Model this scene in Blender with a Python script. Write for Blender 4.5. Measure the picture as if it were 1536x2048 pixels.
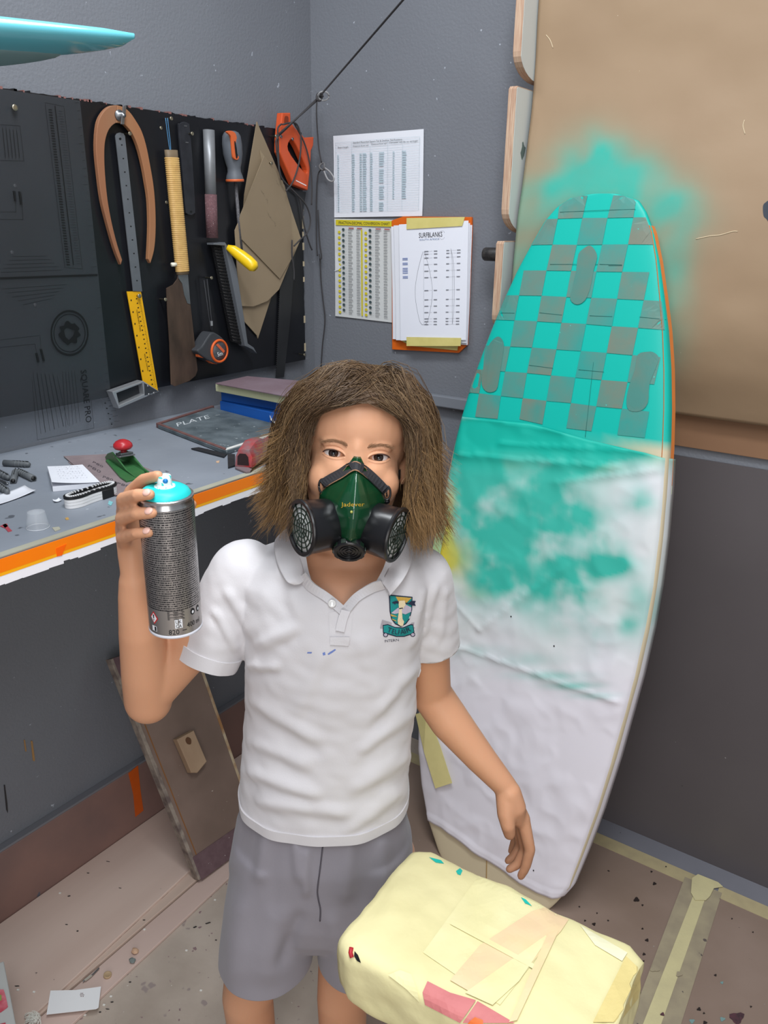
import bpy, bmesh, math, random
import numpy as np
from mathutils import Vector, Matrix, noise
from mathutils.bvhtree import BVHTree

for o in list(bpy.data.objects):
    bpy.data.objects.remove(o, do_unlink=True)
S = bpy.context.scene
COL = S.collection
random.seed(7)
rng = np.random.default_rng(7)

# ------------------------------------------------------------------ camera
CAM = Vector((0, 0, 1.55))
FPX = 1618.0
PITCH, ROLL, YAW = math.radians(19.604), math.radians(0.967), math.radians(34.607)
HV = Vector((-math.sin(YAW), math.cos(YAW), 0))          # horizontal heading
RV = Vector((math.cos(YAW), math.sin(YAW), 0))           # horizontal right
ZV = Vector((0, 0, 1))
FW = HV * math.cos(PITCH) - ZV * math.sin(PITCH)
_U = HV * math.sin(PITCH) + ZV * math.cos(PITCH)
RT = RV * math.cos(ROLL) + _U * math.sin(ROLL)
UP = -RV * math.sin(ROLL) + _U * math.cos(ROLL)
cd = bpy.data.cameras.new('camera')
cam = bpy.data.objects.new('camera', cd)
COL.objects.link(cam)
m = Matrix((RT, UP, -FW)).transposed().to_4x4()
m.translation = CAM
cam.matrix_world = m
cd.sensor_fit = 'VERTICAL'
cd.sensor_height = 24
cd.lens = 24 * FPX / 2048
cd.clip_start = 0.02
S.camera = cam

# ------------------------------------------------------------------ light
S.view_settings.view_transform = 'Standard'
S.view_settings.look = 'None'
S.view_settings.exposure = 0.0
S.view_settings.gamma = 1.0
S.view_settings.use_curve_mapping = False
W = bpy.data.worlds.new('world')
S.world = W
W.use_nodes = True
W.node_tree.nodes['Background'].inputs[0].default_value = (0.90, 0.94, 1.0, 1)
W.node_tree.nodes['Background'].inputs[1].default_value = 0.30

def area(name, loc, target, sx, sy, power, col):
    l = bpy.data.lights.new(name, 'AREA')
    l.shape = 'RECTANGLE'; l.size = sx; l.size_y = sy; l.energy = power; l.color = col
    o = bpy.data.objects.new(name, l)
    COL.objects.link(o)
    o.location = loc
    o.rotation_euler = (Vector(target) - Vector(loc)).to_track_quat('-Z', 'Y').to_euler()
    return o
area('ceiling_light', (0.1, -0.1, 2.75), (-0.45, 0.75, 0.0), 0.5, 1.9, 38, (0.93, 0.97, 1.0))
area('ceiling_light', (-0.75, 0.75, 2.85), (-0.75, 0.8, 0.0), 1.3, 0.3, 26, (0.93, 0.97, 1.0))
area('front_fill', (1.5, -1.6, 1.25), (-0.9, 0.9, 0.5), 1.6, 2.0, 33, (1.0, 0.96, 0.93))  # unseen fill added behind the camera to brighten the low parts

XL, YB = -1.55, 1.87        # the two walls

# ------------------------------------------------------------------ helpers
def ray(px, py):
    return RT * ((px - 768) / FPX) + UP * (-(py - 1024) / FPX) + FW
def on_x(p, x):
    d = ray(*p); return CAM + d * ((x - CAM.x) / d.x)
def on_y(p, y):
    d = ray(*p); return CAM + d * ((y - CAM.y) / d.y)
def on_z(p, z):
    d = ray(*p); return CAM + d * ((z - CAM.z) / d.z)
def at(px, py, f):           # point on the line of sight at horizontal distance f ahead
    d = ray(px, py); return CAM + d * (f / d.dot(HV))
def on_p(p, O, N):
    d = ray(*p); return CAM + d * ((O - CAM).dot(N) / d.dot(N))
def proj(P):
    q = Vector(P) - CAM; w = q.dot(FW)
    return (768 + FPX * q.dot(RT) / w, 1024 - FPX * q.dot(UP) / w)
class PX:                    # planes: cast() a photo point, N towards the room
    def __init__(s, x): s.v = x; s.N = Vector((1, 0, 0))
    def cast(s, p): return on_x(p, s.v)
class PY:
    def __init__(s, y): s.v = y; s.N = Vector((0, -1, 0))
    def cast(s, p): return on_y(p, s.v)
class PZ:
    def __init__(s, z): s.v = z; s.N = Vector((0, 0, 1))
    def cast(s, p): return on_z(p, s.v)
class PP:
    def __init__(s, O, N): s.O = Vector(O); s.N = Vector(N).normalized()
    def cast(s, p): return on_p(p, s.O, s.N)
def LW(d): return PX(XL + d)
def BW(d): return PY(YB - d)

def lin(c):
    def f(u):
        u /= 255.0
        return u / 12.92 if u <= 0.04045 else ((u + 0.055) / 1.055) ** 2.4
    return (f(c[0]), f(c[1]), f(c[2]), 1)

def M(name, rgb, rough=0.6, metal=0.0, var=0.0, rgb2=None, vs=8.0, bump=0.0, bs=60.0, spec=0.4, coat=0.0,
      speck=None, sheen=0.0, stretch=None, detail=5.0, sss=0.0, attr=None):
    """principled material; rgb (0-255 sRGB), rgb2 mixed in by noise with weight var, speck=(rgb, scale, threshold)"""
    mt = bpy.data.materials.new(name); mt.use_nodes = True
    nt = mt.node_tree; b = nt.nodes['Principled BSDF']; N = nt.nodes.new; L = nt.links.new
    b.inputs['Roughness'].default_value = rough
    b.inputs['Metallic'].default_value = metal
    b.inputs['Specular IOR Level'].default_value = spec
    b.inputs['Coat Weight'].default_value = coat
    b.inputs['Coat Roughness'].default_value = 0.08
    if sheen: b.inputs['Sheen Weight'].default_value = sheen
    if sss:
        b.inputs['Subsurface Weight'].default_value = sss
        b.inputs['Subsurface Radius'].default_value = (1.0, 0.35, 0.2)
        b.inputs['Subsurface Scale'].default_value = 0.006
    tc = N('ShaderNodeTexCoord'); mp = N('ShaderNodeMapping'); L(tc.outputs['Object'], mp.inputs['Vector'])
    if stretch: mp.inputs['Scale'].default_value = stretch
    col = None
    if attr:
        a = N('ShaderNodeAttribute'); a.attribute_name = attr; col = a.outputs['Color']
    if rgb2 is not None or var:
        nz = N('ShaderNodeTexNoise'); nz.inputs['Scale'].default_value = vs; nz.inputs['Detail'].default_value = detail
        L(mp.outputs[0], nz.inputs['Vector'])
        rp = N('ShaderNodeValToRGB'); rp.color_ramp.elements[0].position = 0.35; rp.color_ramp.elements[1].position = 0.68
        L(nz.outputs['Fac'], rp.inputs['Fac'])
        ml = N('ShaderNodeMath'); ml.operation = 'MULTIPLY'; ml.inputs[1].default_value = var if var else 1.0
        L(rp.outputs['Color'], ml.inputs[0])
        mx = N('ShaderNodeMix'); mx.data_type = 'RGBA'
        mx.inputs[6].default_value = lin(rgb); mx.inputs[7].default_value = lin(rgb2 if rgb2 else tuple(c * 0.72 for c in rgb))
        if col is not None: L(col, mx.inputs[6])
        L(ml.outputs[0], mx.inputs[0]); col = mx.outputs[2]
    if speck:
        for sc in (speck if isinstance(speck[0][0], (tuple, list)) else [speck]):
            nz = N('ShaderNodeTexNoise'); nz.inputs['Scale'].default_value = sc[1]; nz.inputs['Detail'].default_value = 2.0
            L(tc.outputs['Object'], nz.inputs['Vector'])
            rp = N('ShaderNodeValToRGB'); rp.color_ramp.elements[0].position = sc[2]; rp.color_ramp.elements[1].position = min(1, sc[2] + 0.03)
            L(nz.outputs['Fac'], rp.inputs['Fac'])
            mx = N('ShaderNodeMix'); mx.data_type = 'RGBA'
            if col is None: mx.inputs[6].default_value = lin(rgb)
            else: L(col, mx.inputs[6])
            mx.inputs[7].default_value = lin(sc[0]); L(rp.outputs['Color'], mx.inputs[0]); col = mx.outputs[2]
    if col is None: b.inputs['Base Color'].default_value = lin(rgb)
    else: L(col, b.inputs['Base Color'])
    if bump:
        nz = N('ShaderNodeTexNoise'); nz.inputs['Scale'].default_value = bs; nz.inputs['Detail'].default_value = 4.0
        L(mp.outputs[0], nz.inputs['Vector'])
        bp = N('ShaderNodeBump'); bp.inputs['Strength'].default_value = bump; bp.inputs['Distance'].default_value = 0.004
        L(nz.outputs['Fac'], bp.inputs['Height']); L(bp.outputs[0], b.inputs['Normal'])
    return mt

def link(name, me, mat, parent=None, smooth=False):
    if mat is not None and not me.materials: me.materials.append(mat)
    if smooth:
        me.polygons.foreach_set('use_smooth', [True] * len(me.polygons))
    o = bpy.data.objects.new(name, me)
    COL.objects.link(o)
    if parent is not None:
        o.parent = parent
        off = parent.location if parent.type == 'EMPTY' else Vector((0, 0, 0))
        o.matrix_parent_inverse = Matrix.Translation(-off)
    return o
def mk(name, vs, fs, mat, parent=None, smooth=False, recalc=True):
    me = bpy.data.meshes.new(name)
    me.from_pydata([tuple(v) for v in vs], [], fs)
    if recalc:
        bm = bmesh.new(); bm.from_mesh(me); bmesh.ops.recalc_face_normals(bm, faces=bm.faces); bm.to_mesh(me); bm.free()
    me.update()
    return link(name, me, mat, parent, smooth)
def from_bm(name, bm, mat, parent=None, smooth=False):
    me = bpy.data.meshes.new(name); bm.to_mesh(me); bm.free()
    return link(name, me, mat, parent, smooth)
def thing(name, label, cat, loc, group=None):
    o = bpy.data.objects.new(name, None); COL.objects.link(o)
    o.empty_display_size = 0.03
    o.location = loc; o['label'] = label; o['category'] = cat
    if group: o['group'] = group
    return o
def tag(o, label, cat, group=None):
    o['label'] = label; o['category'] = cat
    if group: o['group'] = group
    return o
def struct(o):
    o['kind'] = 'structure'; return o

def cr(pts, n=5, closed=True):
    """Catmull-Rom through points of any dimension"""
    P = [np.array(p, float) for p in pts]; out = []; k = len(P)
    for i in range(k if closed else k - 1):
        if closed: a, b, c, d = P[i - 1], P[i], P[(i + 1) % k], P[(i + 2) % k]
        else: a, b, c, d = P[max(i - 1, 0)], P[i], P[i + 1], P[min(i + 2, k - 1)]
        for j in range(n):
            t = j / n
            out.append(0.5 * ((2 * b) + (-a + c) * t + (2 * a - 5 * b + 4 * c - d) * t * t + (-a + 3 * b - 3 * c + d) * t ** 3))
    if not closed: out.append(P[-1])
    return [tuple(float(x) for x in p) for p in out]
def zc(pts, ox, oy, s):      # points read off an enlarged crop
    return [(ox + x / s, oy + y / s) for x, y in pts]

def plate3(name, loops, N, th, mat, parent=None, bev=0.0, smooth=False):
    """slab: loops[0] outline, others holes (3-D points of the front face), extruded by -N*th"""
    bm = bmesh.new(); N = Vector(N).normalized(); edges = []
    for lp in loops:
        vs = [bm.verts.new(p) for p in lp]
        for i in range(len(vs)): edges.append(bm.edges.new((vs[i], vs[(i + 1) % len(vs)])))
    if len(loops) == 1: bm.faces.new(list(bm.verts))
    else: bmesh.ops.triangle_fill(bm, use_beauty=True, use_dissolve=False, edges=edges, normal=N)
    bm.normal_update()
    for f in bm.faces:
        if f.normal.dot(N) < 0: f.normal_flip()
    if th:
        r = bmesh.ops.extrude_face_region(bm, geom=list(bm.faces), use_keep_orig=True)
        vs = [g for g in r['geom'] if isinstance(g, bmesh.types.BMVert)]
        bmesh.ops.translate(bm, verts=vs, vec=-N * th)
        bmesh.ops.recalc_face_normals(bm, faces=bm.faces)
        if bev:
            bm.normal_update()
            es = [e for e in bm.edges if len(e.link_faces) == 2 and e.link_faces[0].normal.dot(e.link_faces[1].normal) < 0.5
                  and max(abs(f.normal.dot(N)) for f in e.link_faces) > 0.9]
            bmesh.ops.bevel(bm, geom=es, offset=bev, segments=2, affect='EDGES', profile=0.5)
    return from_bm(name, bm, mat, parent, smooth)
def plate(name, pts, pl, th, mat, parent=None, bev=0.0, holes=(), sm=0):
    loops = [pts] + list(holes)
    loops = [[pl.cast(p) for p in (cr(l, sm) if sm else l)] for l in loops]
    return plate3(name, loops, pl.N, th, mat, parent, bev)

def box(name, lo, hi, mat, parent=None, bev=0.0, seg=2):
    bm = bmesh.new(); bmesh.ops.create_cube(bm, size=1)
    lo = Vector(lo); hi = Vector(hi)
    for v in bm.verts: v.co = Vector(((lo[i] + hi[i]) / 2 + v.co[i] * (hi[i] - lo[i]) for i in range(3)))
    if bev: bmesh.ops.bevel(bm, geom=list(bm.edges), offset=bev, segments=seg, affect='EDGES', profile=0.5)
    return from_bm(name, bm, mat, parent)
def obox(name, c, U, V, Wd, mat, parent=None, bev=0.0, seg=2, smooth=False):
    """oriented box: centre and three half vectors"""
    bm = bmesh.new(); bmesh.ops.create_cube(bm, size=2)
    for v in bm.verts: v.co = Vector(c) + Vector(U) * v.co.x + Vector(V) * v.co.y + Vector(Wd) * v.co.z
    bmesh.ops.recalc_face_normals(bm, faces=bm.faces)
    if bev: bmesh.ops.bevel(bm, geom=list(bm.edges), offset=bev, segments=seg, affect='EDGES', profile=0.5)
    return from_bm(name, bm, mat, parent, smooth)

def frames(pts):
    P = [Vector(p) for p in pts]; T = []
    for i in range(len(P)):
        t = P[min(i + 1, len(P) - 1)] - P[max(i - 1, 0)]
        T.append(t.normalized() if t.length > 1e-9 else Vector((0, 0, 1)))
    a = Vector((0, 0, 1)) if abs(T[0].z) < 0.9 else Vector((1, 0, 0))
    u = (a - T[0] * a.dot(T[0])).normalized(); out = []
    for i in range(len(P)):
        u = (u - T[i] * u.dot(T[i])).normalized()
        out.append((P[i], T[i], u, T[i].cross(u)))
    return out
def tube_geo(pts, rad, seg=8, caps=True, base=0):
    fr = frames(pts); vs = []; fs = []
    for i, (p, t, u, w) in enumerate(fr):
        r = rad[i] if hasattr(rad, '__len__') else rad
        for k in range(seg):
            a = 2 * math.pi * k / seg
            vs.append(p + (u * math.cos(a) + w * math.sin(a)) * r)
    n = len(fr)
    for i in range(n - 1):
        for k in range(seg):
            fs.append((base + i * seg + k, base + i * seg + (k + 1) % seg, base + (i + 1) * seg + (k + 1) % seg, base + (i + 1) * seg + k))
    if caps:
        fs.append(tuple(base + k for k in range(seg))[::-1]); fs.append(tuple(base + (n - 1) * seg + k for k in range(seg)))
    return vs, fs
def tube(name, pts, rad, mat, parent=None, seg=8, smooth=True):
    vs, fs = tube_geo(pts, rad, seg)
    return mk(name, vs, fs, mat, parent, smooth)
def loft_geo(rings, caps=True, base=0):
    vs = []; fs = []; n = len(rings[0])
    for r in rings: vs += [Vector(p) for p in r]
    for i in range(len(rings) - 1):
        for k in range(n):
            fs.append((base + i * n + k, base + i * n + (k + 1) % n, base + (i + 1) * n + (k + 1) % n, base + (i + 1) * n + k))
    if caps:
        fs.append(tuple(base + k for k in range(n))[::-1]); fs.append(tuple(base + (len(rings) - 1) * n + k for k in range(n)))
    return vs, fs
def ering(c, U, V, n=24, e=1.0):
    out = []
    for k in range(n):
        a = 2 * math.pi * k / n; ca, sa = math.cos(a), math.sin(a)
        out.append(Vector(c) + Vector(U) * math.copysign(abs(ca) ** e, ca) + Vector(V) * math.copysign(abs(sa) ** e, sa))
    return out
def loft(name, rings, mat, parent=None, caps=True, smooth=True):
    vs, fs = loft_geo(rings, caps); return mk(name, vs, fs, mat, parent, smooth)
def basis(A):
    A = Vector(A).normalized(); r = Vector((0, 0, 1)) if abs(A.z) < 0.9 else Vector((1, 0, 0))
    U = A.cross(r).normalized(); return U, A.cross(U).normalized()
def lathe(name, O, A, prof, mat, parent=None, seg=32, U=None, smooth=True, caps=True):
    """prof: (distance along A, radius)"""
    A = Vector(A).normalized()
    if U is None: U, V = basis(A)
    else:
        U = Vector(U); U = (U - A * U.dot(A)).normalized(); V = A.cross(U)
    rings = [ering(Vector(O) + A * h, U * r, V * r, seg) for h, r in prof]
    return loft(name, rings, mat, parent, caps, smooth)
def autosmooth(o, ang=35):
    me = o.data
    me.polygons.foreach_set('use_smooth', [True] * len(me.polygons))
    bm = bmesh.new(); bm.from_mesh(me)
    for e in bm.edges:
        if len(e.link_faces) == 2 and e.calc_face_angle(0) > math.radians(ang): e.smooth = False
    bm.to_mesh(me); bm.free(); return o

_tx = {}
def text2d(s):
    if s in _tx: return _tx[s]
    c = bpy.data.curves.new('t', 'FONT'); c.body = s; c.resolution_u = 2
    o = bpy.data.objects.new('t', c); COL.objects.link(o)
    dg = bpy.context.evaluated_depsgraph_get()
    me = bpy.data.meshes.new_from_object(o.evaluated_get(dg))
    v = np.array([tuple(p.co)[:2] for p in me.vertices]) if len(me.vertices) else np.zeros((0, 2))
    f = [tuple(p.vertices) for p in me.polygons]
    bpy.data.objects.remove(o, do_unlink=True); bpy.data.curves.remove(c); bpy.data.meshes.remove(me)
    if len(v):
        v[:, 0] -= v[:, 0].min(); w = v[:, 0].max(); h = 0.70
        v = v / np.array([max(w, 1e-6), h])
    _tx[s] = (v, f); return _tx[s]
def text_map(name, s, fn, mat, parent):
    v, f = text2d(s)
    return mk(name, [fn(x, y) for x, y in v], f, mat, parent, recalc=False)
def text_px(name, s, p0, p1, p2, pl, mat, parent):
    """lettering with baseline p0-p1 and the tops of the capitals at p2 above p0, on plane pl"""
    a, b, c = pl.cast(p0), pl.cast(p1), pl.cast(p2)
    return text_map(name, s, lambda x, y: a + (b - a) * float(x) + (c - a) * float(y), mat, parent)
class Print:                 # batch of flat printed marks on a plane or through a map
    def __init__(s): s.v = []; s.f = []
    def quad(s, *p):
        n = len(s.v); s.v += [Vector(q) for q in p]; s.f.append(tuple(range(n, n + len(p))))
    def line(s, a, b, w, N):
        a = Vector(a); b = Vector(b); t = (b - a).normalized().cross(Vector(N)).normalized() * (w / 2)
        s.quad(a - t, b - t, b + t, a + t)
    def build(s, name, mat, parent): return mk(name, s.v, s.f, mat, parent, recalc=False)

def remesh(parts, voxel, smooth=3, fac=0.5):
    vs = []; fs = []
    for v, f in parts:
        b = len(vs); vs += [tuple(p) for p in v]; fs += [tuple(i + b for i in q) for q in f]
    me = bpy.data.meshes.new('tmp'); me.from_pydata(vs, [], fs)
    bm = bmesh.new(); bm.from_mesh(me); bmesh.ops.recalc_face_normals(bm, faces=bm.faces); bm.to_mesh(me); bm.free()
    o = bpy.data.objects.new('tmp', me); COL.objects.link(o)
    r = o.modifiers.new('r', 'REMESH'); r.mode = 'VOXEL'; r.voxel_size = voxel
    if smooth:
        sm = o.modifiers.new('s', 'SMOOTH'); sm.iterations = smooth; sm.factor = fac
    dg = bpy.context.evaluated_depsgraph_get()
    out = bpy.data.meshes.new_from_object(o.evaluated_get(dg))
    bpy.data.objects.remove(o, do_unlink=True); bpy.data.meshes.remove(me)
    out.materials.clear()
    return out
def ell_geo(c, U, V, Wd, n=16, m=10):
    vs = []; fs = []; c = Vector(c)
    for j in range(m + 1):
        ph = math.pi * j / m
        for k in range(n):
            a = 2 * math.pi * k / n
            vs.append(c + Vector(U) * math.sin(ph) * math.cos(a) + Vector(V) * math.sin(ph) * math.sin(a) + Vector(Wd) * math.cos(ph))
    for j in range(m):
        for k in range(n):
            fs.append((j * n + k, j * n + (k + 1) % n, (j + 1) * n + (k + 1) % n, (j + 1) * n + k))
    return vs, fs
def sph_geo(c, r, n=26, m=14): return ell_geo(c, (r, 0, 0), (0, r, 0), (0, 0, r), n, m)
def caps_geo(pts, rad, seg=26):
    """list of closed solids: tapered limb with round joints"""
    out = []
    for i in range(len(pts)): out.append(sph_geo(pts[i], rad[i]))
    for i in range(len(pts) - 1): out.append(tube_geo([pts[i], pts[i + 1]], [rad[i], rad[i + 1]], seg))
    return out
def inpoly(x, y, poly):
    c = False; j = len(poly) - 1
    for i in range(len(poly)):
        xi, yi = poly[i]; xj, yj = poly[j]
        if (yi > y) != (yj > y) and x < (xj - xi) * (y - yi) / (yj - yi) + xi: c = not c
        j = i
    return c
def sstep(a, b, x):
    t = min(1, max(0, (x - a) / (b - a))); return t * t * (3 - 2 * t)
def set_col(o, cols, name='paint'):
    a = o.data.color_attributes.new(name, 'FLOAT_COLOR', 'POINT')
    a.data.foreach_set('color', np.array(cols, dtype=np.float32).ravel())
# ================================================================== room shell
m_wall = M('grey wall paint', (116, 119, 126), 0.55, var=0.5, rgb2=(106, 108, 115), vs=2.5, bump=0.25, bs=160, speck=((165, 170, 180), 55, 0.735))
m_conc = M('spattered concrete', (186, 172, 160), 0.7, var=0.9, rgb2=(160, 146, 134), vs=6, bump=0.15, bs=80,
           speck=[((150, 136, 132), 26, 0.66), ((136, 112, 114), 60, 0.70), ((100, 92, 94), 44, 0.76), ((214, 208, 202), 90, 0.74)])
m_hard = M('brown floor board', (146, 126, 114), 0.55, var=0.8, rgb2=(126, 106, 92), vs=3.5, bump=0.05, bs=60,
           speck=[((48, 40, 38), 48, 0.735), ((150, 140, 132), 120, 0.76)])
m_skirt = M('brown skirting', (134, 104, 96), 0.5, var=0.7, rgb2=(104, 86, 84), vs=5, bump=0.05, speck=((88, 92, 104), 30, 0.74))
m_tapey = M('masking tape', (206, 196, 150), 0.65, var=0.5, rgb2=(188, 178, 140), vs=20, bump=0.1, bs=120)
m_tapep = M('dirty masking tape', (164, 152, 126), 0.65, var=0.7, rgb2=(142, 130, 112), vs=25, speck=((96, 86, 82), 60, 0.72))
m_white = M('white painted', (236, 236, 238), 0.5)
m_black = M('black plastic', (18, 18, 20), 0.35)
m_orange = M('orange tape', (196, 86, 22), 0.45, var=0.4, rgb2=(176, 72, 18), vs=30)
m_steel = M('steel', (150, 152, 156), 0.35, metal=0.9, var=0.5, rgb2=(110, 112, 116), vs=30)
m_dark = M('dark stain', (44, 42, 44), 0.6)

fl = struct(box('floor', (XL - 0.1, -1.6, -0.1), (1.6, YB + 0.1, 0), m_conc))
wl = struct(box('wall_left', (XL - 0.1, -1.6, 0), (XL, YB + 0.1, 2.9), m_wall))
wb = struct(box('wall_back', (XL, YB, 0), (1.6, YB + 0.1, 2.9), m_wall))
# skirting board on the left wall, its worn top edge and a strip of orange tape
zt = on_x((150, 1612), XL + 0.02).z
sk = struct(box('baseboard_left', (XL, -1.0, 0.0), (XL + 0.02, YB - 0.001, zt), m_skirt, None, 0.003))
pl = LW(0.0215)
plate('tape_strip', [(257, 1547), (276, 1531), (281, 1580), (287, 1621), (271, 1634), (267, 1590)], pl, 0.001, m_orange, sk)
m_edge = M('worn grey edge', (112, 112, 118), 0.6)
box('top_edge', (XL + 0.001, -1.0, zt), (XL + 0.019, YB - 0.001, zt + 0.006), m_edge, sk)
# drips on the wall paint
m_drip = M('tan paint drip', (158, 122, 78), 0.4)
for pts, mt in (([(48, 1480), (50, 1480), (53, 1500), (53, 1503), (51, 1503)], m_drip), ([(62, 1482), (65, 1482), (70, 1519), (69, 1523), (66, 1521)], m_drip),
                ([(8, 1570), (10, 1570), (15, 1608), (16, 1626), (13, 1620)], m_dark)):
    plate('paint_drip', pts, LW(0.0015), 0.0015, mt, wl)
# rail across the back wall
m_rail = M('grey rail', (120, 124, 132), 0.45)
zr = on_y((890, 793), YB - 0.02).z
tr = struct(box('trim_1', (XL, YB - 0.022, zr - 0.030), (-0.62, YB, zr), m_rail, None, 0.003))

# brown boards covering the floor by the back wall, taped along their edges
zb = 0.004
def fz(p, z=zb): return on_z(p, z)
s0, s1 = fz((1398, 1795)), fz((1312, 2044))
sd = (s0 - s1).normalized(); sn = Vector((sd.y, -sd.x, 0))
e0, e1 = fz((1182, 1672)), fz((1536, 1827))
ed = (e1 - e0).normalized()
def isect(P, d, Q, e):
    k = ((Q - P).x * e.y - (Q - P).y * e.x) / (d.x * e.y - d.y * e.x); return P + d * k
c0 = isect(s0, sd, e0, ed)
def sheet(name, a0, a1, label):
    P = [c0 + ed * a0, c0 + ed * a1, c0 + ed * a1 - sd * 1.9, c0 + ed * a0 - sd * 1.9]
    return tag(plate3(name, [P], ZV, 0.003, m_hard, None), label, 'floor sheet')
tag(plate3('floor_sheet', [[c0 - ed * 1.0, c0 - ed * 0.001, c0 - ed * 0.001 - sd * 1.9, c0 - ed * 0.33 - sd * 1.9, c0 - ed * 0.60 - sd * 0.45]], ZV, 0.003, m_hard), 'brown hardboard floor sheet lying under the foot of the surfboard', 'floor sheet')
sheet('floor_sheet', 0.001, 1.1, 'brown hardboard floor sheet in the bottom right corner, beyond the taped seam')
def tapez(P, th, label, mt=m_tapep):
    return tag(plate3('floor_tape', [P], ZV, 0.0006, mt, None), label, 'tape')
w = 0.026
tapez([c0 + ed * -1.0 - sd * 0.02, c0 + ed * -0.02 - sd * 0.02, c0 + ed * -0.02 + sd * 0.022, c0 + ed * -1.0 + sd * 0.022], 0.001, 'masking tape along floor edge below the back wall, running behind the surfboard', M('edge tape', (182, 168, 130), 0.6, var=0.5, rgb2=(160, 146, 118), vs=30)).location.z += 0.0007
tapez([c0 + ed * 0.035 - sd * 0.02, c0 + ed * 1.1 - sd * 0.02, c0 + ed * 1.1 + sd * 0.022, c0 + ed * 0.035 + sd * 0.022], 0.001, 'masking tape along floor edge, running out of the picture at right', M('edge tape', (182, 168, 130), 0.6, var=0.5, rgb2=(160, 146, 118), vs=30)).location.z += 0.0007
tapez([c0 - ed * 0.045, c0 + ed * 0.045, c0 + ed * 0.045 - sd * 1.5, c0 - ed * 0.045 - sd * 1.5], 0.001, 'wide grimy tape over the seam between two floor sheets').location.z += 0.0014
tapez([c0 - ed * 0.012, c0 + ed * 0.014, c0 + ed * 0.010 - sd * 0.5, c0 - ed * 0.022 - sd * 0.5], 0.001, 'narrow yellow tape along the middle of the taped floor seam', m_tapey).location.z += 0.0021
pt = [(1384, 1756), (1396, 1748), (1436, 1764), (1446, 1773), (1428, 1776), (1420, 1792), (1412, 1800), (1390, 1800), (1382, 1785)]
tag(plate('floor_tape', pt, PZ(0.0085), 0.001, m_tapey), 'torn scrap of yellow tape where the floor tapes meet', 'tape')
# thin slab over the lower back wall, darker and warmer than the wall above
m_low = M('dark warm grey lower wall', (90, 85, 87), 0.4, var=0.6, rgb2=(80, 75, 77), vs=2.0, speck=[((150, 146, 148), 60, 0.765), ((52, 50, 52), 26, 0.755)])
struct(box('wall_back_lower', (-0.80, YB - 0.006, 0.0), (1.6, YB + 0.001, zr - 0.06), m_low))
m_band = M('grey painted floor margin', (124, 124, 132), 0.5, var=0.5, rgb2=(110, 110, 118), vs=6, speck=((70, 68, 72), 40, .74))
struct(box('trim_2', (-0.95, YB - 0.10, 0.0), (1.6, YB - 0.0065, 0.0035), m_band))
# paint drops on the boards
m_drop = M('dark paint drop', (46, 38, 36), 0.35)
m_dropr = M('maroon paint blob', (92, 58, 66), 0.5, var=0.8, rgb2=(58, 48, 52), vs=120)
m_dropt = M('pale teal drop', (120, 150, 148), 0.5)
for i, (x, y, r, mt) in enumerate([(1273, 1799, 5.5, m_drop), (1309, 1767, 3.5, m_drop), (1303, 1743, 2, m_drop), (1285, 1810, 2, m_drop), (1188, 1848, 3.5, m_drop),
        (1294, 1880, 3.5, m_drop), (1285, 1857, 2, m_drop), (1288, 1908, 3, m_drop), (1170, 1841, 2, m_drop), (1194, 1826, 1.5, m_drop), (1287, 1922, 2, m_drop),
        (1431, 1950, 2.5, m_drop), (1398, 2018, 4, m_drop), (1408, 2026, 2, m_drop), (1410, 2045, 4, m_drop), (1502, 2013, 2, m_drop), (1474, 2035, 14, m_dropr),
        (1289, 1988, 8, m_dropr), (1325, 2028, 4, m_dropr), (1310, 1936, 9, m_tapep), (1358, 1948, 6, m_tapep), (1445, 2038, 5, m_dropt), (1384, 2042, 5, m_dropt),
        (1444, 1965, 3, m_dropt), (1506, 1864, 1.5, m_drop), (1332, 1733, 1.5, m_drop), (1464, 1837, 1.5, m_drop), (680, 2019, 0, m_drop)]):
    if not r: continue
    P = []
    for k in range(12):
        a = 2 * math.pi * k / 12; q = r * (1 + 0.25 * math.sin(3 * a + i))
        P.append((x + q * math.cos(a), y + q * 0.8 * math.sin(a)))
    plate('paint_drop', P, PZ(0.0078 if 1290 < x < 1380 and y > 1900 else 0.0053), 0.001, mt, fl)
# planks along the left wall
m_plank = M('pink-brown plank', (208, 186, 174), 0.55, var=0.8, rgb2=(192, 168, 156), vs=7, stretch=(1, 0.12, 1), bump=0.05, speck=((92, 82, 80), 45, 0.76))
m_plank2 = M('plank offcut', (200, 178, 164), 0.55, var=0.8, rgb2=(184, 160, 146), vs=9, stretch=(1, 0.12, 1))
m_plank3 = M('thin plank', (206, 182, 172), 0.6, var=0.8, rgb2=(188, 164, 154), vs=8, stretch=(1, 0.2, 1), speck=((206, 196, 190), 60, 0.75))
def extend(a, b, t): return (a[0] + (b[0] - a[0]) * t, a[1] + (b[1] - a[1]) * t)
def plankpx(name, A, B, z, th, mt, label):
    """A, B: two photo lines (far, near) bounding the plank"""
    q = [on_z(A[0], z), on_z(B[0], z), on_z(B[1], z), on_z(A[1], z)]
    return tag(plate3(name, [q], ZV, th, mt, None, 0.0015), label, 'plank')
a_n, a_f = on_z((51, 2046), 0.018), on_z((377, 1743), 0.018)
dirp = (a_f - a_n).normalized()
x0 = XL + 0.0215
q = [Vector((x0, a_n.y - 0.5, 0.018)), a_n - dirp * 0.35, a_f + dirp * 0.48, Vector((x0, a_f.y + 0.66, 0.018))]
tag(plate3('floor_plank', [q], ZV, 0.017, m_plank, None, 0.0015), 'wide pinkish floor plank lying against the brown skirting', 'plank')
b0, b1 = on_z((74, 2034), 0.012), on_z((392, 1760), 0.012)
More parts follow.
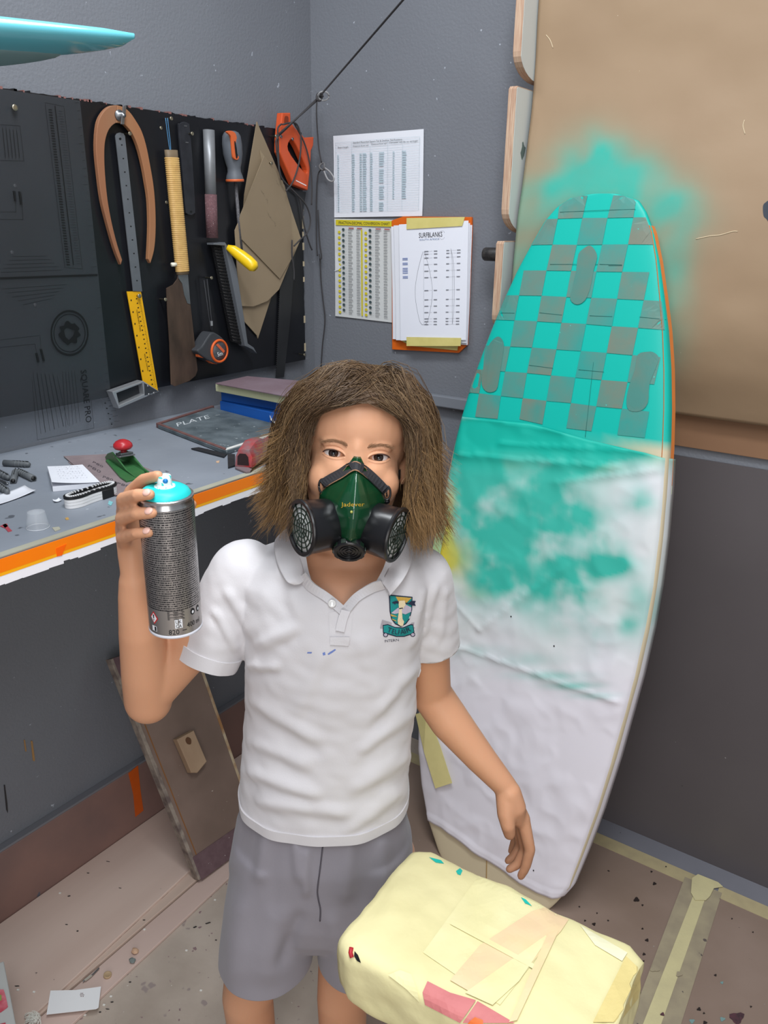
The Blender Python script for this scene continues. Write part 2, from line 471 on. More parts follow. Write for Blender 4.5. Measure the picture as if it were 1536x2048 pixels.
a0_, a1_ = on_z((55, 2046), 0.012), on_z((379, 1746), 0.012)
db = (b1 - b0).normalized()
tag(plate3('floor_plank', [[a0_ - dirp * 0.3, b0 - db * 0.32, b1 + db * 0.3, a1_ + dirp * 0.3]], ZV, 0.011, m_plank2, None, 0.001), 'narrow floor plank strip squeezed beside the wide plank', 'plank')
c0_, c1_ = on_z((146, 2046), 0.008), on_z((449, 1763), 0.008)
d0_, d1_ = on_z((78, 2036), 0.008), on_z((396, 1763), 0.008)
dc = (c1_ - c0_).normalized()
tag(plate3('floor_plank', [[d0_ - db * 0.25, c0_ - dc * 0.25, c1_ + dc * 0.35, d1_ + db * 0.3]], ZV, 0.007, m_plank3, None, 0.001), 'thin floor plank edge next to the bare concrete, with wood plugs on it', 'plank')
# ================================================================== kraft sheet, plywood arms, papers on the back wall
# plywood rack arms that stick out of the wall left of the kraft sheet
m_ply = M('plywood edge', (196, 170, 146), 0.6, var=0.9, rgb2=(160, 120, 98), vs=70, stretch=(9, 0.4, 0.3), bump=0.1)
m_plyw = M('white plywood face', (206, 210, 208), 0.5, var=0.3, rgb2=(186, 196, 194), vs=6)
YA = YB - 0.140
def arm(ptop, pbot, xw_px, label):
    a = on_y(ptop, YA); b = on_y(pbot, YA); x0 = (a.x + b.x) / 2; wd = 0.0185
    zt_, zb_ = a.z, b.z; R = 0.09
    prof = [(YB - 0.001, zt_), (YA + 0.006, zt_), (YA, zt_ - 0.006), (YA, zb_)]
    for k in range(1, 9):
        t = math.pi / 2 * k / 8
        prof.append((YA + R * (1 - math.cos(t)) * 1.1, zb_ - 0.05 * math.sin(t)))
    prof.append((YB - 0.001, zb_ - 0.05))
    t = thing('plywood_arm', label, 'rack arm', (x0 + wd / 2, YB, zb_ - 0.05), 'plywood rack arms on the back wall')
    plate3('body', [[Vector((x0 + wd, y, z)) for y, z in prof]], (1, 0, 0), wd, m_ply, t, 0.001)
    plate3('white_face', [[Vector((x0 + wd + 0.0006, min(max(y, YA + 0.002), YB - 0.002), min(z, zt_ - 0.002))) for y, z in prof]], (1, 0, 0), 0.0006, m_plyw, t)
    return t, x0
_, ax1_ = arm((1036, -90), (1027, 103), 0, 'top plywood rack arm with white side, cut off by the upper picture edge')
a2, ax = arm((1020, 172), (1000, 419), 0, 'middle plywood rack arm with white side and dark smudge')
_, ax3_ = arm((994, 482), (982, 630), 0, 'lowest plywood rack arm, half hidden behind the kraft sheet beside the black peg')
plate3('smudge', [[Vector((ax + 0.0197, YB - 0.09 + 0.010 * math.cos(k) * (1 + .3 * math.sin(4 * k)), on_y((1024, 298), YA).z + 0.016 * math.sin(k) * (1 + .3 * math.cos(3 * k)))) for k in np.linspace(0, 5.7, 14)]], (1, 0, 0), 0.0003, M('smudge', (96, 112, 108), 0.7), a2)
pg = on_y((968, 508), YB - 0.07)
pt_ = thing('wall_peg', 'short black round peg poking out beside the lowest plywood arm', 'peg', (pg.x, YB, pg.z))
m_peg = M('black rubber peg', (34, 33, 34), 0.5, var=0.6, rgb2=(70, 66, 64), vs=120)
lathe('bar', pg, (1, 0.05, 0), [(0, 0.0), (0, 0.0135), (0.004, 0.0155), (0.075, 0.0155)], m_peg, pt_, 20)
lathe('bracket', pg + Vector((0.07, 0.004, 0)), (0, 1, 0), [(-0.01, 0.010), (0.064, 0.010)], m_peg, pt_, 12)

AMAX = max(ax1_, ax, ax3_) + .0185 + .003
m_kraft = M('kraft paper', (184, 158, 132), 0.6, var=0.3, rgb2=(140, 115, 90), vs=5, bump=0.12, bs=30, attr='paint', speck=((226, 214, 190), 130, 0.80))
TEAL = np.array(lin((10, 172, 156))[:3]); KR = np.array(lin((154, 130, 104))[:3])
def blob(x, y, bl):
    s = 0.0
    for (cx, cy, rx, ry, a) in bl:
        s += a * math.exp(-((x - cx) / rx) ** 2 - ((y - cy) / ry) ** 2)
    return s
kx0 = on_y((1062, 80), YB - 0.06).x; kzb = on_y((1340, 825), YB - 0.03).z
OUT = [(1012, 560), (1030, 520), (1075, 455), (1110, 415), (1150, 395), (1210, 388), (1260, 393), (1290, 420), (1310, 480), (1322, 560), (1332, 650), (1336, 760)]
kb = [(1190, 330, 66, 60, .85), (1160, 345, 70, 40, .3), (1290, 360, 60, 50, .3), (1120, 380, 60, 40, .5), (1260, 380, 80, 60, .75), (1340, 440, 70, 60, .55), (1360, 410, 40, 35, .25), (1345, 520, 40, 80, .5),
      (1345, 640, 35, 90, .45), (1200, 290, 25, 30, .3), (1060, 440, 70, 60, .42), (1030, 520, 50, 60, .45), (1100, 390, 60, 30, .35), (1250, 300, 30, 30, .12), (1385, 395, 30, 20, .15)]
# torn left edge of the sheet, as x over z
edge = sorted([(lambda q: (q.z, q.x))(on_y(p, YB - 0.06)) for p in [(1068, -60), (1065, 0), (1063, 60), (1061, 110), (1063, 150), (1057, 200), (1053, 300), (1048, 375), (1051, 395), (1046, 420), (1037, 455), (1022, 478), (1014, 500), (1011, 540), (1004, 600), (1003, 700), (1000, 800)]])
ez = [a for a, b in edge]; ex = [b for a, b in edge]
NX, NZ = 110, 150
zs = np.linspace(kzb, 2.35, NZ); vs = []; fs = []; cols = []
for j, z in enumerate(zs):
    xl = float(np.interp(z, ez, ex)) + 0.0025 * noise.noise(Vector((0, 0, z * 60))) + 0.004 * noise.noise(Vector((0, 3, z * 17)))
    xl = max(xl, AMAX)
    for i in range(NX):
        u = i / (NX - 1); x = xl + (0.75 - xl) * u ** 1.15
        c = sstep(0, 1, (1.47 - z) / (1.47 - kzb))
        curl = math.sin(min(1, max(0, (z - kzb) / 0.25)) * math.pi / 2)
        y = YB - 0.034 - 0.078 * curl - 0.012 * noise.noise(Vector((x * 2.2, 1, z * 2.0))) * min(1, (z - kzb) * 8) - 0.0025 * noise.noise(Vector((x * 11, 5, z * 13)))
        if z > 1.5: y += 0.035 * sstep(1.5, 1.9, z)
        vs.append(Vector((x, y, z)))
        px, py = proj(vs[-1])
        t = min(0.93, blob(px, py, kb) * (0.85 + 0.5 * noise.noise(Vector((x * 20, 9, z * 20)))))
        t = max(0, t)
        c = KR * (1 - t) + TEAL * t
        cols.append((*c, 1))
for j in range(NZ - 1):
    for i in range(NX - 1):
        fs.append((j * NX + i, j * NX + i + 1, (j + 1) * NX + i + 1, (j + 1) * NX + i))
kt = thing('kraft_sheet', 'big sheet of brown kraft paper with turquoise overspray hung on the back wall', 'paper', (kx0, YB - 0.06, kzb))
ks = mk('sheet', vs, fs, m_kraft, kt, True); set_col(ks, cols)
ks.modifiers.new('s', 'SOLIDIFY').thickness = 0.0008
m_kraft2 = M('kraft lower strip', (134, 100, 74), 0.6, var=0.4, rgb2=(116, 86, 64), vs=6)
za = on_y((1338, 893), YB - 0.03).z
plate3('lower_strip', [[Vector((kx0 + 0.1, YB - 0.010, za)), Vector((0.75, YB - 0.010, za)), Vector((0.75, YB - 0.008, kzb + 0.03)), Vector((kx0 + 0.1, YB - 0.008, kzb + 0.03))]], (0, -1, 0), 0.006, m_kraft2, kt, 0.001)
hp = cr([(1526, 412), (1531, 405), (1540, 401), (1556, 410), (1558, 430), (1540, 444), (1533, 438), (1527, 431)], 4)
m_holer = M('torn paper rim', (196, 194, 188), 0.7)
q = BVHTree.FromPolygons([tuple(v) for v in vs], fs)
def on_bvh(b, p, off=0.0):
    d = ray(*p).normalized(); h = b.ray_cast(CAM, d)
    return None if h[0] is None else h[0] - d * off
P0 = [on_bvh(q, p, 0.0015) for p in hp]
cx = sum(p[0] for p in hp) / len(hp); cy = sum(p[1] for p in hp) / len(hp)
plate3('hole_rim', [[on_bvh(q, (cx + (p[0] - cx) * 1.09, cy + (p[1] - cy) * 1.07), 0.0008) for p in hp]], (0, -1, 0), 0.0004, m_holer, kt)
plate3('dark_hole', [P0], (0, -1, 0), 0.0004, M('dark hole', (52, 58, 68), 0.6), kt)
m_crk = M('paper crease', (206, 188, 158), 0.7)
for pts in ([(1392, 478), (1420, 472), (1440, 470), (1465, 463), (1475, 463)], [(1490, 268), (1486, 252), (1489, 240)], [(1092, 70), (1100, 80), (1106, 96)]):
    c = [p for p in (on_bvh(q, p, 0.0012) for p in cr(pts, 4, False)) if p is not None]
    if len(c) < 3: continue
    tube('crease', c, 0.0009, m_crk, kt, 5)

# ---- table sheet
m_paper = M('white paper', (224, 226, 234), 0.7, var=0.25, rgb2=(212, 214, 226), vs=10)
m_teal = M('teal print', (172, 190, 200), 0.7); m_blackp = M('black print', (40, 42, 46), 0.7)
class Quad:
    """bilinear map of a paper's photo corners (tl, tr, br, bl) onto a plane, u right, v down"""
    def __init__(s, tl, tr, br, bl, pl):
        s.c = [pl.cast(p) for p in (tl, tr, br, bl)]; s.N = pl.N
    def __call__(s, u, v, off=0.0):
        a, b, c, d = s.c
        return (a * (1 - u) + b * u) * (1 - v) + (d * (1 - u) + c * u) * v + s.N * off
def sheet_geo(name, Q, mat, parent, curl=0.004, n=14, seed=0):
    vs = []; fs = []
    for j in range(n):
        for i in range(n):
            u, v = i / (n - 1), j / (n - 1)
            k = curl * noise.noise(Vector((u * 2.2 + seed, v * 2.5, seed))) + curl * 0.8 * (abs(2 * u - 1) ** 6) * (abs(2 * v - 1) ** 4)
            vs.append(Q(u, v, k))
    for j in range(n - 1):
        for i in range(n - 1): fs.append((j * n + i, j * n + i + 1, (j + 1) * n + i + 1, (j + 1) * n + i))
    o = mk(name, vs, fs, mat, parent, True, recalc=False)
    return o
Q1 = Quad((667, 272), (848, 258), (845, 432), (669, 435), BW(0.004))
T1 = thing('table_sheet', 'white printed table sheet of fin positions, pinned highest on the back wall', 'paper', Q1(.5, 1))
sheet_geo('sheet', Q1, m_paper, T1, 0.0015)
P = Print(); N1 = Q1.N; o_ = 0.0032
rows = 30; top, bot = 0.085, 0.93
vx = [0.03, 0.22, 0.43, 0.625, 0.785, 0.965]
for r in range(rows + 1):
    v = top + (bot - top) * r / rows; P.line(Q1(.03, v, o_), Q1(.965, v - .004, o_), 0.0005, N1)
for i, x in enumerate(vx): P.line(Q1(x, top if i in (0, 5, 3, 1) else top + .06, o_), Q1(x, bot, o_), 0.0006, N1)
rnd = random.Random(3)
for r in range(5, rows):
    v = top + (bot - top) * (r + .5) / rows
    for c, (x, w_) in enumerate([(.05, .02), (.22, .035), (.31, .03), (.345, .05), (.43, .03), (.53, .06), (.68, .02), (.78, .05)]):
        if c >= 6 and r > 24: continue
        if c == 5 and r % 7 == 4: continue
        P.quad(Q1(x, v - .008, o_), Q1(x + w_ * (.7 + .3 * rnd.random()), v - .008, o_), Q1(x + w_ * (.7 + .3 * rnd.random()), v + .008, o_), Q1(x, v + .008, o_))
P.build('printed_table', m_teal, T1)
def qtext(Q, s, u0, u1, v, h, mat, parent, off=0.0032, name='lettering'):
    a = Q(u0, v, off); b = Q(u1, v, off); c = Q(u0, v - h, off)
    return text_map(name, s, lambda x, y: a + (b - a) * float(x) + (c - a) * float(y), mat, parent)
qtext(Q1, 'Standard Rounded Square Tail & Swallow Tail Positions', .235, .78, .108, .020, m_blackp, T1)
qtext(Q1, 'Board length', .06, .18, .152, .018, m_blackp, T1)
qtext(Q1, 'Distance from tail', .235, .41, .148, .018, m_blackp, T1)
qtext(Q1, 'Distance from tail', .445, .61, .143, .018, m_blackp, T1)
qtext(Q1, 'Thruster set fin to stringer', .64, .95, .137, .018, m_blackp, T1)
# ---- fraction chart
Q2 = Quad((669, 437), (800, 440), (800, 647), (671, 632), BW(0.004))
T2 = thing('conversion_chart', 'yellow headed fraction to decimal conversion chart below the table sheet', 'paper', Q2(.5, 1))
m_paper2 = M('chart paper', (206, 208, 208), 0.6, var=0.3, rgb2=(192, 194, 196), vs=10)
sheet_geo('sheet', Q2, m_paper2, T2, 0.001, seed=4)
m_yel = M('yellow ink', (206, 190, 40), 0.6); m_dkg = M('dark green ink', (62, 78, 82), 0.6); m_red = M('red ink', (170, 90, 90), 0.6)
P = Print(); P.quad(Q2(.03, .012, .003), Q2(.99, .012, .003), Q2(.99, .065, .003), Q2(.03, .065, .003))
P.quad(Q2(.425, .10, .003), Q2(.447, .10, .003), Q2(.447, .965, .003), Q2(.425, .965, .003)); P.build('yellow_bars', m_yel, T2)
qtext(Q2, 'FRACTION-DECIMAL CONVERSION CHART', .08, .86, .052, .026, m_blackp, T2, .0036)
PY_, PD_, PB_, PR_ = Print(), Print(), Print(), Print()
def dot(Pr, Q, u, v, ru, rv):
    Pr.quad(*[Q(u + ru * math.cos(k), v + rv * math.sin(k), .0034) for k in np.linspace(0, 2 * math.pi, 13)[:-1]])
for c in range(2):
    for r in range(16):
        v = .118 + r * .0545; u = .085 + c * .415
        dot(PD_, Q2, u + .065, v - .012, .022, .0145); dot(PY_, Q2, u, v + .015, .022, .0145)
        for (uu, vv, ww) in ((.14, -.012, .07), (.14, .015, .055), (.27, -.012, .05), (.27, .015, .055)):
            PB_.quad(Q2(u + uu, v + vv - .004, .0034), Q2(u + uu + ww, v + vv - .004, .0034), Q2(u + uu + ww, v + vv + .004, .0034), Q2(u + uu, v + vv + .004, .0034))
        PB_.line(Q2(u + .09, v - .012, .0034), Q2(u + .125, v - .012, .0034), 0.0004, Q2.N); PB_.line(Q2(u + .025, v + .015, .0034), Q2(u + .125, v + .015, .0034), 0.0004, Q2.N)
    for uu in (.15, .28): PR_.quad(Q2(u + uu, .085, .0034), Q2(u + uu + .08, .085, .0034), Q2(u + uu + .08, .096, .0034), Q2(u + uu, .096, .0034))
for o in (PD_.build('dark_dots', m_dkg, T2), PY_.build('yellow_dots', m_yel, T2), PB_.build('printed_numbers', M('grey print', (136, 138, 140), .7), T2), PR_.build('red_headings', m_red, T2)): o['kind'] = 'stuff'
m_tear = M('paper tear', (214, 216, 220), 0.7)
plate('torn_corner', [(671, 505), (671, 540), (668, 542), (675, 541), (683, 534), (678, 530), (674, 515)], BW(0.0075), 0.0005, m_tear, T2)
# ---- stack of template sheets on an orange board
QB = BW(0.010)
T3 = thing('sheet_stack', 'stack of surfboard template printouts taped to an orange backing board', 'paper stack', QB.cast((865, 705)))
plate('backing_board', [(783, 441), (806, 433), (943, 434), (943, 460), (934, 690), (917, 706), (784, 699)], BW(0.010), 0.008, M('orange board', (214, 100, 22), 0.5, var=0.4, rgb2=(196, 88, 20), vs=12), T3, 0.001)
Q3 = [Quad((783, 453), (945, 450), (936, 690), (786, 678), BW(0.016)), Quad((788, 451), (941, 446), (934, 686), (793, 680), BW(0.022))]
for i, Q in enumerate(Q3): sheet_geo('back_sheet', Q, m_paper, T3, 0.002, 8, i + 2)
Q4 = Quad((798, 449), (937, 441), (932, 680), (801, 681), BW(0.028))
sheet_geo('front_sheet', Q4, M('bright paper', (228, 230, 240), 0.7), T3, 0.0, 4)
m_ytape = M('yellow tape', (214, 202, 128), 0.5, var=0.5, rgb2=(200, 188, 110), vs=40)
plate('yellow_tape', [(813, 436), (929.6, 434), (924, 452), (813, 458.5)], BW(0.0305), 0.0012, m_ytape, T3)
plate('yellow_tape', [(813, 674), (922, 676), (921, 692), (813, 692)], BW(0.0305), 0.0012, m_ytape, T3)
plate('yellow_tape', [(800, 680), (916, 690), (914, 701), (822, 692)], BW(0.0145), 0.003, m_ytape, T3)
qtext(Q4, 'SURFBLANKS', .30, .64, .118, .040, M('logo ink', (44, 46, 50), 0.7), T3, 0.001)
qtext(Q4, 'SOUTH AFRICA', .31, .60, .143, .014, M('logo blue', (120, 140, 170), 0.7), T3, 0.001)
m_line = M('drawing ink', (128, 130, 138), 0.7)
P = Print(); NN = Q4.N; o_ = .001
def pl_(pts, w_):
    for a, b in zip(pts[:-1], pts[1:]): P.line(Q4(*a, o_), Q4(*b, o_), w_, NN)
ol = [(.36, .235), (.31, .33), (.27, .43), (.245, .52), (.24, .58), (.25, .66), (.28, .76), (.31, .83), (.345, .86)]
pl_(cr(ol, 5, False), .0007); pl_([(.745 - x if False else .36 + (.36 - x) + .02, y) for x, y in cr(ol, 5, False)], .0007); pl_([(.345, .86), (.395, .86)], .0007)
pl_([(.37, .235), (.372, .86)], .0003)
sp = [(.765, .22), (.80, .32), (.815, .45), (.82, .60), (.815, .75), (.80, .86)]
pl_(cr(sp, 5, False), .0007); pl_([(.765, .22), (.783, .32), (.792, .45), (.795, .6), (.795, .75), (.80, .86)], .0006)
for y in (.235, .258, .29, .345, .40, .455, .565, .645, .70, .755, .81, .835, .86):
    pl_([(.40, y), (.50, y)], .0003); pl_([(.74, y), (.84, y)], .0003)
    for x, w_ in ((.38, .06), (.52, .05), (.70, .04), (.85, .05)): P.quad(Q4(x, y - .004, o_), Q4(x + w_, y - .004, o_), Q4(x + w_, y + .004, o_), Q4(x, y + .004, o_))
for k in np.linspace(0.6, 5.4, 12): P.line(Q4(.635 + .045 * math.cos(k), .105 + .035 * math.sin(k), o_), Q4(.635 + .045 * math.cos(k + .3), .105 + .035 * math.sin(k + .3), o_), .0005, NN)
P.build('board_drawing', m_line, T3)
P = Print()
for y in (.285, .297, .325, .337, .37, .383, .396, .41, .44, .452): P.quad(*[Q4(x, y + d, o_) for x, d in ((.05, -.003), (.13, -.003), (.13, .003), (.05, .003))])
P.build('printed_notes', M('blue ink', (110, 130, 180), 0.7), T3)
# ================================================================== tool board on the left wall
m_tb = M('black tool board', (17, 18, 22), 0.36, var=0.8, rgb2=(28, 29, 34), vs=6, bump=0.03, speck=((120, 120, 126), 150, 0.80))
m_chip = M('chipped cream edge', (182, 168, 142), 0.7)
m_red = M('chipped red edge', (128, 88, 84), 0.8)
TBx = 0.022
tb = thing('tool_board', 'black tool board screwed to the left wall, hung with hand tools', 'tool board', LW(TBx).cast((300, 775)))
tr_, br_ = LW(TBx).cast((560, 263)), LW(TBx).cast((607, 718))
yR = LW(TBx).cast((607, 500)).y; zT = LW(TBx).cast((300, 220)).z; zB_ = LW(TBx).cast((300, 777)).z
y0 = 0.30
n = 160; rimt = []
for k in range(n + 1):
    y = y0 + (yR - y0) * k / n; rimt.append(Vector((XL + TBx, y, zT + 0.003 * noise.noise(Vector((y * 60, 0, 0))))))
rimr = [Vector((XL + TBx, yR + 0.003 * noise.noise(Vector((z * 50, 2, 0))), z)) for z in np.linspace(zT, zB_, 60)]
plate3('panel', [rimt + rimr[1:] + [Vector((XL + TBx, y0, zB_ - 0.004))]], (1, 0, 0), 0.018, m_tb, tb)
for k in range(90):                       # splintered fibres along the top edge
    y = y0 + (yR - y0) * random.random(); h = 0.001 + 0.002 * random.random(); L_ = 0.002 + .006 * random.random()
    box('splinter', (XL + 0.006, y, zT - 0.002), (XL + TBx + 0.0006, y + L_, zT + h), m_red if random.random() < .6 else m_tb, tb)
for z, h in ((0.30, .03), (.36, .05), (.42, .02), (.47, .03), (.55, .02), (.62, .02), (.80, .03), (.93, .035), (.15, .02)):
    zz = zT + (zB_ - zT) * z; box('chip', (XL + 0.006, yR - 0.004, zz - h / 2), (XL + TBx + 0.0005, yR + 0.003, zz + h / 2 * .3), m_chip, tb)
m_brass = M('screw', (168, 160, 140), 0.3, metal=0.9)
def screw(p, L_=0.022, r=0.0042, base=TBx):
    q = LW(base).cast(p) - Vector((0, 0, 0)); q = Vector((XL + base, q.y, q.z))
    lathe('screw', q, (1, 0, 0), [(-0.01, .0018), (L_ - .003, .0018), (L_ - .002, r), (L_, r * .9), (L_ - .0008, .0015)], m_brass, tb, 12)
for p in ((330, 238), (372, 268), (410, 283), (531, 327), (411, 555), (319, 598), (540, 273), (247, 268), (598, 708)): screw(p)
for p in ((322, 256), (333, 405), (566, 700), (30, 372), (24, 505), (70, 610)):
    q = LW(TBx).cast(p); lathe('screw', Vector((XL + TBx, q.y, q.z)), (1, 0, 0), [(0, .004), (.0012, .0035), (.0008, 0)], m_brass if p[0] > 300 else m_dark, tb, 10)
PL = lambda d: LW(TBx + d)

# ---- clear plastic layout square
mt = bpy.data.materials.new('clear plastic'); mt.use_nodes = True; nt = mt.node_tree; b = nt.nodes['Principled BSDF']
b.inputs['Base Color'].default_value = lin((150, 156, 164)); b.inputs['Roughness'].default_value = 0.12
tn = nt.nodes.new('ShaderNodeBsdfTransparent'); tn.inputs[0].default_value = (0.93, 0.94, 0.95, 1); mx = nt.nodes.new('ShaderNodeMixShader'); mx.inputs[0].default_value = 0.05
nt.links.new(tn.outputs[0], mx.inputs[1]); nt.links.new(b.outputs[0], mx.inputs[2]); nt.links.new(mx.outputs[0], nt.nodes['Material Output'].inputs[0])
m_clear = mt
sq = thing('layout_square', 'large clear plastic layout square with black print, hung at the left edge', 'layout square', PL(.006).cast((120, 880)))
ptl = PL(.006)
c_tr, c_br = ptl.cast((160, 201)), ptl.cast((228, 849))
plate3('plate', [[c_tr, c_br, c_br + Vector((0, -0.52, 0)), c_tr + Vector((0, -0.52, 0))]], (1, 0, 0), 0.003, m_clear, sq)
m_ink = M('black plate print', (12, 13, 16), 0.5)
pk = PL(.0066)
P = Print(); c = pk.cast; NX_ = Vector((1, 0, 0))
def L2(a, b, w_=.0006): P.line(c(a), c(b), w_, NX_)
for k in range(40):
    t = k / 39; a = (90 + 65 * t * .98, 210); 
    p = (160 + 68 * (k / 39) - 2, 205 + 640 * k / 39); L2(p, (p[0] - (9 if k % 5 == 0 else 5), p[1] + 0.6))
L2((110, 212), (147, 530), .0022); L2((90, 205), (130, 535)); L2((90, 205), (128, 213)); L2((128, 213), (165, 540)); L2((130, 535), (165, 538))
for k in range(60):
    t = k / 59; p = (97 + 36 * t, 218 + 310 * t); P.quad(c(p), c((p[0] + 7, p[1] + .8)), c((p[0] + 7.2, p[1] + 3)), c((p[0] + .2, p[1] + 2.4)))
    p = (117 + 36 * t, 222 + 305 * t); L2(p, (p[0] + 8, p[1] + 1), .0005)
for k in range(5):
    L2((25 - k * 6, 513 + k * 8), (92 + k * 8, 512 + k * 7)); L2((5 + k * 10, 578 + k * 8), (135 - k * 8, 569 + k * 7))
L2((0, 557), (195, 550), .004)
for a, b_ in (((0, 424), (32, 424)), ((32, 424), (31, 382)), ((0, 439), (46, 439)), ((46, 439), (43, 383)), ((0, 680), (80, 671)), ((80, 671), (82, 697)), ((0, 695), (70, 688)), ((70, 688), (73, 705)),
              ((0, 249), (40, 252)), ((40, 252), (48, 322)), ((48, 322), (0, 321)), ((75, 880), (188, 856)), ((188, 856), (182, 800)), ((75, 880), (64, 760))): L2(a, b_)
for k in range(5): L2((5 + k * 7, 256 + k), (11 + k * 7, 315), .0012)
for k in range(7): L2((66 + k * 8, 745 + k), (82 + k * 9, 868 - 3 * k), .0011 if k % 2 else .0006)
for k in range(5): L2((125 + k * 6, 742), (132 + k * 7, 855 - k * 3), .0006)
for k in range(5): p = (209 + k * 3.2, 806 + k * 10.5); L2(p, (p[0] + 3, p[1] + .5), .0022); L2((p[0] + 6, p[1] - 5), (p[0] + 17, p[1] - 6), .0005)
P.build('ruling', m_ink, sq)
for p0, p1, p2 in (((28, 383), (30, 402), (32, 382)),):
    pass
for a, b_, w_ in (((28, 382), (31, 402), 5), ((39, 383), (43, 409), 5), ((73, 706), (77, 724), 5), ((82, 698), (88, 722), 5)):
    plate('slot', [(a[0] - 2, a[1]), (a[0] + 2, a[1]), (b_[0] + 2, b_[1]), (b_[0] - 2, b_[1])], PL(.0072), .0012, m_ink, sq)
for rr in ((38, 46, 35, 42), (32, 38.5, 30.5, 37)):      # ring emblem
    o1 = [(139 + rr[0] * math.cos(k), 666 + rr[1] * math.sin(k)) for k in np.linspace(0, 2 * math.pi, 41)[:-1]]
    o2 = [(139 + rr[2] * math.cos(k), 666 + rr[3] * math.sin(k)) for k in np.linspace(0, 2 * math.pi, 41)[:-1]]
    plate('emblem_ring', o1, pk, 0, m_ink, sq, holes=[o2])
head = [(139 + (20 + 3 * math.sin(9 * k)) * math.cos(k), 666 + (22 + 3 * math.cos(7 * k)) * math.sin(k)) for k in np.linspace(0, 2 * math.pi, 60)[:-1]]
plate('emblem_head', head, pk, 0, m_ink, sq, holes=[[(128, 660), (134, 655), (150, 660), (146, 672), (138, 680), (131, 674)]])
text_px('lettering', 'SQUARE PRO', (161, 741), (172, 846), (173, 739), pk, m_ink, sq)
screw((22, 216), .014, .006)

# ---- wooden caliper
m_cal = M('caliper wood', (142, 104, 78), 0.5, var=0.8, rgb2=(144, 94, 66), vs=14, stretch=(1, 1, 0.2), bump=0.05)
ca = thing('wooden_caliper', 'brown wooden outside caliper with two long curved legs, hung on the tool board', 'caliper', PL(.01).cast((245, 520)))
co = [(340, 1860), (270, 1680), (190, 1400), (130, 1150), (90, 850), (68, 600), (75, 400), (100, 270), (160, 170), (230, 120), (300, 112)]
ci = [(290, 305), (240, 340), (195, 410), (165, 530), (160, 700), (170, 900), (195, 1150), (240, 1400), (300, 1640), (355, 1810)]
plate('leg', cr(zc(co, 180, 190, 5.486), 4, False) + cr(zc(ci, 180, 190, 5.486), 4, False), PL(.016), .010, m_cal, ca, .0012)
co = [(300, 112), (370, 135), (440, 190), (510, 290), (570, 400), (620, 560), (660, 760), (700, 1000), (720, 1250), (722, 1500), (705, 1700), (665, 1845)]
ci = [(640, 1800), (650, 1600), (655, 1400), (645, 1150), (615, 950), (580, 760), (530, 570), (470, 430), (400, 340), (350, 310), (290, 305)]
plate('leg', cr(zc(co, 180, 190, 5.486), 4, False) + cr(zc(ci, 180, 190, 5.486), 4, False), PL(.0162), .010, M('caliper wood light', (152, 110, 78), 0.5, var=0.8, rgb2=(152, 100, 68), vs=14, stretch=(1, 1, 0.2)), ca, .0012)
q = PL(.016).cast((238, 231))
lathe('wing_nut', q, (1, 0, 0), [(0, .011), (.003, .011), (.004, .006), (.016, .005), (.018, 0)], m_steel, ca, 18)
for s_ in (-1, 1): obox('nut_wing', q + Vector((.014, .003 * s_, .010 * s_)), Vector((.0015, 0, 0)), Vector((0, .004, 0)), Vector((0, .002, .008)), m_steel, ca, .001)

# ---- steel ruler
m_rul = M('worn steel ruler', (108, 112, 118), 0.45, metal=0.3, var=0.6, rgb2=(88, 92, 98), vs=18)
ru = thing('steel_ruler', 'grey steel ruler hanging from a nail between the caliper legs', 'ruler', PL(.02).cast((275, 583)))
plate('blade', [(231, 272), (234, 267), (240, 265), (247, 267), (250, 272), (284.4, 583), (266.5, 582)], PL(.012), .002, m_rul, ru)
P = Print(); c = PL(.0124).cast
for k in range(11):
    t = (k + .8) / 11.5; x = 241 + 35 * t; y = 268 + 312 * t
    P.quad(c((x - 1.2, y - 1)), c((x + 1.6, y - 1)), c((x + 1.6, y + 1.2)), c((x - 1.2, y + 1.2)))
P.build('numbers', m_ink, ru); plate('hang_hole', cr([(238, 277), (241, 275), (243, 278), (240, 280)], 3), PL(.0125), .0004, m_ink, ru)

# ---- yellow try square
m_ysq = M('yellow blade', (226, 170, 20), 0.4, var=0.3, rgb2=(206, 150, 18), vs=20)
m_alu = M('aluminium', (172, 174, 178), 0.35, metal=0.6)
ts = thing('try_square', 'try square with yellow ruled blade and aluminium stock', 'try square', PL(.01).cast((270, 812)))
plate('blade', [(254, 583), (282, 583), (316, 781), (286, 763)], PL(.010), .002, m_ysq, ts)
P = Print(); c = PL(.0104).cast
for k in range(60):
    t = k / 59; xa = 280 + 33 * t; y = 592 + 180 * t
    P.line(c((xa - .5, y)), c((xa - (5 if k % 5 == 0 else 3), y + .6)), .0005, NX_)
for k in range(20):
    t = (k + .5) / 20; xa = 271 + 33 * t; y = 592 + 180 * t; P.quad(c((xa, y)), c((xa + 2.6, y - .4)), c((xa + 2.7, y + 2)), c((xa + .1, y + 2.2)))
for k in range(7):
    t = (k + .3) / 7; xa = 260 + 27 * t; y = 592 + 165 * t; P.quad(c((xa, y)), c((xa + 2.2, y - .4)), c((xa + 2.4, y + 3)), c((xa + .2, y + 3.2)))
P.build('numbers', m_ink, ts)
text_px('lettering', 'HARDENED STEEL', (272.5, 620), (280, 664), (275, 619.5), PL(.0104), m_ink, ts)
text_px('lettering', 'MADE IN TAIWAN', (288, 708), (295, 742), (290.5, 707.5), PL(.0104), m_ink, ts)
ho = zc([(118, 1170), (415, 1065), (570, 1165), (185, 1330)], 200, 540, 4.8)
hi_ = zc([(160, 1182), (408, 1088), (424, 1192), (187, 1298)], 200, 540, 4.8)
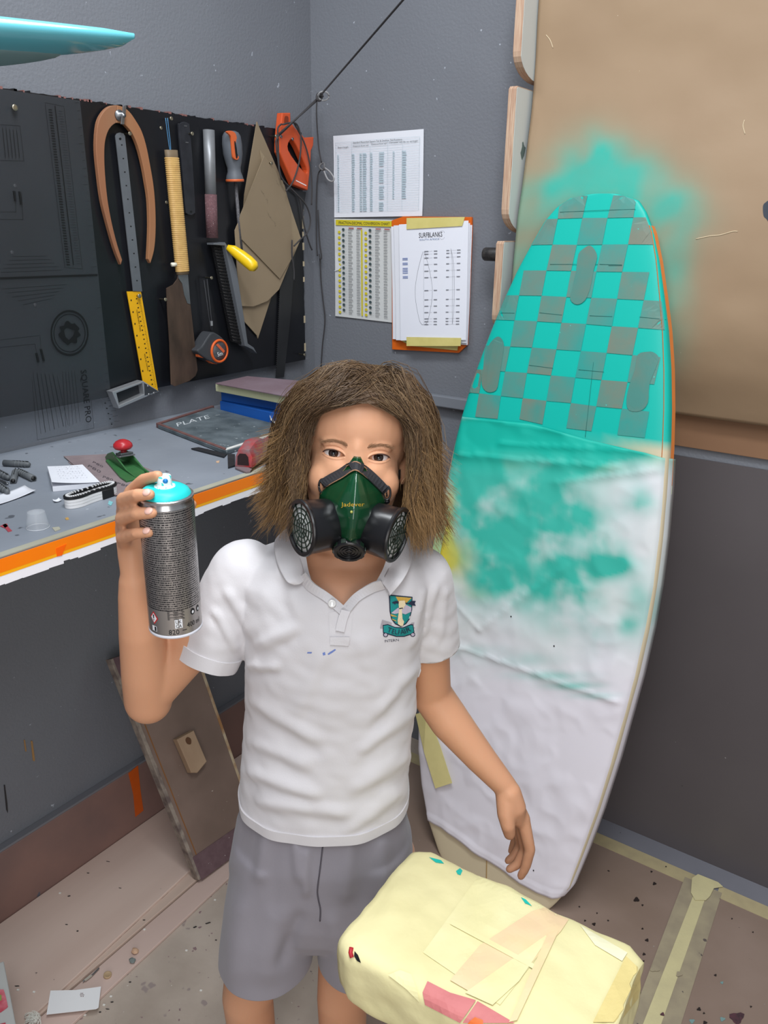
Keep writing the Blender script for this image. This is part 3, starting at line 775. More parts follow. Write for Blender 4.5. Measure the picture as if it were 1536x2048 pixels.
plate('stock', ho, PL(.026), .022, m_alu, ts, .0012, holes=[hi_])
plate('stock_web', hi_, PL(.010), .002, M('dark web', (52, 54, 58), 0.4, metal=.4), ts)
plate('stock_cheek', zc([(424, 1085), (560, 1163), (430, 1205)], 200, 540, 4.8), PL(.0264), .002, M('dark cheek', (70, 72, 76), 0.4, metal=.4), ts)
for p in ((296, 772), (298, 789), (308, 786)):
    q = PL(.0264).cast(p); lathe('rivet', q, (1, 0, 0), [(0, .0035), (.0012, .003), (.0015, 0)], m_steel, ts, 10)
screw((268, 591), .020, .005)

# ---- long knife with a wound cane handle
m_cane = M('wound cane', (206, 168, 104), 0.5, var=0.6, rgb2=(180, 138, 80), vs=60)
m_grip = M('grey-brown grip', (112, 96, 76), 0.6)
m_rust = M('rusty blade', (104, 84, 72), 0.32, metal=0.45, var=0.9, rgb2=(70, 58, 52), vs=26, stretch=(1, 1, .35), bump=0.06)
kn = thing('long_knife', 'broad rusty blade with a cane wound handle, hung by blue string', 'knife', PL(.01).cast((370, 770)))
kt_, kb_ = PL(.020).cast((342, 300)), PL(.020).cast((365.5, 549))
ax_ = (kb_ - kt_); U_ = Vector((0, 1, 0)); U_ = (U_ - ax_.normalized() * U_.dot(ax_.normalized())).normalized(); hw = (PL(.02).cast((355, 314)) - PL(.02).cast((330.5, 314))).length / 2
loft('grip_core', [ering(kt_ + ax_ * t, U_ * hw * .93, Vector((.009, 0, 0)), 20, .8) for t in (0, .06, .5, .97, 1)], m_grip, kn)
rings = []
for k in range(58 * 4 + 1):
    t = .058 + .918 * k / (58 * 4); b_ = .93 + .08 * abs(math.sin(math.pi * k / 4)) ** .6
    rings.append(ering(kt_ + ax_ * t, U_ * hw * b_ * 1.03, Vector((.0115 * b_, 0, 0)), 18, .85))
loft('cane_winding', rings, m_cane, kn)
bl = [(750, 50), (745, 85), (705, 140), (640, 175), (650, 400), (670, 700), (685, 1100), (720, 1118), (860, 1065), (920, 1015), (938, 960), (900, 600), (870, 330), (845, 50)]
plate('blade', zc(bl, 200, 540, 4.8), PL(.021), .003, m_rust, kn, .0006)
plate('tang_plate', zc([(750, 45), (845, 45), (868, 330), (840, 320), (810, 240), (790, 130), (755, 80)], 200, 540, 4.8), PL(.0225), .0016, m_steel, kn)
for a_, b_, c__ in (((331, 236), (338, 290), (341, 303)), ((335, 236), (341, 290), (341, 303))):
    tube('blue_string', [PL(.016).cast(p) for p in cr([a_, b_, c__], 4, False)], .0009, M('blue string', (70, 120, 160), 0.7), kn, 6)
q = PL(.02).cast((350, 529)); lathe('white_pin', q, (0, 1, 0), [(-.010, .0045), (.004, .0045)], M('white pin', (224, 220, 204), 0.5), kn, 12)

# ---- black flat bar
m_bar = M('black painted bar', (34, 35, 40), 0.35, var=0.5, rgb2=(52, 54, 60), vs=40)
bb = thing('flat_bar', 'black flat bar with rounded ends beside the cane handle', 'bar', PL(.01).cast((381, 428)))
bo = cr([(358, 256), (361, 247), (369, 243.5), (377, 247), (380, 256), (386, 330), (391, 418), (389, 427), (382, 430.5), (374, 427), (371, 417), (365, 340)], 4)
plate('bar', bo, PL(.010), .006, m_bar, bb, .0012)
for p in ((371, 252), (374, 285)): obox('slot', PL(.0104).cast(p), Vector((.0006, 0, 0)), Vector((0, .004, 0)), Vector((0, 0, .0012)), m_steel, bb)
plate('end_hole', cr([(380, 423), (382.5, 421), (385, 423.5), (382.5, 426)], 3), PL(.0104), .0004, m_ink, bb)

# ---- sanding tube
m_pipe = M('grey pipe', (134, 136, 140), 0.4, metal=0.35, var=0.5, rgb2=(116, 118, 122), vs=40)
m_sand = M('maroon sandpaper', (112, 80, 84), 0.9, var=0.7, rgb2=(86, 60, 66), vs=200, bump=0.5, bs=500, speck=((186, 168, 168), 330, 0.68))
st = thing('sanding_tube', 'grey pipe with maroon sandpaper glued round its lower end', 'sanding tool', PL(.012).cast((424, 476)))
a_, b_, c__ = PL(.014).cast((417.5, 260)), PL(.014).cast((421.5, 389)), PL(.014).cast((424.5, 476))
r_ = (PL(.014).cast((426, 262)) - PL(.014).cast((409, 262))).length / 2
lathe('pipe', a_, b_ - a_, [(0, r_ * .8), (0, r_), ((b_ - a_).length + .01, r_), ((b_ - a_).length + .01, r_ * .8)], m_pipe, st, 20)
lathe('sandpaper_sleeve', b_, c__ - b_, [(0, r_), (0, r_ * 1.06), ((c__ - b_).length, r_ * 1.06), ((c__ - b_).length, r_ * .5)], m_sand, st, 20)
q = PL(.014).cast((425, 273)); plate('pipe_hole', cr([(423, 272), (424.5, 268), (426, 272), (424.5, 277)], 3), PL(.014 + r_ * .9), .001, m_ink, st)

# ---- round file with soft grip handle
m_hg = M('grey rubber', (84, 88, 96), 0.55, var=0.5, rgb2=(104, 108, 114), vs=30); m_ho = M('orange plastic', (206, 98, 52), 0.45)
fi = thing('round_file', 'round rasp file with grey and orange soft grip handle', 'file', PL(.012).cast((480, 500)))
h0, h1 = PL(.019).cast((462, 262)), PL(.019).cast((470, 364)); A_ = h1 - h0; Lh = A_.length
pw = [(0, .45), (.03, .8), (.10, 1.02), (.25, 1.12), (.45, 1.1), (.62, .92), (.72, .76), (.80, .76), (.88, .92), (.95, 1.0), (1.0, 1.0)]
hr = (PL(.02).cast((476, 300)) - PL(.02).cast((449, 300))).length / 2 * .95
lathe('grip', h0, A_, [(t * Lh, w_ * hr) for t, w_ in pw], m_hg, fi, 20)
lathe('collar', h0 + A_ * .945, A_, [(0, hr * 1.0), (.001, hr * 1.04), (Lh * .05, hr * 1.04), (Lh * .055, hr * .6)], m_ho, fi, 20)
plate('orange_panel', cr(zc([(405, 350), (450, 337), (500, 365), (522, 450), (540, 600), (532, 650), (505, 655), (478, 625), (465, 500), (450, 400)], 380, 200, 5.486), 4), PL(.019 + hr * 1.02), .006, m_ho, fi, .001)
plate('dark_badge', cr(zc([(488, 470), (500, 462), (522, 590), (522, 630), (505, 630)], 380, 200, 5.486), 3), PL(.0195 + hr * 1.02), .001, m_ink, fi)
q0, q1 = PL(.016).cast((471, 362)), PL(.012).cast((482, 500)); tube('rasp_rod', [q0, (q0 + q1) / 2, q1], [.0042, .0046, .0050], M('rasp steel', (120, 118, 122), 0.5, metal=.5, var=.8, rgb2=(84, 84, 88), vs=300, bump=.5, bs=600), fi, 10)

# ---- cardboard templates on one nail
m_card = [M('cardboard', c_, 0.75, var=0.3, rgb2=tuple(v * .92 for v in c_), vs=9, bump=0.04) for c_ in ((146, 128, 104), (138, 121, 98), (150, 133, 108))]
for i, (pts, sm, d, lab) in enumerate([
        ([(483, 560), (483, 612), (487, 641), (514, 671), (516, 677), (544, 590), (548, 540)], 0, .006, 'tan cardboard template whose pointed tip hangs lowest'),
        ([(514, 243), (520, 258), (566, 364), (575, 400), (540, 440), (486, 440), (489, 390)], 0, .009, 'tan cardboard template with a tall spike rising above the tool board'),
        ([(520, 300), (566, 365), (583, 420), (602, 477), (584, 519), (560, 500), (540, 420)], 0, .012, 'tan cardboard template with a corner pointing right behind the others'),
        ([(480, 437), (470, 461), (474, 530), (478, 590), (483, 612), (507, 613), (535, 602), (558, 579), (566, 560), (590, 500), (586, 470), (540, 420)], 0, .015, 'tan cardboard template with a round lower edge behind the yellow handle'),
        ([(528, 313), (569, 370), (581, 418), (583, 470), (583, 518), (560, 558), (484, 479), (479, 436), (489, 410)], 0, .019, 'frontmost tan cardboard template, nailed and pencilled, in the bunch')]):
    o = plate('cardboard_template', pts, PL(d), .002, m_card[i % 3], None)
    tag(o, lab, 'template', 'cardboard templates')
    if i == 4:
        P = Print(); c = PL(d + .0004).cast; rn = random.Random(5)
        for (sx_, sy_, n_) in ((522, 380, 9), (532, 398, 5), (535, 425, 10), (545, 440, 8), (553, 362, 6)):
            for k in range(n_):
                x, y = sx_ + k * .9, sy_ + k * 1.6; P.line(c((x, y)), c((x + rn.uniform(-1, 2), y + rn.uniform(-3, 3))), .0005, NX_)
        P.build('pencil_notes', M('pencil', (92, 84, 74), .8), o)

# ---- rasp plane with yellow handle
rp = thing('rasp_plane', 'grey framed rasp plane with a yellow handle hanging over the cardboard', 'rasp plane', PL(.02).cast((475, 688)))
m_fr = M('grey frame', (108, 112, 118), 0.4, metal=.3)
plate('rasp_face', [(427, 490), (449, 493), (487, 690), (466, 684)], PL(.022), .010, M('black rasp', (26, 26, 28), 0.5, metal=.4, bump=.9, bs=420), rp, .001)
P0_, P1_ = PL(.0228).cast, None
for k in range(30):
    t = (k + .5) / 30; a_ = P0_((428 + 38 * t, 492 + 191 * t)); b_ = P0_((449 + 37 * t, 496 + 193 * t)); tube('rasp_tooth_row', [a_, b_], .0009, m_peg, rp, 4)
fr_ = zc([(260, 88), (385, 80), (405, 110), (460, 230), (510, 370), (600, 950), (635, 1190), (700, 1235), (735, 1300), (690, 1258), (605, 1217), (560, 1000), (385, 118), (262, 108)], 380, 470, 5.486)
plate('frame', fr_, PL(.034), .024, m_fr, rp, .001)
sp_ = [(454, 494, .036, .006), (466, 500, .046, .012), (482, 512, .062, .0145), (497, 524, .078, .0155), (507, 533, .09, .0145), (511, 537, .096, .009)]
fr2 = frames([PL(d).cast((x, y)) for x, y, d, r in sp_])
loft('handle', [ering(f[0], f[2] * s_[3], f[3] * s_[3] * .85, 16) for f, s_ in zip(fr2, sp_)], M('yellow plastic', (238, 196, 20), 0.3, coat=.3), rp)

# ---- tape measure on a strap
tm = thing('tape_measure', 'black and orange tape measure hanging by its strap', 'tape measure', PL(.012).cast((425, 728)))
m_tmb = M('dark grey case', (58, 60, 64), 0.5); 
for a_, b_ in (((408, 560), (420, 650)), ((414, 558), (424, 650))): tube('strap', [PL(.014).cast(a_), PL(.016).cast(b_), PL(.02).cast((424, 668))], .0016, M('black strap', (30, 31, 36), .6), tm, 6)
obox('strap_clip', PL(.017).cast((423, 647)), Vector((.002, 0, 0)), Vector((0, .003, 0)), Vector((0, 0, .006)), m_alu, tm, .0008)
body = cr([(424, 665), (433, 667), (448, 679), (456, 700), (449, 721), (438, 728), (420, 722), (404, 712), (397, 706), (396, 700), (405, 692), (415, 676)], 4)
plate('case', body, PL(.042), .036, m_tmb, tm, .003)
cc = PL(.043).cast((439, 702)); rr = (PL(.043).cast((456, 702)) - cc).length
lathe('orange_ring', cc, (1, 0, 0), [(-.006, rr * 1.0), (.001, rr * 1.0), (.003, rr * .95), (.003, rr * .84), (.001, rr * .80), (-.004, rr * .8)], M('orange ring', (214, 92, 34), .45), tm, 36)
lathe('label_disc', cc, (1, 0, 0), [(-.004, rr * .82), (.0012, rr * .82), (.0014, 0)], M('label disc', (62, 64, 68), .4, var=.6, rgb2=(96, 98, 102), vs=90), tm, 32)
cp = PX(cc.x + .0022)
plate('label_print', [(432, 690), (436, 687), (450, 702), (447, 706)], cp, .0005, M('orange label', (206, 96, 60), .5), tm)
text_px('lettering', '5m', (436, 713), (446, 710), (434, 705), cp, m_white, tm)
plate('lock_button', zc([(945, 800), (1020, 810), (1100, 880), (1130, 905), (1080, 900), (1010, 850), (950, 835)], 200, 540, 4.8), PL(.036), .012, m_ho, tm, .001)

# ---- hand saw
m_saw = M('dark saw blade', (52, 53, 55), 0.38, metal=.5, var=.5, rgb2=(66, 66, 68), vs=12)
sw = thing('hand_saw', 'hand saw with orange handle and dark blade at the right end of the tool board', 'saw', PL(.012).cast((560, 755)))
te = []
for k in range(45):
    t = k / 44; x = 559 - 7.5 * t; y = 578 + 176 * t; te += [(x, y), (x + 1.4, y + 2)]
plate('blade', [(572, 378), (612, 384), (604, 440), (590, 515), (581, 636), (568, 754)] + te[::-1] + [(566, 520), (574, 440)], PL(.0055), .0022, m_saw, sw)
so = zc([(1000, 290), (1015, 140), (1105, 140), (1108, 240), (1160, 310), (1260, 412), (1360, 405), (1355, 500), (1330, 560), (1325, 700), (1295, 990), (1140, 930), (985, 575), (985, 440)], 380, 200, 5.486)
shn = zc([(1112, 432), (1082, 550), (1250, 785), (1288, 770), (1222, 610), (1165, 490)], 380, 200, 5.486)
plate('handle', so, PL(.024), .020, M('orange saw handle', (204, 84, 44), 0.42, var=.3, rgb2=(182, 72, 38), vs=20), sw, .003, holes=[cr(shn, 4)])
hh = zc([(1035, 250), (1040, 185), (1060, 175), (1080, 190), (1080, 245), (1060, 250)], 380, 200, 5.486)
plate('hang_slot', cr(hh, 3), PL(.0246), .001, M('dark orange', (128, 52, 28), .5), sw)
plate('white_line', zc([(1165, 878), (1278, 935), (1276, 944), (1163, 888)], 380, 200, 5.486), PL(.0246), .0005, m_white, sw)
for p in ((585, 278), (562, 273)): 
    q = PL(.0242).cast(p); lathe('bolt', q, (1, 0, 0), [(0, .004), (.0015, .0035), (.0015, 0)], m_steel, sw, 12)

# ---- cords
m_cord = M('dark cord', (58, 56, 58), 0.7); m_cordl = M('light cord', (150, 150, 152), 0.7)
def cords(name, lists, rad, label, mt, loc):
    t = thing(name, label, 'cord', loc)
    for i, l in enumerate(lists): tube('strand', l, rad, mt, t, 7)
    return t
hk = PL(.03).cast((556, 273)); kn1 = BW(.18).cast((640, 192)); far = CAM + ray(820, -16) * 1.55
kn1 = CAM + ray(640, 192) * 2.05
ct = cords('taut_cord', [[hk, (hk + kn1) / 2, kn1, kn1 + (far - kn1) * .5, far, far + (far - kn1) * .6], [hk + Vector((.004, 0, .006)), kn1 + Vector((0, 0, -.004))]], .0023, 'taut dark cord running from the saw up out of the picture', m_cord, hk)
lp = []
for k in np.linspace(0, 2 * math.pi, 20): lp.append(CAM + ray(647 + 11 * math.cos(k), 192 + 9 * math.sin(k)) * (2.04 + .01 * math.sin(k)))
tube('knot_loop', lp, .0022, m_cordl, ct, 7)
lp = []
for k in np.linspace(0, 4 * math.pi, 26): lp.append(CAM + ray(637 + 5 * math.cos(k) + k * .3, 194 + 8 * math.sin(k)) * (2.045 + .006 * math.cos(k)))
tube('knot', lp, .0022, m_cord, ct, 7)
def L3(pts, d): return [PL(d).cast(p) for p in cr(pts, 5, False)]
cords('tangled_cord', [L3([(556, 275), (552, 285), (556, 320), (563, 355), (590, 385), (612, 410), (621, 440), (615, 465), (602, 478), (588, 492)], .034), L3([(563, 248), (556, 256), (556, 275), (558, 330), (563, 360)], .03),
      L3([(565, 249), (590, 246), (600, 265), (602, 290), (597, 330), (585, 365), (572, 382)], .038), L3([(588, 246), (606, 280), (616, 310), (622, 345), (624, 380), (623, 410)], .034),
      L3([(575, 375), (598, 395), (608, 450), (618, 485), (624, 500)], .012), L3([(584, 480), (584, 510), (588, 540), (588, 560)], .024)], .0021, 'tangled thin cord draped over the orange saw handle', m_cord, PL(.03).cast((600, 500)))
def L4(pts, d): return [BW(d).cast(p) for p in cr(pts, 5, False)]
ct2 = cords('hanging_cord', [L4([(634, 200), (633, 230), (637, 290), (643, 325)], .03), L4([(645, 338), (636, 350), (633, 400), (633, 480), (635, 512)], .02), L4([(636, 420), (639, 480), (643, 512), (641, 518), (638, 508)], .02),
      L4([(640, 516), (642, 560), (646, 600), (650, 640), (645, 690), (642, 735)], .012)], .0018, 'knotted cord hanging down the room corner beside the papers', m_cord, BW(.02).cast((642, 735)))
lp = [BW(.03).cast((645 + 5 * math.cos(k), 333 + 7 * math.sin(k))) + Vector((0, -.003 * math.cos(2 * k), 0)) for k in np.linspace(0, 4 * math.pi, 26)]
tube('knot', lp, .0024, M('grey cord', (106, 106, 108), .7), ct2, 7)
tube('cord_loop', L4([(650, 336), (660, 344), (668, 357), (664, 363), (655, 358), (648, 342)], .032), .0022, m_cordl, ct2, 7)

# ---- surfboard nose on the rack overhead
m_aq = M('aqua resin', (106, 196, 212), 0.25, coat=.4, spec=.4)
nb = thing('overhead_surfboard', 'aqua surfboard nose poking in at the top left corner', 'surfboard', at(0, 110, 1.15))
tp = at(268, 70, 1.22)
rings = []; nP = 22
for i in range(nP):
    t = i / (nP - 1); s_ = 1 - t
    # the spine runs out of frame to the left and a little towards the wall
    bx = tp + (RV * -0.62 + HV * -0.13) * s_ ** 1.0 + ZV * (-0.012 * math.sin(min(1, s_ * 1.5) * math.pi / 2) * 1 + 0.05 * s_ * s_)
    hwid = 0.20 * s_ ** 0.60; th = 0.004 + 0.036 * s_ ** 0.55
    rings.append(ering(bx + ZV * (-th * .3), (HV * .98 + RV * .25) * max(hwid, .002), ZV * max(th, .003) * .8, 28, .85))
loft('hull', rings, m_aq, nb)
und = []
for i in range(nP):
    t = i / (nP - 1); s_ = .16 + .84 * (1 - t)
    bx = tp + (RV * -0.62 + HV * -0.13) * s_ + ZV * (-0.012 * math.sin(min(1, s_ * 1.5) * math.pi / 2) + 0.05 * s_ * s_)
    dn = .003 + .037 * (1 - t) ** .8
    und.append(ering(bx + ZV * (-.014 - .018 * (1 - t) - dn * .5) + HV * .03, (HV * .98 + RV * .25) * (.004 + .146 * (1 - t) ** .6), ZV * dn * .75, 24, .9))
loft('underside', und, M('shade-toned underside', (120, 150, 152), .4, var=.5, rgb2=(104, 134, 136), vs=6), nb)  # shade under the board is put into this grey-green colour
# ================================================================== the leaning surfboard
BB = Vector((0, 1.47, 0)); BT = Vector((0, 1.735, 1.60))
Bv = (BT - BB).normalized(); Bu = Vector((1, 0, 0)); Bn = Bu.cross(Bv).normalized()      # Bn towards the camera
if Bn.y > 0: Bn = -Bn
BPL = PP(BB, Bn)
def ab(p):
    q = BPL.cast(p) - BB; return (q.dot(Bu), q.dot(Bv))
Lp = [(1165, 390), (1138, 396), (1112, 413), (1088, 440), (1060, 487), (1030, 540), (1000, 602), (975, 660), (955, 712), (935, 768), (915, 835), (900, 895), (886, 960), (872, 1040), (858, 1110), (848, 1180), (838, 1270), (832, 1360), (829, 1440), (829, 1500), (836, 1570), (850, 1640), (873, 1705), (905, 1770), (945, 1830), (985, 1868)]
Rp = [(1250, 391), (1276, 400), (1290, 422), (1305, 462), (1316, 520), (1324, 590), (1331, 660), (1335, 740), (1336, 820), (1334, 900), (1329, 985), (1321, 1080), (1309, 1175), (1294, 1262), (1272, 1360), (1250, 1440), (1225, 1530), (1193, 1630), (1162, 1715), (1137, 1780), (1105, 1815), (1060, 1850), (1030, 1868)]
La = sorted([(b, a) for a, b in map(ab, Lp)]); Ra = sorted([(b, a) for a, b in map(ab, Rp)])
bmin = max(La[0][0], Ra[0][0]); bmax = ab((1208, 387))[1]
bmid = (La[-1][1] + Ra[-1][1]) / 2; bnose = (La[0][1] + Ra[0][1]) / 2
def aL(b): return float(np.interp(b, [v[0] for v in La] + [bmax], [v[1] for v in La] + [La[-1][1] + .02]))
def aR(b): return float(np.interp(b, [v[0] for v in Ra] + [bmax], [v[1] for v in Ra] + [Ra[-1][1] - .02]))
TH = 0.062
def thick(b): return TH * min(1, 0.30 + 0.7 * sstep(0, .35, bmax - b)) * (0.35 + .65 * sstep(0, .35, b - bmin))
KK = 4.5
def nf(a, b):            # front (bottom side) surface height over the board plane
    l, r = aL(b), aR(b); c = (l + r) / 2; h = max((r - l) / 2, 1e-4); u = min(1, abs((a - c) / h))
    t = thick(b); return -t / 2 + t / 2 * (1 - u ** KK) ** (1 / KK)
def bp(a, b, off=0.0): return BB + Bu * a + Bv * b + Bn * off
CREAM = np.array(lin((206, 192, 162))[:3]); TQ = np.array(lin((4, 178, 164))[:3])
sb = thing('surfboard', 'surfboard leaning on the back wall, turquoise checked tail up, masked in white paper', 'surfboard', bp((aL(bmin) + aR(bmin)) / 2, bmin, -.02))
rings = []; nb_ = 110; cols = []
for i in range(nb_ + 1):
    t = i / nb_; b = bmin + (bmax - bmin) * (0.5 - 0.5 * math.cos(math.pi * t)); l, r = aL(b), aR(b)
    if i in (0, nb_): c = (l + r) / 2; l, r = c - (r - l) * .35, c + (r - l) * .35
    tt = thick(b) * (.4 if i in (0, nb_) else 1)
    ring = []
    for k in range(44):
        an = 2 * math.pi * k / 44; ca, sa = math.cos(an), math.sin(an)
        x = (l + r) / 2 + (r - l) / 2 * math.copysign(abs(ca) ** (2 / KK), ca); n_ = -tt / 2 + tt / 2 * math.copysign(abs(sa) ** (2 / KK), sa)
        q = bp(x, b, n_); ring.append(q)
        pt = proj(q); f_ = sstep(905, 880, pt[1]) if n_ > -tt * .8 else 0
        cols.append((*(CREAM * (1 - f_) + TQ * f_), 1))
    rings.append(ring)
m_board = M('sprayed board', (206, 192, 162), 0.42, var=.25, rgb2=(20, 186, 174), vs=7, attr='paint', bump=.03)
# the cream foam must stay cream: mix noise only slightly
hull = loft('hull', rings, M('sprayed hull', (206, 192, 162), 0.45, attr='paint', bump=.04, bs=40), sb); set_col(hull, cols)
# checks: masking squares left on the sprayed tail
Zg = lambda pts: zc(pts, 900, 380, 3.339)
G = {0: {0: (735, 30), 1: (922, 28), 2: (1095, 28), 3: (1248, 20)},
     1: {-1: (545, 195), 0: (720, 192), 1: (885, 187), 2: (1052, 187), 3: (1225, 183), 4: (1390, 180)},
     2: {-1: (520, 366), 0: (685, 365), 1: (848, 367), 2: (1017, 365), 3: (1190, 363), 4: (1360, 363)},
     3: {-2: (330, 535), -1: (490, 537), 0: (645, 538), 1: (810, 540), 2: (978, 545), 3: (1150, 547), 4: (1330, 548), 5: (1490, 550)},
     4: {-2: (290, 700), -1: (460, 703), 0: (613, 706), 1: (778, 715), 2: (945, 720), 3: (1117, 727), 4: (1293, 735), 5: (1450, 742)},
     5: {-2: (255, 862), -1: (430, 870), 0: (583, 877), 1: (745, 887), 2: (910, 895), 3: (1082, 910), 4: (1255, 920), 5: (1430, 932)},
     6: {-3: (60, 1030), -2: (220, 1036), -1: (402, 1045), 0: (548, 1052), 1: (712, 1065), 2: (875, 1075), 3: (1047, 1088), 4: (1218, 1103), 5: (1400, 1115)},
     7: {-3: (40, 1190), -2: (215, 1200), -1: (368, 1212), 0: (515, 1222), 1: (675, 1238), 2: (838, 1252), 3: (1012, 1268), 4: (1185, 1282), 5: (1360, 1297)},
     8: {-3: (20, 1345), -2: (190, 1358), -1: (340, 1375), 0: (487, 1390), 1: (645, 1408), 2: (808, 1422), 3: (978, 1445), 4: (1148, 1460), 5: (1328, 1480), 6: (1500, 1500)},
     9: {-3: (0, 1500), -2: (165, 1515), -1: (318, 1528), 0: (465, 1530), 1: (618, 1565), 2: (778, 1590), 3: (945, 1610), 4: (1118, 1635), 5: (1298, 1655), 6: (1450, 1670)}}
m_chk = M('oversprayed masking square', (98, 130, 120), 0.6, var=.85, rgb2=(30, 150, 142), vs=11, detail=6, speck=((60, 220, 206), 170, 0.76))
m_chk2 = M('brown oversprayed square', (118, 124, 110), 0.6, var=.8, rgb2=(46, 142, 134), vs=13, detail=6, speck=((60, 220, 206), 170, 0.76))
def clip_ab(poly, inset=0.004):
    out = []
    for i in range(len(poly)):               # densify, then clamp to the outline
        p, q = poly[i], poly[(i + 1) % len(poly)]
        for k in range(8): out.append((p[0] + (q[0] - p[0]) * k / 8, p[1] + (q[1] - p[1]) * k / 8))
    res = []
    for a, b in out:
        b = min(b, bmax - inset); l, r = aL(b) + inset, aR(b) - inset
        res.append((min(max(a, l), r), b))
    return res
def area2(P): return abs(sum(P[i][0] * P[(i + 1) % len(P)][1] - P[(i + 1) % len(P)][0] * P[i][1] for i in range(len(P)))) / 2
def decal(name, poly_ab, off, mat, parent, inset=0.004, th=0.0007):
    P = clip_ab(poly_ab, inset)
    if area2(P) < 1.2e-4: return None
    bm = bmesh.new(); vs = [bm.verts.new((a, b, 0)) for a, b in P]
    bm.faces.new(vs); bmesh.ops.remove_doubles(bm, verts=bm.verts, dist=1e-4)
    bmesh.ops.triangulate(bm, faces=bm.faces)
    bmesh.ops.subdivide_edges(bm, edges=[e for e in bm.edges if e.calc_length() > .03], cuts=2, use_grid_fill=False)
    for v in bm.verts: v.co = bp(v.co.x, v.co.y, nf(v.co.x, v.co.y) + off)
    bm.normal_update()
    for f in bm.faces:
        if f.normal.dot(Bn) < 0: f.normal_flip()
    return from_bm(name, bm, mat, parent)
# the rows also get a square above the topmost row line
for r in range(0, 9):
    for c in range(-3, 6):
        if (r + c) % 2 != 0: continue
        ks_ = [(r, c), (r, c + 1), (r + 1, c + 1), (r + 1, c)]
        if not all(k[1] in G[k[0]] for k in ks_): continue
        qd = [ab(p) for p in Zg([G[k[0]][k[1]] for k in ks_])]
        decal('check_square', qd, .0012, m_chk if (r * 3 + c) % 3 else m_chk2, sb)
# fin plugs: long rounded plates
m_fin = M('fin plug cover', (72, 132, 124), 0.5, var=.8, rgb2=(110, 120, 108), vs=14)
for pts, wd in (([(905, 385), (860, 430), (845, 540), (820, 650), (805, 730), (850, 765), (905, 735), (940, 650), (960, 540), (985, 450), (965, 395), (935, 372)], 0),
                ([(300, 985), (245, 1050), (215, 1200), (210, 1300), (250, 1348), (310, 1335), (330, 1250), (350, 1120), (360, 1030), (335, 985)], 0),
                ([(1320, 1080), (1255, 1100), (1235, 1200), (1200, 1300), (1180, 1400), (1195, 1470), (1270, 1475), (1320, 1420), (1330, 1300), (1370, 1190), (1390, 1120), (1360, 1085)], 0)):
    P = [ab(p) for p in Zg(cr(pts, 3))]
    decal('fin_plug', P, .0022, m_fin, sb)
m_seam = M('fine dark line', (30, 110, 104), 0.6)
for p0, p1 in (((960, 1150), (905, 1650)), ((735, 148), (1240, 128)), ((1060, 505), (1150, 505)), ((670, 497), (990, 497)), ((1000, 497), (1150, 500)), ((600, 820), (750, 835)), ((935, 840), (1085, 845)), ((300, 818), (430, 822)), ((1265, 848), (1430, 862)), ((860, 1200), (1030, 1215)), ((530, 1170), (690, 1190))):
    A_, B_ = [ab(p) for p in Zg([p0, p1])]
    tube('tape_seam', [bp(A_[0] + (B_[0] - A_[0]) * t, A_[1] + (B_[1] - A_[1]) * t, nf(A_[0] + (B_[0] - A_[0]) * t, A_[1] + (B_[1] - A_[1]) * t) + .0018) for t in (0, .25, .5, .75, 1)], .0004, m_seam, sb, 4)
# stringer on the bare nose
A_, B_ = ab((975, 1660)), ab((972, 1790))
tube('stringer', [bp(A_[0] + (B_[0] - A_[0]) * t, A_[1] + (B_[1] - A_[1]) * t, nf(A_[0] + (B_[0] - A_[0]) * t, A_[1] + (B_[1] - A_[1]) * t) + .0003) for t in np.linspace(-.4, 1, 6)], .0016, M('stringer', (168, 138, 92), .5), sb, 6)
# white masking paper with paint clouds
PW = np.array(lin((226, 222, 230))[:3]); YL = np.array(lin((226, 200, 40))[:3]); TC = np.array(lin((2, 174, 156))[:3]); GN = np.array(lin((150, 205, 150))[:3])
tqb = [(1130, 872, 260, 55, 1.6), (990, 945, 80, 40, .6), (930, 1000, 40, 60, .4), (1100, 1080, 120, 80, .15), (1010, 1180, 60, 50, .25), (950, 870, 60, 45, .5), (1000, 990, 80, 70, .95), (1090, 1000, 90, 60, .7), (960, 1060, 60, 70, .45), (1020, 1090, 45, 60, .95), (1060, 1120, 60, 50, .7), (1180, 1130, 70, 30, .8), (1150, 1040, 60, 40, .65), (1220, 1080, 50, 30, .5),
       (1238, 1130, 28, 18, .6), (1280, 1008, 26, 30, .75), (1172, 1210, 28, 45, .9), (1130, 1200, 60, 50, .3), (1280, 1215, 30, 55, .4), (1255, 1250, 18, 18, .5), (1080, 1170, 90, 60, .45), (950, 1160, 60, 50, .35), (1220, 900, 90, 22, .7), (1200, 940, 60, 18, .4),
       (1180, 1270, 80, 40, .18), (1050, 1320, 80, 14, .22), (1100, 1350, 70, 9, .4), (1150, 1370, 50, 8, .5), (1190, 1390, 40, 7, .4), (960, 1300, 60, 12, .18), (920, 960, 30, 60, .5), (1100, 950, 40, 20, .4)]
yeb = [(885, 1085, 16, 50, .6), (895, 1060, 16, 60, .9), (888, 1110, 25, 30, .95), (915, 1120, 40, 22, .55), (960, 905, 30, 10, .6), (1000, 930, 50, 10, .3), (930, 1150, 40, 25, .35), (920, 890, 14, 14, .5), (905, 990, 14, 40, .5), (1190, 935, 40, 8, .4), (1310, 900, 30, 25, .35), (940, 1090, 30, 20, .35), (955, 1185, 30, 14, .3)]
topl = [(917, 833), (985, 840), (1060, 846), (1180, 880), (1290, 905), (1330, 918), (1340, 925)]
botl = [(815, 1615), (850, 1640), (885, 1655), (925, 1682), (960, 1710), (1000, 1735), (1040, 1765), (1075, 1785), (1105, 1797), (1140, 1800), (1180, 1800)]
NU, NV = 90, 190
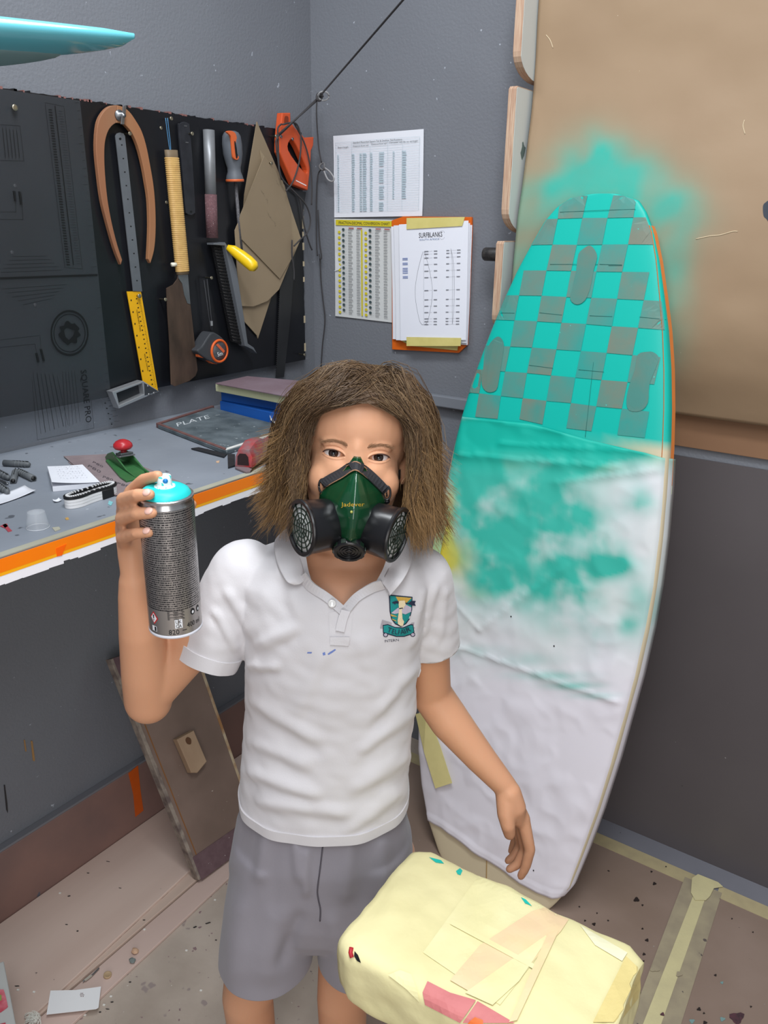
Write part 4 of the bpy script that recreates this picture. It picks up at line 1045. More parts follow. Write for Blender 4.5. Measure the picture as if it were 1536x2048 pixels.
tb_ = sorted([ab(p) for p in topl]); bb_ = sorted([ab(p) for p in botl])
vs = []; cols = []; fs = []
for j in range(NV):
    for i in range(NU):
        u = i / (NU - 1); v = j / (NV - 1)
        # iterate once: a from edges at estimated b
        a0 = ab((900, 900))[0] * (1 - u) + ab((1335, 900))[0] * u
        for it in range(4):
            bt = float(np.interp(a0, [q[0] for q in tb_], [q[1] for q in tb_])); bb2 = float(np.interp(a0, [q[0] for q in bb_], [q[1] for q in bb_]))
            b = bt + (bb2 - bt) * v; a0 = (aL(b) - .003) * (1 - u) + (aR(b) + .003) * u
        a = a0; px, py = proj(bp(a, b))
        wr = 0.0045 * noise.noise(Vector((a * 9, b * 6, 1))) + .002 * noise.noise(Vector((a * 24, b * 20, 4))) - .006 * abs(noise.noise(Vector((a * 7 + b * 5, b * 7 - a * 3, 8)))) - .004 * abs(noise.noise(Vector((a * 17 - b * 8, b * 15 + a * 9, 3)))) + .003
        # big folds
        for (x0_, y0_, x1_, y1_, h_, wd) in ((960, 1255, 1130, 1130, .004, .012), (900, 1190, 960, 1255, .003, .01), (905, 1285, 1235, 1400, .005, .010), (920, 905, 1230, 930, .006, .014), (1120, 960, 1330, 935, .004, .012), (930, 830, 1130, 860, .004, .01), (1000, 885, 1300, 900, .004, .008), (880, 1330, 930, 1290, .003, .008)):
            (a1, b1), (a2, b2) = ab((x0_, y0_)), ab((x1_, y1_)); dx, dy = a2 - a1, b2 - b1; L2_ = dx * dx + dy * dy
            tt = min(1, max(0, ((a - a1) * dx + (b - b1) * dy) / L2_)); dd = math.hypot(a - a1 - dx * tt, b - b1 - dy * tt)
            sg = (a - a1) * dy - (b - b1) * dx
            wr += h_ * math.exp(-(dd / wd) ** 2) * (1 if sg > 0 else .35)
        ed_ = min(u, 1 - u); wr *= sstep(0, .06, ed_) * .9 + .1; wr = max(wr, -.0006); wr += .0012 + (.002 if v < .98 else .004)
        edge_n = nf(min(max(a, aL(b) + .001), aR(b) - .001), b)
        ie = min(i, NU - 1 - i)
        if ie < 2:
            edge_n = -thick(b) * (.97 if ie == 0 else .5); a = (aL(b) - .0035) if i < NU / 2 else (aR(b) + .0035); wr = .001 * noise.noise(Vector((a * 20, b * 25, 3)))
        vs.append(bp(a, b, edge_n + wr))
        n1 = noise.noise(Vector((a * 30, b * 30, 2))); n2 = noise.noise(Vector((a * 9, b * 9, 6)))
        fr_n = noise.fractal(Vector((a * 10, b * 10, 7)), 1.0, 2.0, 4); soft = sstep(890, 965, py)
        t = min(1 - .06 * soft, max(0, blob(px, py, tqb) * (1 + .8 * fr_n * soft + .12 * n1))) * (1 - soft * .25 * sstep(-.1, .5, -fr_n)); y_ = min(1, max(0, blob(px, py, yeb) * (1 + .3 * n2)))
        hz = .10 * sstep(1420, 1240, py) * (1 + n2)
        c = PW * (1 - hz) + GN * hz
        c = c * (1 - y_) + YL * y_; t = t ** .85; c = c * (1 - t) + TC * t
        cols.append((*c, 1))
for j in range(NV - 1):
    for i in range(NU - 1): fs.append((j * NU + i, j * NU + i + 1, (j + 1) * NU + i + 1, (j + 1) * NU + i))
mp_ = mk('masking_paper', vs, fs, M('masking paper', (226, 222, 230), 0.6, attr='paint', bump=.08, bs=25), sb, True); set_col(mp_, cols)
mp_.modifiers.new('s', 'SOLIDIFY').thickness = .0006
PB = BVHTree.FromPolygons([tuple(v) for v in vs], fs)
mp_['label'] = 'white masking paper with turquoise and yellow paint clouds'
# tapes
def strip(name, pts, wpx, fn, mat, parent, th=.0006):
    """tape along photo points, each cast by fn, width in px (scalar or per point)"""
    L_, R_ = [], []
    for i, p in enumerate(pts):
        a = pts[max(i - 1, 0)]; b = pts[min(i + 1, len(pts) - 1)]; d = (b[0] - a[0], b[1] - a[1]); l = math.hypot(*d) or 1
        w_ = (wpx[i] if hasattr(wpx, '__len__') else wpx) / 2; n = (-d[1] / l * w_, d[0] / l * w_)
        L_.append(fn((p[0] - n[0], p[1] - n[1]))); R_.append(fn((p[0] + n[0], p[1] + n[1])))
    k = len(pts); o = mk(name, L_ + R_, [(i, i + 1, k + i + 1, k + i) for i in range(k - 1)], mat, parent, False)
    o.modifiers.new('s', 'SOLIDIFY').thickness = th
    return o
def fpap(off): return lambda p: on_bvh(PB, p, off)
m_cream = M('cream masking tape', (226, 214, 150), .6, var=.4, rgb2=(210, 198, 134), vs=30)
def brd(off):
    def f(p):
        a, b = ab(p); return bp(a, b, nf(min(max(a, aL(b) + .0005), aR(b) - .0005), b) + off)
    return f
strip('paper_tape', [(842, 1425), (868, 1495), (892, 1568)], [30, 36, 36], brd(.012), m_cream, sb)
strip('rail_tape', cr([(893, 1010), (881, 1060), (871, 1110), (862, 1170)], 5, False), 20, brd(.008), M('sprayed edge tape', (188, 212, 156), .6, var=.7, rgb2=(120, 205, 170), vs=14), sb)
# orange and cream tape along the right rail (side of the board)
def rail(b, s0, s1, r0=1.0):
    out = []
    t = thick(b)
    for s_ in (s0, s1):
        an = -s_ * math.pi / 2; ca, sa = math.cos(an), math.sin(an)
        out.append(bp((aL(b) + aR(b)) / 2 + (aR(b) - aL(b)) / 2 * abs(ca) ** (2 / KK) + .0045, b, -t / 2 + t / 2 * math.copysign(abs(sa) ** (2 / KK), sa) + .0002))
    return out
def railstrip(name, y0, y1, s0, s1, mat):
    b0_, b1_ = ab((1320, y0))[1], ab((1320, y1))[1]; vs = []; k = 40
    for i in range(k): vs += rail(b0_ + (b1_ - b0_) * i / (k - 1), s0, s1)
    return mk(name, vs, [(2 * i, 2 * i + 1, 2 * i + 3, 2 * i + 2) for i in range(k - 1)], mat, sb)
railstrip('orange_tape', 450, 972, -.35, .05, M('orange rail tape', (206, 120, 58), .5, var=.4, rgb2=(180, 110, 60), vs=15))
railstrip('cream_tape', 470, 990, .05, .45, M('cream rail tape', (198, 184, 128), .6, var=.7, rgb2=(150, 190, 150), vs=8))
# hole and dark speck in the paper, little marks
for p in ((1067, 1741), (1022, 1233), (1108, 1292)): 
    q = on_bvh(PB, p, .001)
    if q: mk('speck', *sph_geo(q, .0018, 8, 5), m_ink, sb)

# ================================================================== padded stand arm in front
m_pad = M('yellow masking tape pad', (230, 221, 170), .62, var=.45, rgb2=(216, 206, 150), vs=9, bump=.5, bs=26, detail=7)
zS = 0.70
A_, B_, D_ = on_z((840, 1678), zS), on_z((1300, 1892), zS), on_z((688, 1876), zS)
ex_ = (B_ - A_); ex_.z = 0; Ls = ex_.length; ex_ = ex_.normalized()
ey_ = (D_ - A_); ey_ = ey_ - ex_ * ey_.dot(ex_); Ws = ey_.length * 1.06; ey_ = ey_.normalized()
print('stand', Ls, Ws)
Ls = Ls * 1.0
Hs = 0.10
SC = A_ + ex_ * Ls / 2 + ey_ * Ws / 2 - ZV * Hs / 2
bm = bmesh.new(); bmesh.ops.create_cube(bm, size=2)
bmesh.ops.subdivide_edges(bm, edges=bm.edges, cuts=44, use_grid_fill=True)
for v in bm.verts:
    x, y, z = v.co
    # superellipsoid-ish rounding of the short section
    r = (abs(y) ** 7 + abs(z) ** 7 + 1e-9) ** (1 / 7); mxv = max(abs(y), abs(z), 1e-6)
    if mxv > 1e-4: y, z = y * mxv / r if r > mxv else y, z * mxv / r if r > mxv else z
    k = 1 - .10 * max(0, abs(x) - .86) / .14
    y *= k; z *= k
    P_ = SC + ex_ * (x * Ls / 2) + ey_ * (y * Ws / 2) + ZV * (z * Hs / 2)
    d = (ey_ * y + ZV * z * .7 + ex_ * (x if abs(x) > .95 else 0))
    P_ += d.normalized() * (.004 * noise.noise(P_ * 14) - .0045 * abs(noise.noise(Vector((P_.x * 16 + P_.y * 9, P_.y * 14, P_.z * 12)))) + .0018 * noise.noise(P_ * 45)) if d.length > 0 else Vector()
    v.co = P_
stt = thing('padded_stand', 'padded board stand wrapped in pale yellow masking tape, in front of the boy', 'stand', Vector((SC.x, SC.y, 0)))
sp_o = from_bm('padded_arm', bm, m_pad, stt, True)
SPB = BVHTree.FromPolygons([tuple(v.co) for v in sp_o.data.vertices], [tuple(p.vertices) for p in sp_o.data.polygons])
def fst(off):
    def f(p):
        for k in range(14):
            q = on_bvh(SPB, (p[0] + (985 - p[0]) * .015 * k, p[1] + (1900 - p[1]) * .015 * k), off)
            if q is not None: return q
        return on_z(p, zS - .02)
    return f
def patch(name, pts, fn, mat, parent, n=5):
    """flat piece of tape: polygon in photo points draped on a surface"""
    bm = bmesh.new(); bm.faces.new([bm.verts.new((x, y, 0)) for x, y in pts]); bmesh.ops.triangulate(bm, faces=bm.faces)
    for it in range(n):
        es = [e for e in bm.edges if e.calc_length() > 14]
        if not es: break
        bmesh.ops.subdivide_edges(bm, edges=es, cuts=1); bmesh.ops.triangulate(bm, faces=bm.faces)
    for v in bm.verts: v.co = fn((v.co.x, v.co.y))
    bm.normal_update()
    for f in bm.faces:
        if f.normal.dot(ray(*proj(f.calc_center_median()))) > 0: f.normal_flip()
    return from_bm(name, bm, mat, parent)
m_pk = M('pink tape', (234, 204, 164), .6, var=.6, rgb2=(230, 212, 158), vs=20); m_rd = M('red tape', (206, 124, 122), .6, var=.6, rgb2=(188, 104, 108), vs=16, bump=.2, bs=60)
m_py = M('paler tape', (232, 224, 174), .6, var=.4, rgb2=(222, 212, 150), vs=14, bump=.2, bs=40); m_pw = M('white tape', (236, 231, 196), .6); m_tqd = M('turquoise dab', (30, 190, 176), .4); m_or2 = M('orange tape end', (222, 110, 50), .5)
for nm, pts, mt, of in (('tape_band', [(957, 1752), (1136, 1836), (1000, 2010), (846, 1905)], m_py, .0012),
                    ('pink_tape', [(1064, 1822), (1090, 1814), (1138, 1838), (1122, 1862), (1050, 1940), (985, 2010), (900, 1960), (960, 1890)], m_pk, .0020),
                    ('yellow_tape_triangle', [(1092, 1870), (1095, 1878), (1038, 1962), (985, 2010), (930, 1985)], m_py, .0026),
                    ('yellow_tape_bar', [(905, 1838), (1080, 1934), (1078, 1944), (900, 1848)], m_py, .0030),
                    ('pink_tape', [(1095, 1868), (1118, 1860), (1034, 2040), (1018, 2044)], m_pk, .0032),
                    ('white_tape', [(1160, 1850), (1255, 1905), (1244, 1922), (1190, 1890)], m_pw, .0018),
                    ('end_tape', [(1252, 1912), (1280, 1938), (1282, 1990), (1240, 2044), (1186, 2044)], M('end wrap tape', (224, 206, 140), .6, var=.5, rgb2=(206, 186, 120), vs=16, bump=.3, bs=40), .0022),
                    ('red_tape', [(855, 1962), (900, 1985), (952, 2000), (920, 2046), (850, 2010), (845, 1985)], m_rd, .0026),
                    ('red_tape', [(955, 2002), (1030, 2046), (925, 2046)], m_rd, .0022),
                    ('orange_tape', [(940, 2042), (950, 2034), (966, 2040), (966, 2048), (935, 2048)], m_or2, .0035),
                    ('paint_dab', [(858, 1714), (882, 1720), (888, 1727), (872, 1725)], m_tqd, .0015), ('paint_dab', [(912, 1742), (920, 1736), (925, 1741), (921, 1750), (915, 1748)], m_tqd, .0015),
                    ('paint_dab', [(1042, 1794), (1052, 1799), (1064, 1812), (1050, 1806)], m_tqd, .0024)):
    patch(nm, pts, fst(of), mt, stt)
# torn tape flap and dark mark on the left end
tube('red_tape_edge', [fst(.002)(p) for p in ((703, 1895), (701, 1905), (704, 1915))], .003, M('red edge', (180, 40, 50), .5), stt, 6)
patch('black_mark', [(709, 1902), (716, 1910), (722, 1926), (714, 1922), (708, 1912)], fst(.0015), m_ink, stt)
patch('tape_flap', [(776, 1950), (800, 1940), (822, 1948), (836, 1985), (838, 2004), (812, 1978)], fst(.0025), m_py, stt)
# carrying post and foot below
m_post = M('stand timber', (150, 120, 90), .6)
obox('post', Vector((SC.x, SC.y, .31)) + ex_ * .10, ex_ * .022, ey_ * .022, ZV * .305, m_post, stt, .003)
obox('foot', Vector((SC.x, SC.y, .02)) + ex_ * .10, ex_ * .03, ey_ * .14, ZV * .015, m_post, stt, .003)
# ================================================================== work bench along the left wall
zBn = on_x((210, 860), XL + .001).z
f0, f1 = on_z((0, 1111), zBn), on_z((535, 940), zBn)
xF = (f0.x + f1.x) / 2
print('bench z', zBn, 'front', f0.x, f1.x)
m_bt = M('grey bench paint', (138, 144, 154), .5, var=.6, rgb2=(118, 124, 134), vs=6, bump=.12, bs=45, speck=[((88, 92, 100), 34, .70), ((176, 180, 188), 90, .76)])
m_btp = M('cream bench tape', (166, 164, 148), .6, var=.7, rgb2=(148, 144, 128), vs=16, speck=((168, 146, 92), 22, .72))
m_bo = M('fluorescent orange tape', (255, 132, 8), .4, var=.3, rgb2=(250, 104, 6), vs=12); m_byl = M('yellow orange tape edge', (255, 178, 22), .4); m_bw = M('white edge paper', (246, 244, 250), .6)
YE = 1.0
while proj(Vector((xF, YE, zBn)))[0] < 838: YE += .002
bn = thing('work_bench', 'long grey work bench along the left wall, its edge taped orange', 'work bench', (XL + .2, 1.0, 0))
box('bench_top', (XL + .0005, -.25, zBn - .036), (xF, YE, zBn), m_bt, bn, .002)
def yspan(z): return (-.25, YE - .0002)
box('cream_tape', (xF - .0145, -.25, zBn - .001), (xF + .0008, YE - .0002, zBn + .0007), m_btp, bn)
# front strips measured at the left edge of the picture
def zf(p): return on_x(p, xF + .001).z
z1, z2, z3, z4 = zBn - .003, zf((0, 1146)), zf((0, 1153)), zf((0, 1170))
box('orange_tape', (xF + .0002, -.25, z2), (xF + .0016, YE - .0002, z1), m_bo, bn)
box('yellow_tape_edge', (xF + .0002, -.25, z3), (xF + .0014, YE - .0002, z2), m_byl, bn)
pts = []; rn = random.Random(2); y = -.25; lo = []
while y < YE - .03:
    d = z4 + rn.uniform(-.002, .002) + (.010 if rn.random() < .06 else 0); lo.append(Vector((xF + .001, y, d))); y += rn.uniform(.01, .05); lo.append(Vector((xF + .001, y, d + rn.uniform(-.001, .001))))
plate3('edge_paper', [lo + [Vector((xF + .001, y, z3)), Vector((xF + .001, -.25, z3))]], (1, 0, 0), .0012, m_bw, bn)
q = on_x((118, 1107), xF + .002)
plate('tape_overlap', [(112, 1097), (133, 1088), (124, 1111), (114, 1113)], PX(xF + .0022), .0005, M('deeper orange', (255, 104, 4), .4), bn)
for y in (.15, 1.0): box('bracket', (XL + .001, y, zBn - .25), (XL + .03, y + .03, zBn - .036), M('dark bracket', (70, 70, 74), .6), bn)
box('back_rail', (XL + .0215, -.25, .30), (XL + .045, -.2, zBn - .036), m_bt, bn)
BZ = zBn
def bz(p, h=0.0): return on_z(p, BZ + h)
PBN = lambda h=0.0: PZ(BZ + h)
m_gp = M('grey plug plastic', (92, 96, 100), .5)
def plug(pa, pb, r, label):
    a, b = bz(pa, r), bz(pb, r); t = thing('wall_plug', label, 'wall plug', (a + b) / 2 - ZV * r, 'grey wall plugs on the bench'); L_ = (b - a).length
    U_ = ZV
    lathe('body', a, b - a, [(0, r * .75), (0, r), (L_ * .5, r * .98), (L_ * .95, r * .8), (L_, r * .5)], m_gp, t, 16)
    for k in range(4):
        c = a + (b - a) * (.45 + .12 * k); lathe('rib', c, b - a, [(0, r * .95), (L_ * .02, r * 1.1), (L_ * .05, r * .9)], m_gp, t, 16)
    lathe('bore', a - (b - a).normalized() * .0004, b - a, [(0, 0), (0, r * .7), (.0006, r * .7)], m_ink, t, 14)
    side = (b - a).normalized().cross(ZV); 
    obox('slit', a + (b - a) * .65 + side * 0 + ZV * r * .93, (b - a).normalized() * L_ * .3, side * r * .12, ZV * r * .1, m_ink, t)
for pa, pb, r, lb in (((8, 926), (60, 929), .0062, 'grey wall plug lying apart, nearest to the back of the bench'), ((67, 957), (36, 942), .0062, 'grey wall plug lying askew at the right of the plug group'),
                  ((26, 962), (32, 941), .0058, 'short grey wall plug standing out end-on in the middle of the group'), ((-22, 935), (18, 956), .0062, 'grey wall plug half out of the picture behind the screw'), ((-14, 962), (16, 984), .0062, 'grey wall plug nearest the bench front, half out of the picture')):
    plug(pa, pb, r, lb)
sc_ = thing('loose_screw', 'small shiny loose screw between the wall plugs', 'screw', bz((8, 964)))
a, b = bz((-8, 958), .003), bz((16, 968), .003); rings = [(t * (b - a).length, .0022 + .0009 * (k % 2)) for k, t in enumerate(np.linspace(0, .92, 16))] + [((b - a).length, .0003)]
lathe('thread', a, b - a, rings, m_steel, sc_, 10); lathe('head', a, a - b, [(0, .002), (.001, .005), (.002, .005), (.0025, 0)], m_steel, sc_, 12)
def curved_sheet(name, pts4, h, mat, label, cat='paper', up=.004, n=10):
    A, B, C, D = [bz(p) for p in pts4]; vs = []; fs = []
    for j in range(n):
        for i in range(n):
            u, v = i / (n - 1), j / (n - 1); p = (A * (1 - u) + B * u) * (1 - v) + (D * (1 - u) + C * u) * v
            vs.append(p + ZV * (h + up * (2 * u - 1) ** 2 * .8 + up * .5 * (2 * v - 1) ** 2))
    for j in range(n - 1):
        for i in range(n - 1): fs.append((j * n + i, j * n + i + 1, (j + 1) * n + i + 1, (j + 1) * n + i))
    o = mk(name, vs, fs, mat, None, True); o.modifiers.new('s', 'SOLIDIFY').thickness = .0004
    if label: tag(o, label, cat)
    return o
curved_sheet('paper_strip', [(-30, 1001), (50, 976), (72, 986), (-30, 1022)], .0006, m_paper, 'narrow strip of white paper at the left edge of the bench')
curved_sheet('paper_scrap', [(106, 1003), (118, 1000), (124, 1003), (110, 1007)], .0006, m_paper, 'tiny curled white paper scrap between cup and notebook', up=.003)
# notebook
nt_ = thing('notepad', 'small white notepad with scribbled top page', 'notepad', bz((150, 965)))
NP = [(95, 936), (165, 930), (200, 965), (105, 974)]
plate('page_block', NP, PBN(.009), .009, m_paper, nt_, .0006)
A, B, C, D = [bz(p, .0095) for p in NP]; vs = []; n = 12
for j in range(n):
    for i in range(n):
        u, v = i / (n - 1), j / (n - 1); p = (A * (1 - u) + B * u) * (1 - v) + (D * (1 - u) + C * u) * v
        vs.append(p + ZV * (.001 + .008 * (1 - u) ** 2 * (.3 + .7 * v)))
tpg = mk('curled_page', vs, [(j * n + i, j * n + i + 1, (j + 1) * n + i + 1, (j + 1) * n + i) for j in range(n - 1) for i in range(n - 1)], m_paper, nt_, True)
P = Print()
for r in range(6):
    for k in range(9):
        u, v = .2 + k * .075 + rn.uniform(-.01, .01), .1 + r * .13; i = min(n - 1, int(u * n)); p = (A * (1 - u) + B * u) * (1 - v) + (D * (1 - u) + C * u) * v + ZV * (.0018 + .008 * (1 - u) ** 2 * (.3 + .7 * v))
        P.line(p, p + (B - A) * rn.uniform(.02, .05) + (D - A) * rn.uniform(-.05, .05), .0005, ZV)
P.build('handwriting', M('pen ink', (92, 96, 110), .7), nt_)
# sandpaper sheets
m_sp = M('grey-mauve sandpaper', (134, 120, 122), .9, var=.6, rgb2=(116, 102, 106), vs=30, bump=.25, bs=300)
for i, (pts, h, lb) in enumerate([([(136, 924), (215, 985), (262, 985), (250, 940), (200, 915)], .0012, 'lower mauve sandpaper sheet peeking out to the left of the stack'), ([(127, 912), (215, 908), (292, 935), (372, 968), (350, 980), (230, 990), (185, 962)], .003, 'top mauve sandpaper sheet with print, lying under the green plane')]):
    o = plate('sandpaper_sheet', pts, PBN(h), .0010, m_sp, None); tag(o, lb, 'sandpaper')
    if i:
        for (p0, p1, p2) in (((175, 933), (200, 946), (178, 929)), ((185, 925), (205, 935), (187, 922)), ((205, 955), (225, 962), (207, 951)), ((233, 968), (258, 975), (235, 964)), ((280, 965), (310, 972), (282, 962))):
            text_px('lettering', 'P80', p0, p1, p2, PBN(h + .0004), M('back print', (78, 70, 76), .8), o)
# green block plane with red knob
m_gr = M('green enamel', (56, 106, 62), .4, var=.4, rgb2=(44, 90, 52), vs=40); m_rk = M('red knob', (176, 40, 48), .3, var=.5, rgb2=(150, 34, 40), vs=50)
gp = thing('block_plane', 'small green block plane with a round red knob', 'plane', bz((262, 950)))
a, b = bz((222, 916), .003), bz((288, 956), .003); ax1 = (b - a).normalized(); sd1 = ZV.cross(ax1).normalized()
plate('sole', [(211, 920), (228, 913), (284, 935), (292, 948), (286, 954), (252, 961), (240, 953)], PBN(.007), .006, m_gr, gp, .001)
for s_, pts in ((1, [(213, 920), (232, 913), (240, 930), (262, 952), (250, 960), (232, 945)]),):
    pass
ln = (b - a).length
for s_ in (-1, 1):
    prof = [(0, .004), (.12, .016), (.30, .026), (.5, .020), (.75, .008), (1, .005), (1, .002), (0, .002)]
    off = sd1 * (.017 * s_)
    plate3('side_wall', [[a + ax1 * ln * t + off * (.7 + .3 * min(1, t * 2)) + ZV * h for t, h in prof]], sd1 * s_, .003, m_gr, gp, .0006)
c = a + ax1 * ln * .45
obox('blade', c + ZV * .022, ax1 * .018 + ZV * .004, sd1 * .015, (ax1 * -.2 + ZV).normalized() * .0015, m_steel, gp, .0005)
obox('lever_cap', c + ZV * .027 + ax1 * .002, ax1 * .015 + ZV * .003, sd1 * .012, (ax1 * -.2 + ZV).normalized() * .002, M('dark cap', (84, 88, 90), .4, metal=.5), gp, .0008)
lathe('knob_stem', c + ZV * .026, ZV, [(0, .006), (.01, .006)], m_rk, gp, 14)
rings = [(0.0, .010), (.002, .0155), (.006, .0185), (.011, .0175), (.016, .013), (.019, .007), (.0205, .0)]
lathe('knob', bz((259, 924), .0) * 0 + c + ZV * .034 - ax1 * .002, ZV, rings, m_rk, gp, 24)
# black and white oval belt
ob = thing('belt_roll', 'flattened black and white belt loop with white toothed rim', 'belt', bz((182, 1010)))
cA, cB = bz((150, 1012), 0), bz((216, 990), 0); axl = (cB - cA).normalized(); sdl = ZV.cross(axl).normalized(); hl = (cB - cA).length / 2; cc_ = (cA + cB) / 2
def oval(t, grow=0.0):
    R_ = .0155 + grow; pinch = 1 - .28 * math.exp(-((math.cos(t)) / .35) ** 2)
    x = math.copysign(abs(math.cos(t)) ** .75, math.cos(t)) * (hl + R_); y = math.copysign(abs(math.sin(t)) ** .8, math.sin(t)) * R_ * pinch
    return cc_ + axl * x + sdl * y
def ovring(name, z0, z1, g0, g1, mt, dash=None):
    n = 96; vs = []
    for k in range(n):
        t = 2 * math.pi * k / n
        for g, z in ((g1, z0), (g1, z1), (g0, z1), (g0, z0)): vs.append(oval(t, g) + ZV * z)
    fs = [(4 * k + j, 4 * k + (j + 1) % 4, 4 * ((k + 1) % n) + (j + 1) % 4, 4 * ((k + 1) % n) + j) for k in range(n) for j in range(4)]
    return autosmooth(mk(name, vs, fs, mt, ob), 40)
m_bwh = M('belt white', (222, 222, 224), .5); m_bbk = M('belt black', (24, 24, 26), .45)
for k in range(3): ovring('white_layer', .0005 + k * .0052, .0052 + k * .0052, -.003, .0015, m_bwh)
ovring('black_rim', .0162, .0205, -.0045, .0022, m_bbk)
for k in range(44):
    t = 2 * math.pi * k / 44; p = oval(t, -.0035) + ZV * .0205; q_ = oval(t + .001, -.0035); d = (oval(t + .05, -.0035) - oval(t - .05, -.0035)).normalized()
    obox('tooth', p, d * .0011, d.cross(ZV) * .0022, ZV * .0012, m_bwh, ob)
obox('black_patch', oval(-1.2 if (oval(-1.2) - CAM).length < (oval(1.2) - CAM).length else 1.2, .001) + ZV * .008, axl * .012, sdl * .0012, ZV * .0075, m_bbk, ob, .0005)
# clear cup upside down
mtc = bpy.data.materials.new('clear cup'); mtc.use_nodes = True; nt = mtc.node_tree; b_ = nt.nodes['Principled BSDF']; b_.inputs['Base Color'].default_value = lin((225, 230, 236)); b_.inputs['Roughness'].default_value = .1
tn = nt.nodes.new('ShaderNodeBsdfTransparent'); mx = nt.nodes.new('ShaderNodeMixShader'); mx.inputs[0].default_value = .22
nt.links.new(tn.outputs[0], mx.inputs[1]); nt.links.new(b_.outputs[0], mx.inputs[2]); nt.links.new(mx.outputs[0], nt.nodes['Material Output'].inputs[0])
cu = thing('plastic_cup', 'small clear plastic cup upside down near the bench edge', 'cup', bz((76, 1055)))
cb = bz((76, 1055)); rb = (bz((98, 1055)) - bz((54, 1055))).length / 2
hcup = .026
lathe('wall', cb, ZV, [(0.0004, rb), (.001, rb * 1.02), (.002, rb), (hcup, rb * .78)], mtc, cu, 32, caps=False)
lathe('base_disc', cb + ZV * (hcup - .0005), ZV, [(0, rb * .78), (.0006, rb * .77), (.0007, 0)], mtc, cu, 32)
lathe('rim', cb, ZV, [(0, rb), (.0004, rb * 1.03), (.0012, rb * 1.03), (.0014, rb)], M('cup rim', (196, 200, 206), .3), cu, 32, caps=False)
# paint scraps on the bench, taped to its surface (parts of the bench)
for pts, mt in (([(0, 1052), (8, 1048), (14, 1047), (17, 1054), (24, 1061), (16, 1063), (10, 1056)], M('red paint flake', (168, 70, 80), .5)), ([(5, 1050), (11, 1047), (16, 1052), (10, 1056)], M('tan flake', (186, 150, 110), .5)),
                ([(130, 1036), (136, 1034), (138, 1038), (132, 1039)], M('ochre flake', (190, 150, 84), .5)), ([(104, 1055), (118, 1053), (121, 1058), (110, 1062)], M('pale flake', (168, 166, 150), .5)), ([(432, 922), (439, 921), (438, 925), (433, 925)], M('peach flake', (200, 168, 140), .5))):
    plate('paint_flake', pts, PBN(.0012), .001, mt, bn)
for pts in ([(226, 1004), (218, 1001), (216, 1008), (222, 1011)],):
    plate('paint_flake', pts, PBN(.0012), .001, M('aqua flake', (130, 190, 196), .5), bn)
# slate with writing, taped edge
m_sl = M('chalky slate', (98, 108, 114), .6, var=.9, rgb2=(62, 72, 78), vs=22, bump=.1, speck=((150, 156, 160), 70, .70))
sl = thing('glass_plate', 'chalky dark plate with maroon taped rim, marked PLATE', 'plate', bz((440, 860)))
SP = [(316, 850), (425, 815), (560, 850), (552, 870), (452, 902)]
plate('plate', SP, PBN(.009), .008, m_sl, sl, .001)
m_mar = M('maroon rim tape', (118, 84, 80), .6, var=.7, rgb2=(92, 62, 62), vs=40); m_wht = M('white rim tape', (214, 214, 210), .6, var=.3, rgb2=(190, 188, 184), vs=40)
for a_, b_, mt in ((SP[0], SP[4], m_mar), (SP[4], SP[3], m_wht), (SP[0], SP[1], m_mar)):
    A, B = bz(a_, .0062), bz(b_, .0062); d = (B - A).normalized(); s1 = d.cross(ZV)
    obox('rim_tape', (A + B) / 2, d * ((B - A).length / 2 + .002), s1 * .004, ZV * .0050, mt, sl, .001)
text_px('lettering', 'PLATE', (355, 853), (420, 836), (352, 846), PBN(.0095), M('chalk', (190, 196, 200), .8), sl)
curved_sheet('white_lump', [(540, 848), (556, 846), (560, 858), (544, 860)], .010, m_wht, 'white crumpled scrap on the far corner of the dark plate', 'scrap', up=.01)
# blue foam blocks and foam slab
def slab(name, pts, h0, h1, mt, label, cat, bev=.002):
    o = plate3(name, [[on_z(p, BZ + h1) for p in pts]], ZV, h1 - h0 - .0005, mt, None, bev); return tag(o, label, cat)
m_bl = M('blue foam', (30, 92, 178), .5, var=.4, rgb2=(24, 78, 156), vs=12); m_fo = M('pale foam', (196, 198, 162), .7, bump=.2, bs=120); 
slab('foam_block', [(440, 802), (470, 790), (640, 815), (640, 846)], 0, .030, m_bl, 'lower blue foam block with dusty top under the foam slab', 'foam block')
slab('foam_block', [(442, 781), (470, 765), (640, 775), (640, 815)], .030, .056, M('upper blue foam', (26, 82, 160), .5), 'upper blue foam block pressed under the pale foam slab', 'foam block')
fs_ = thing('foam_slab', 'pale foam slab with maroon sanding cover on top of the blue blocks', 'foam slab', bz((520, 790), .056))
FT = [(431, 766), (494, 752), (620, 763), (660, 790), (590, 795)]
hT = .077
o = plate3('foam', [[on_z(p, BZ + hT) for p in FT]], ZV, hT - .0565, m_fo, fs_, .001)
o = plate3('sanding_cover', [[on_z(p, BZ + hT + .003) for p in FT]], ZV, .003, M('maroon cover', (112, 92, 100), .8, var=.6, rgb2=(132, 116, 126), vs=10, bump=.2, bs=200), fs_, .0008)
# black corner bracket
br = thing('corner_bracket', 'flat black angle bracket lying before the red plane', 'bracket', bz((430, 905)))
plate('long_arm', [(382, 896), (398, 894), (454, 907), (448, 913)], PBN(.004), .003, M('black iron', (40, 42, 46), .45), br, .0006)
plate('short_arm', [(455, 906), (470, 908), (470, 930), (456, 934)], PBN(.004), .003, M('black iron face', (34, 36, 40), .35, var=.5, rgb2=(60, 62, 66), vs=60), br, .0006)
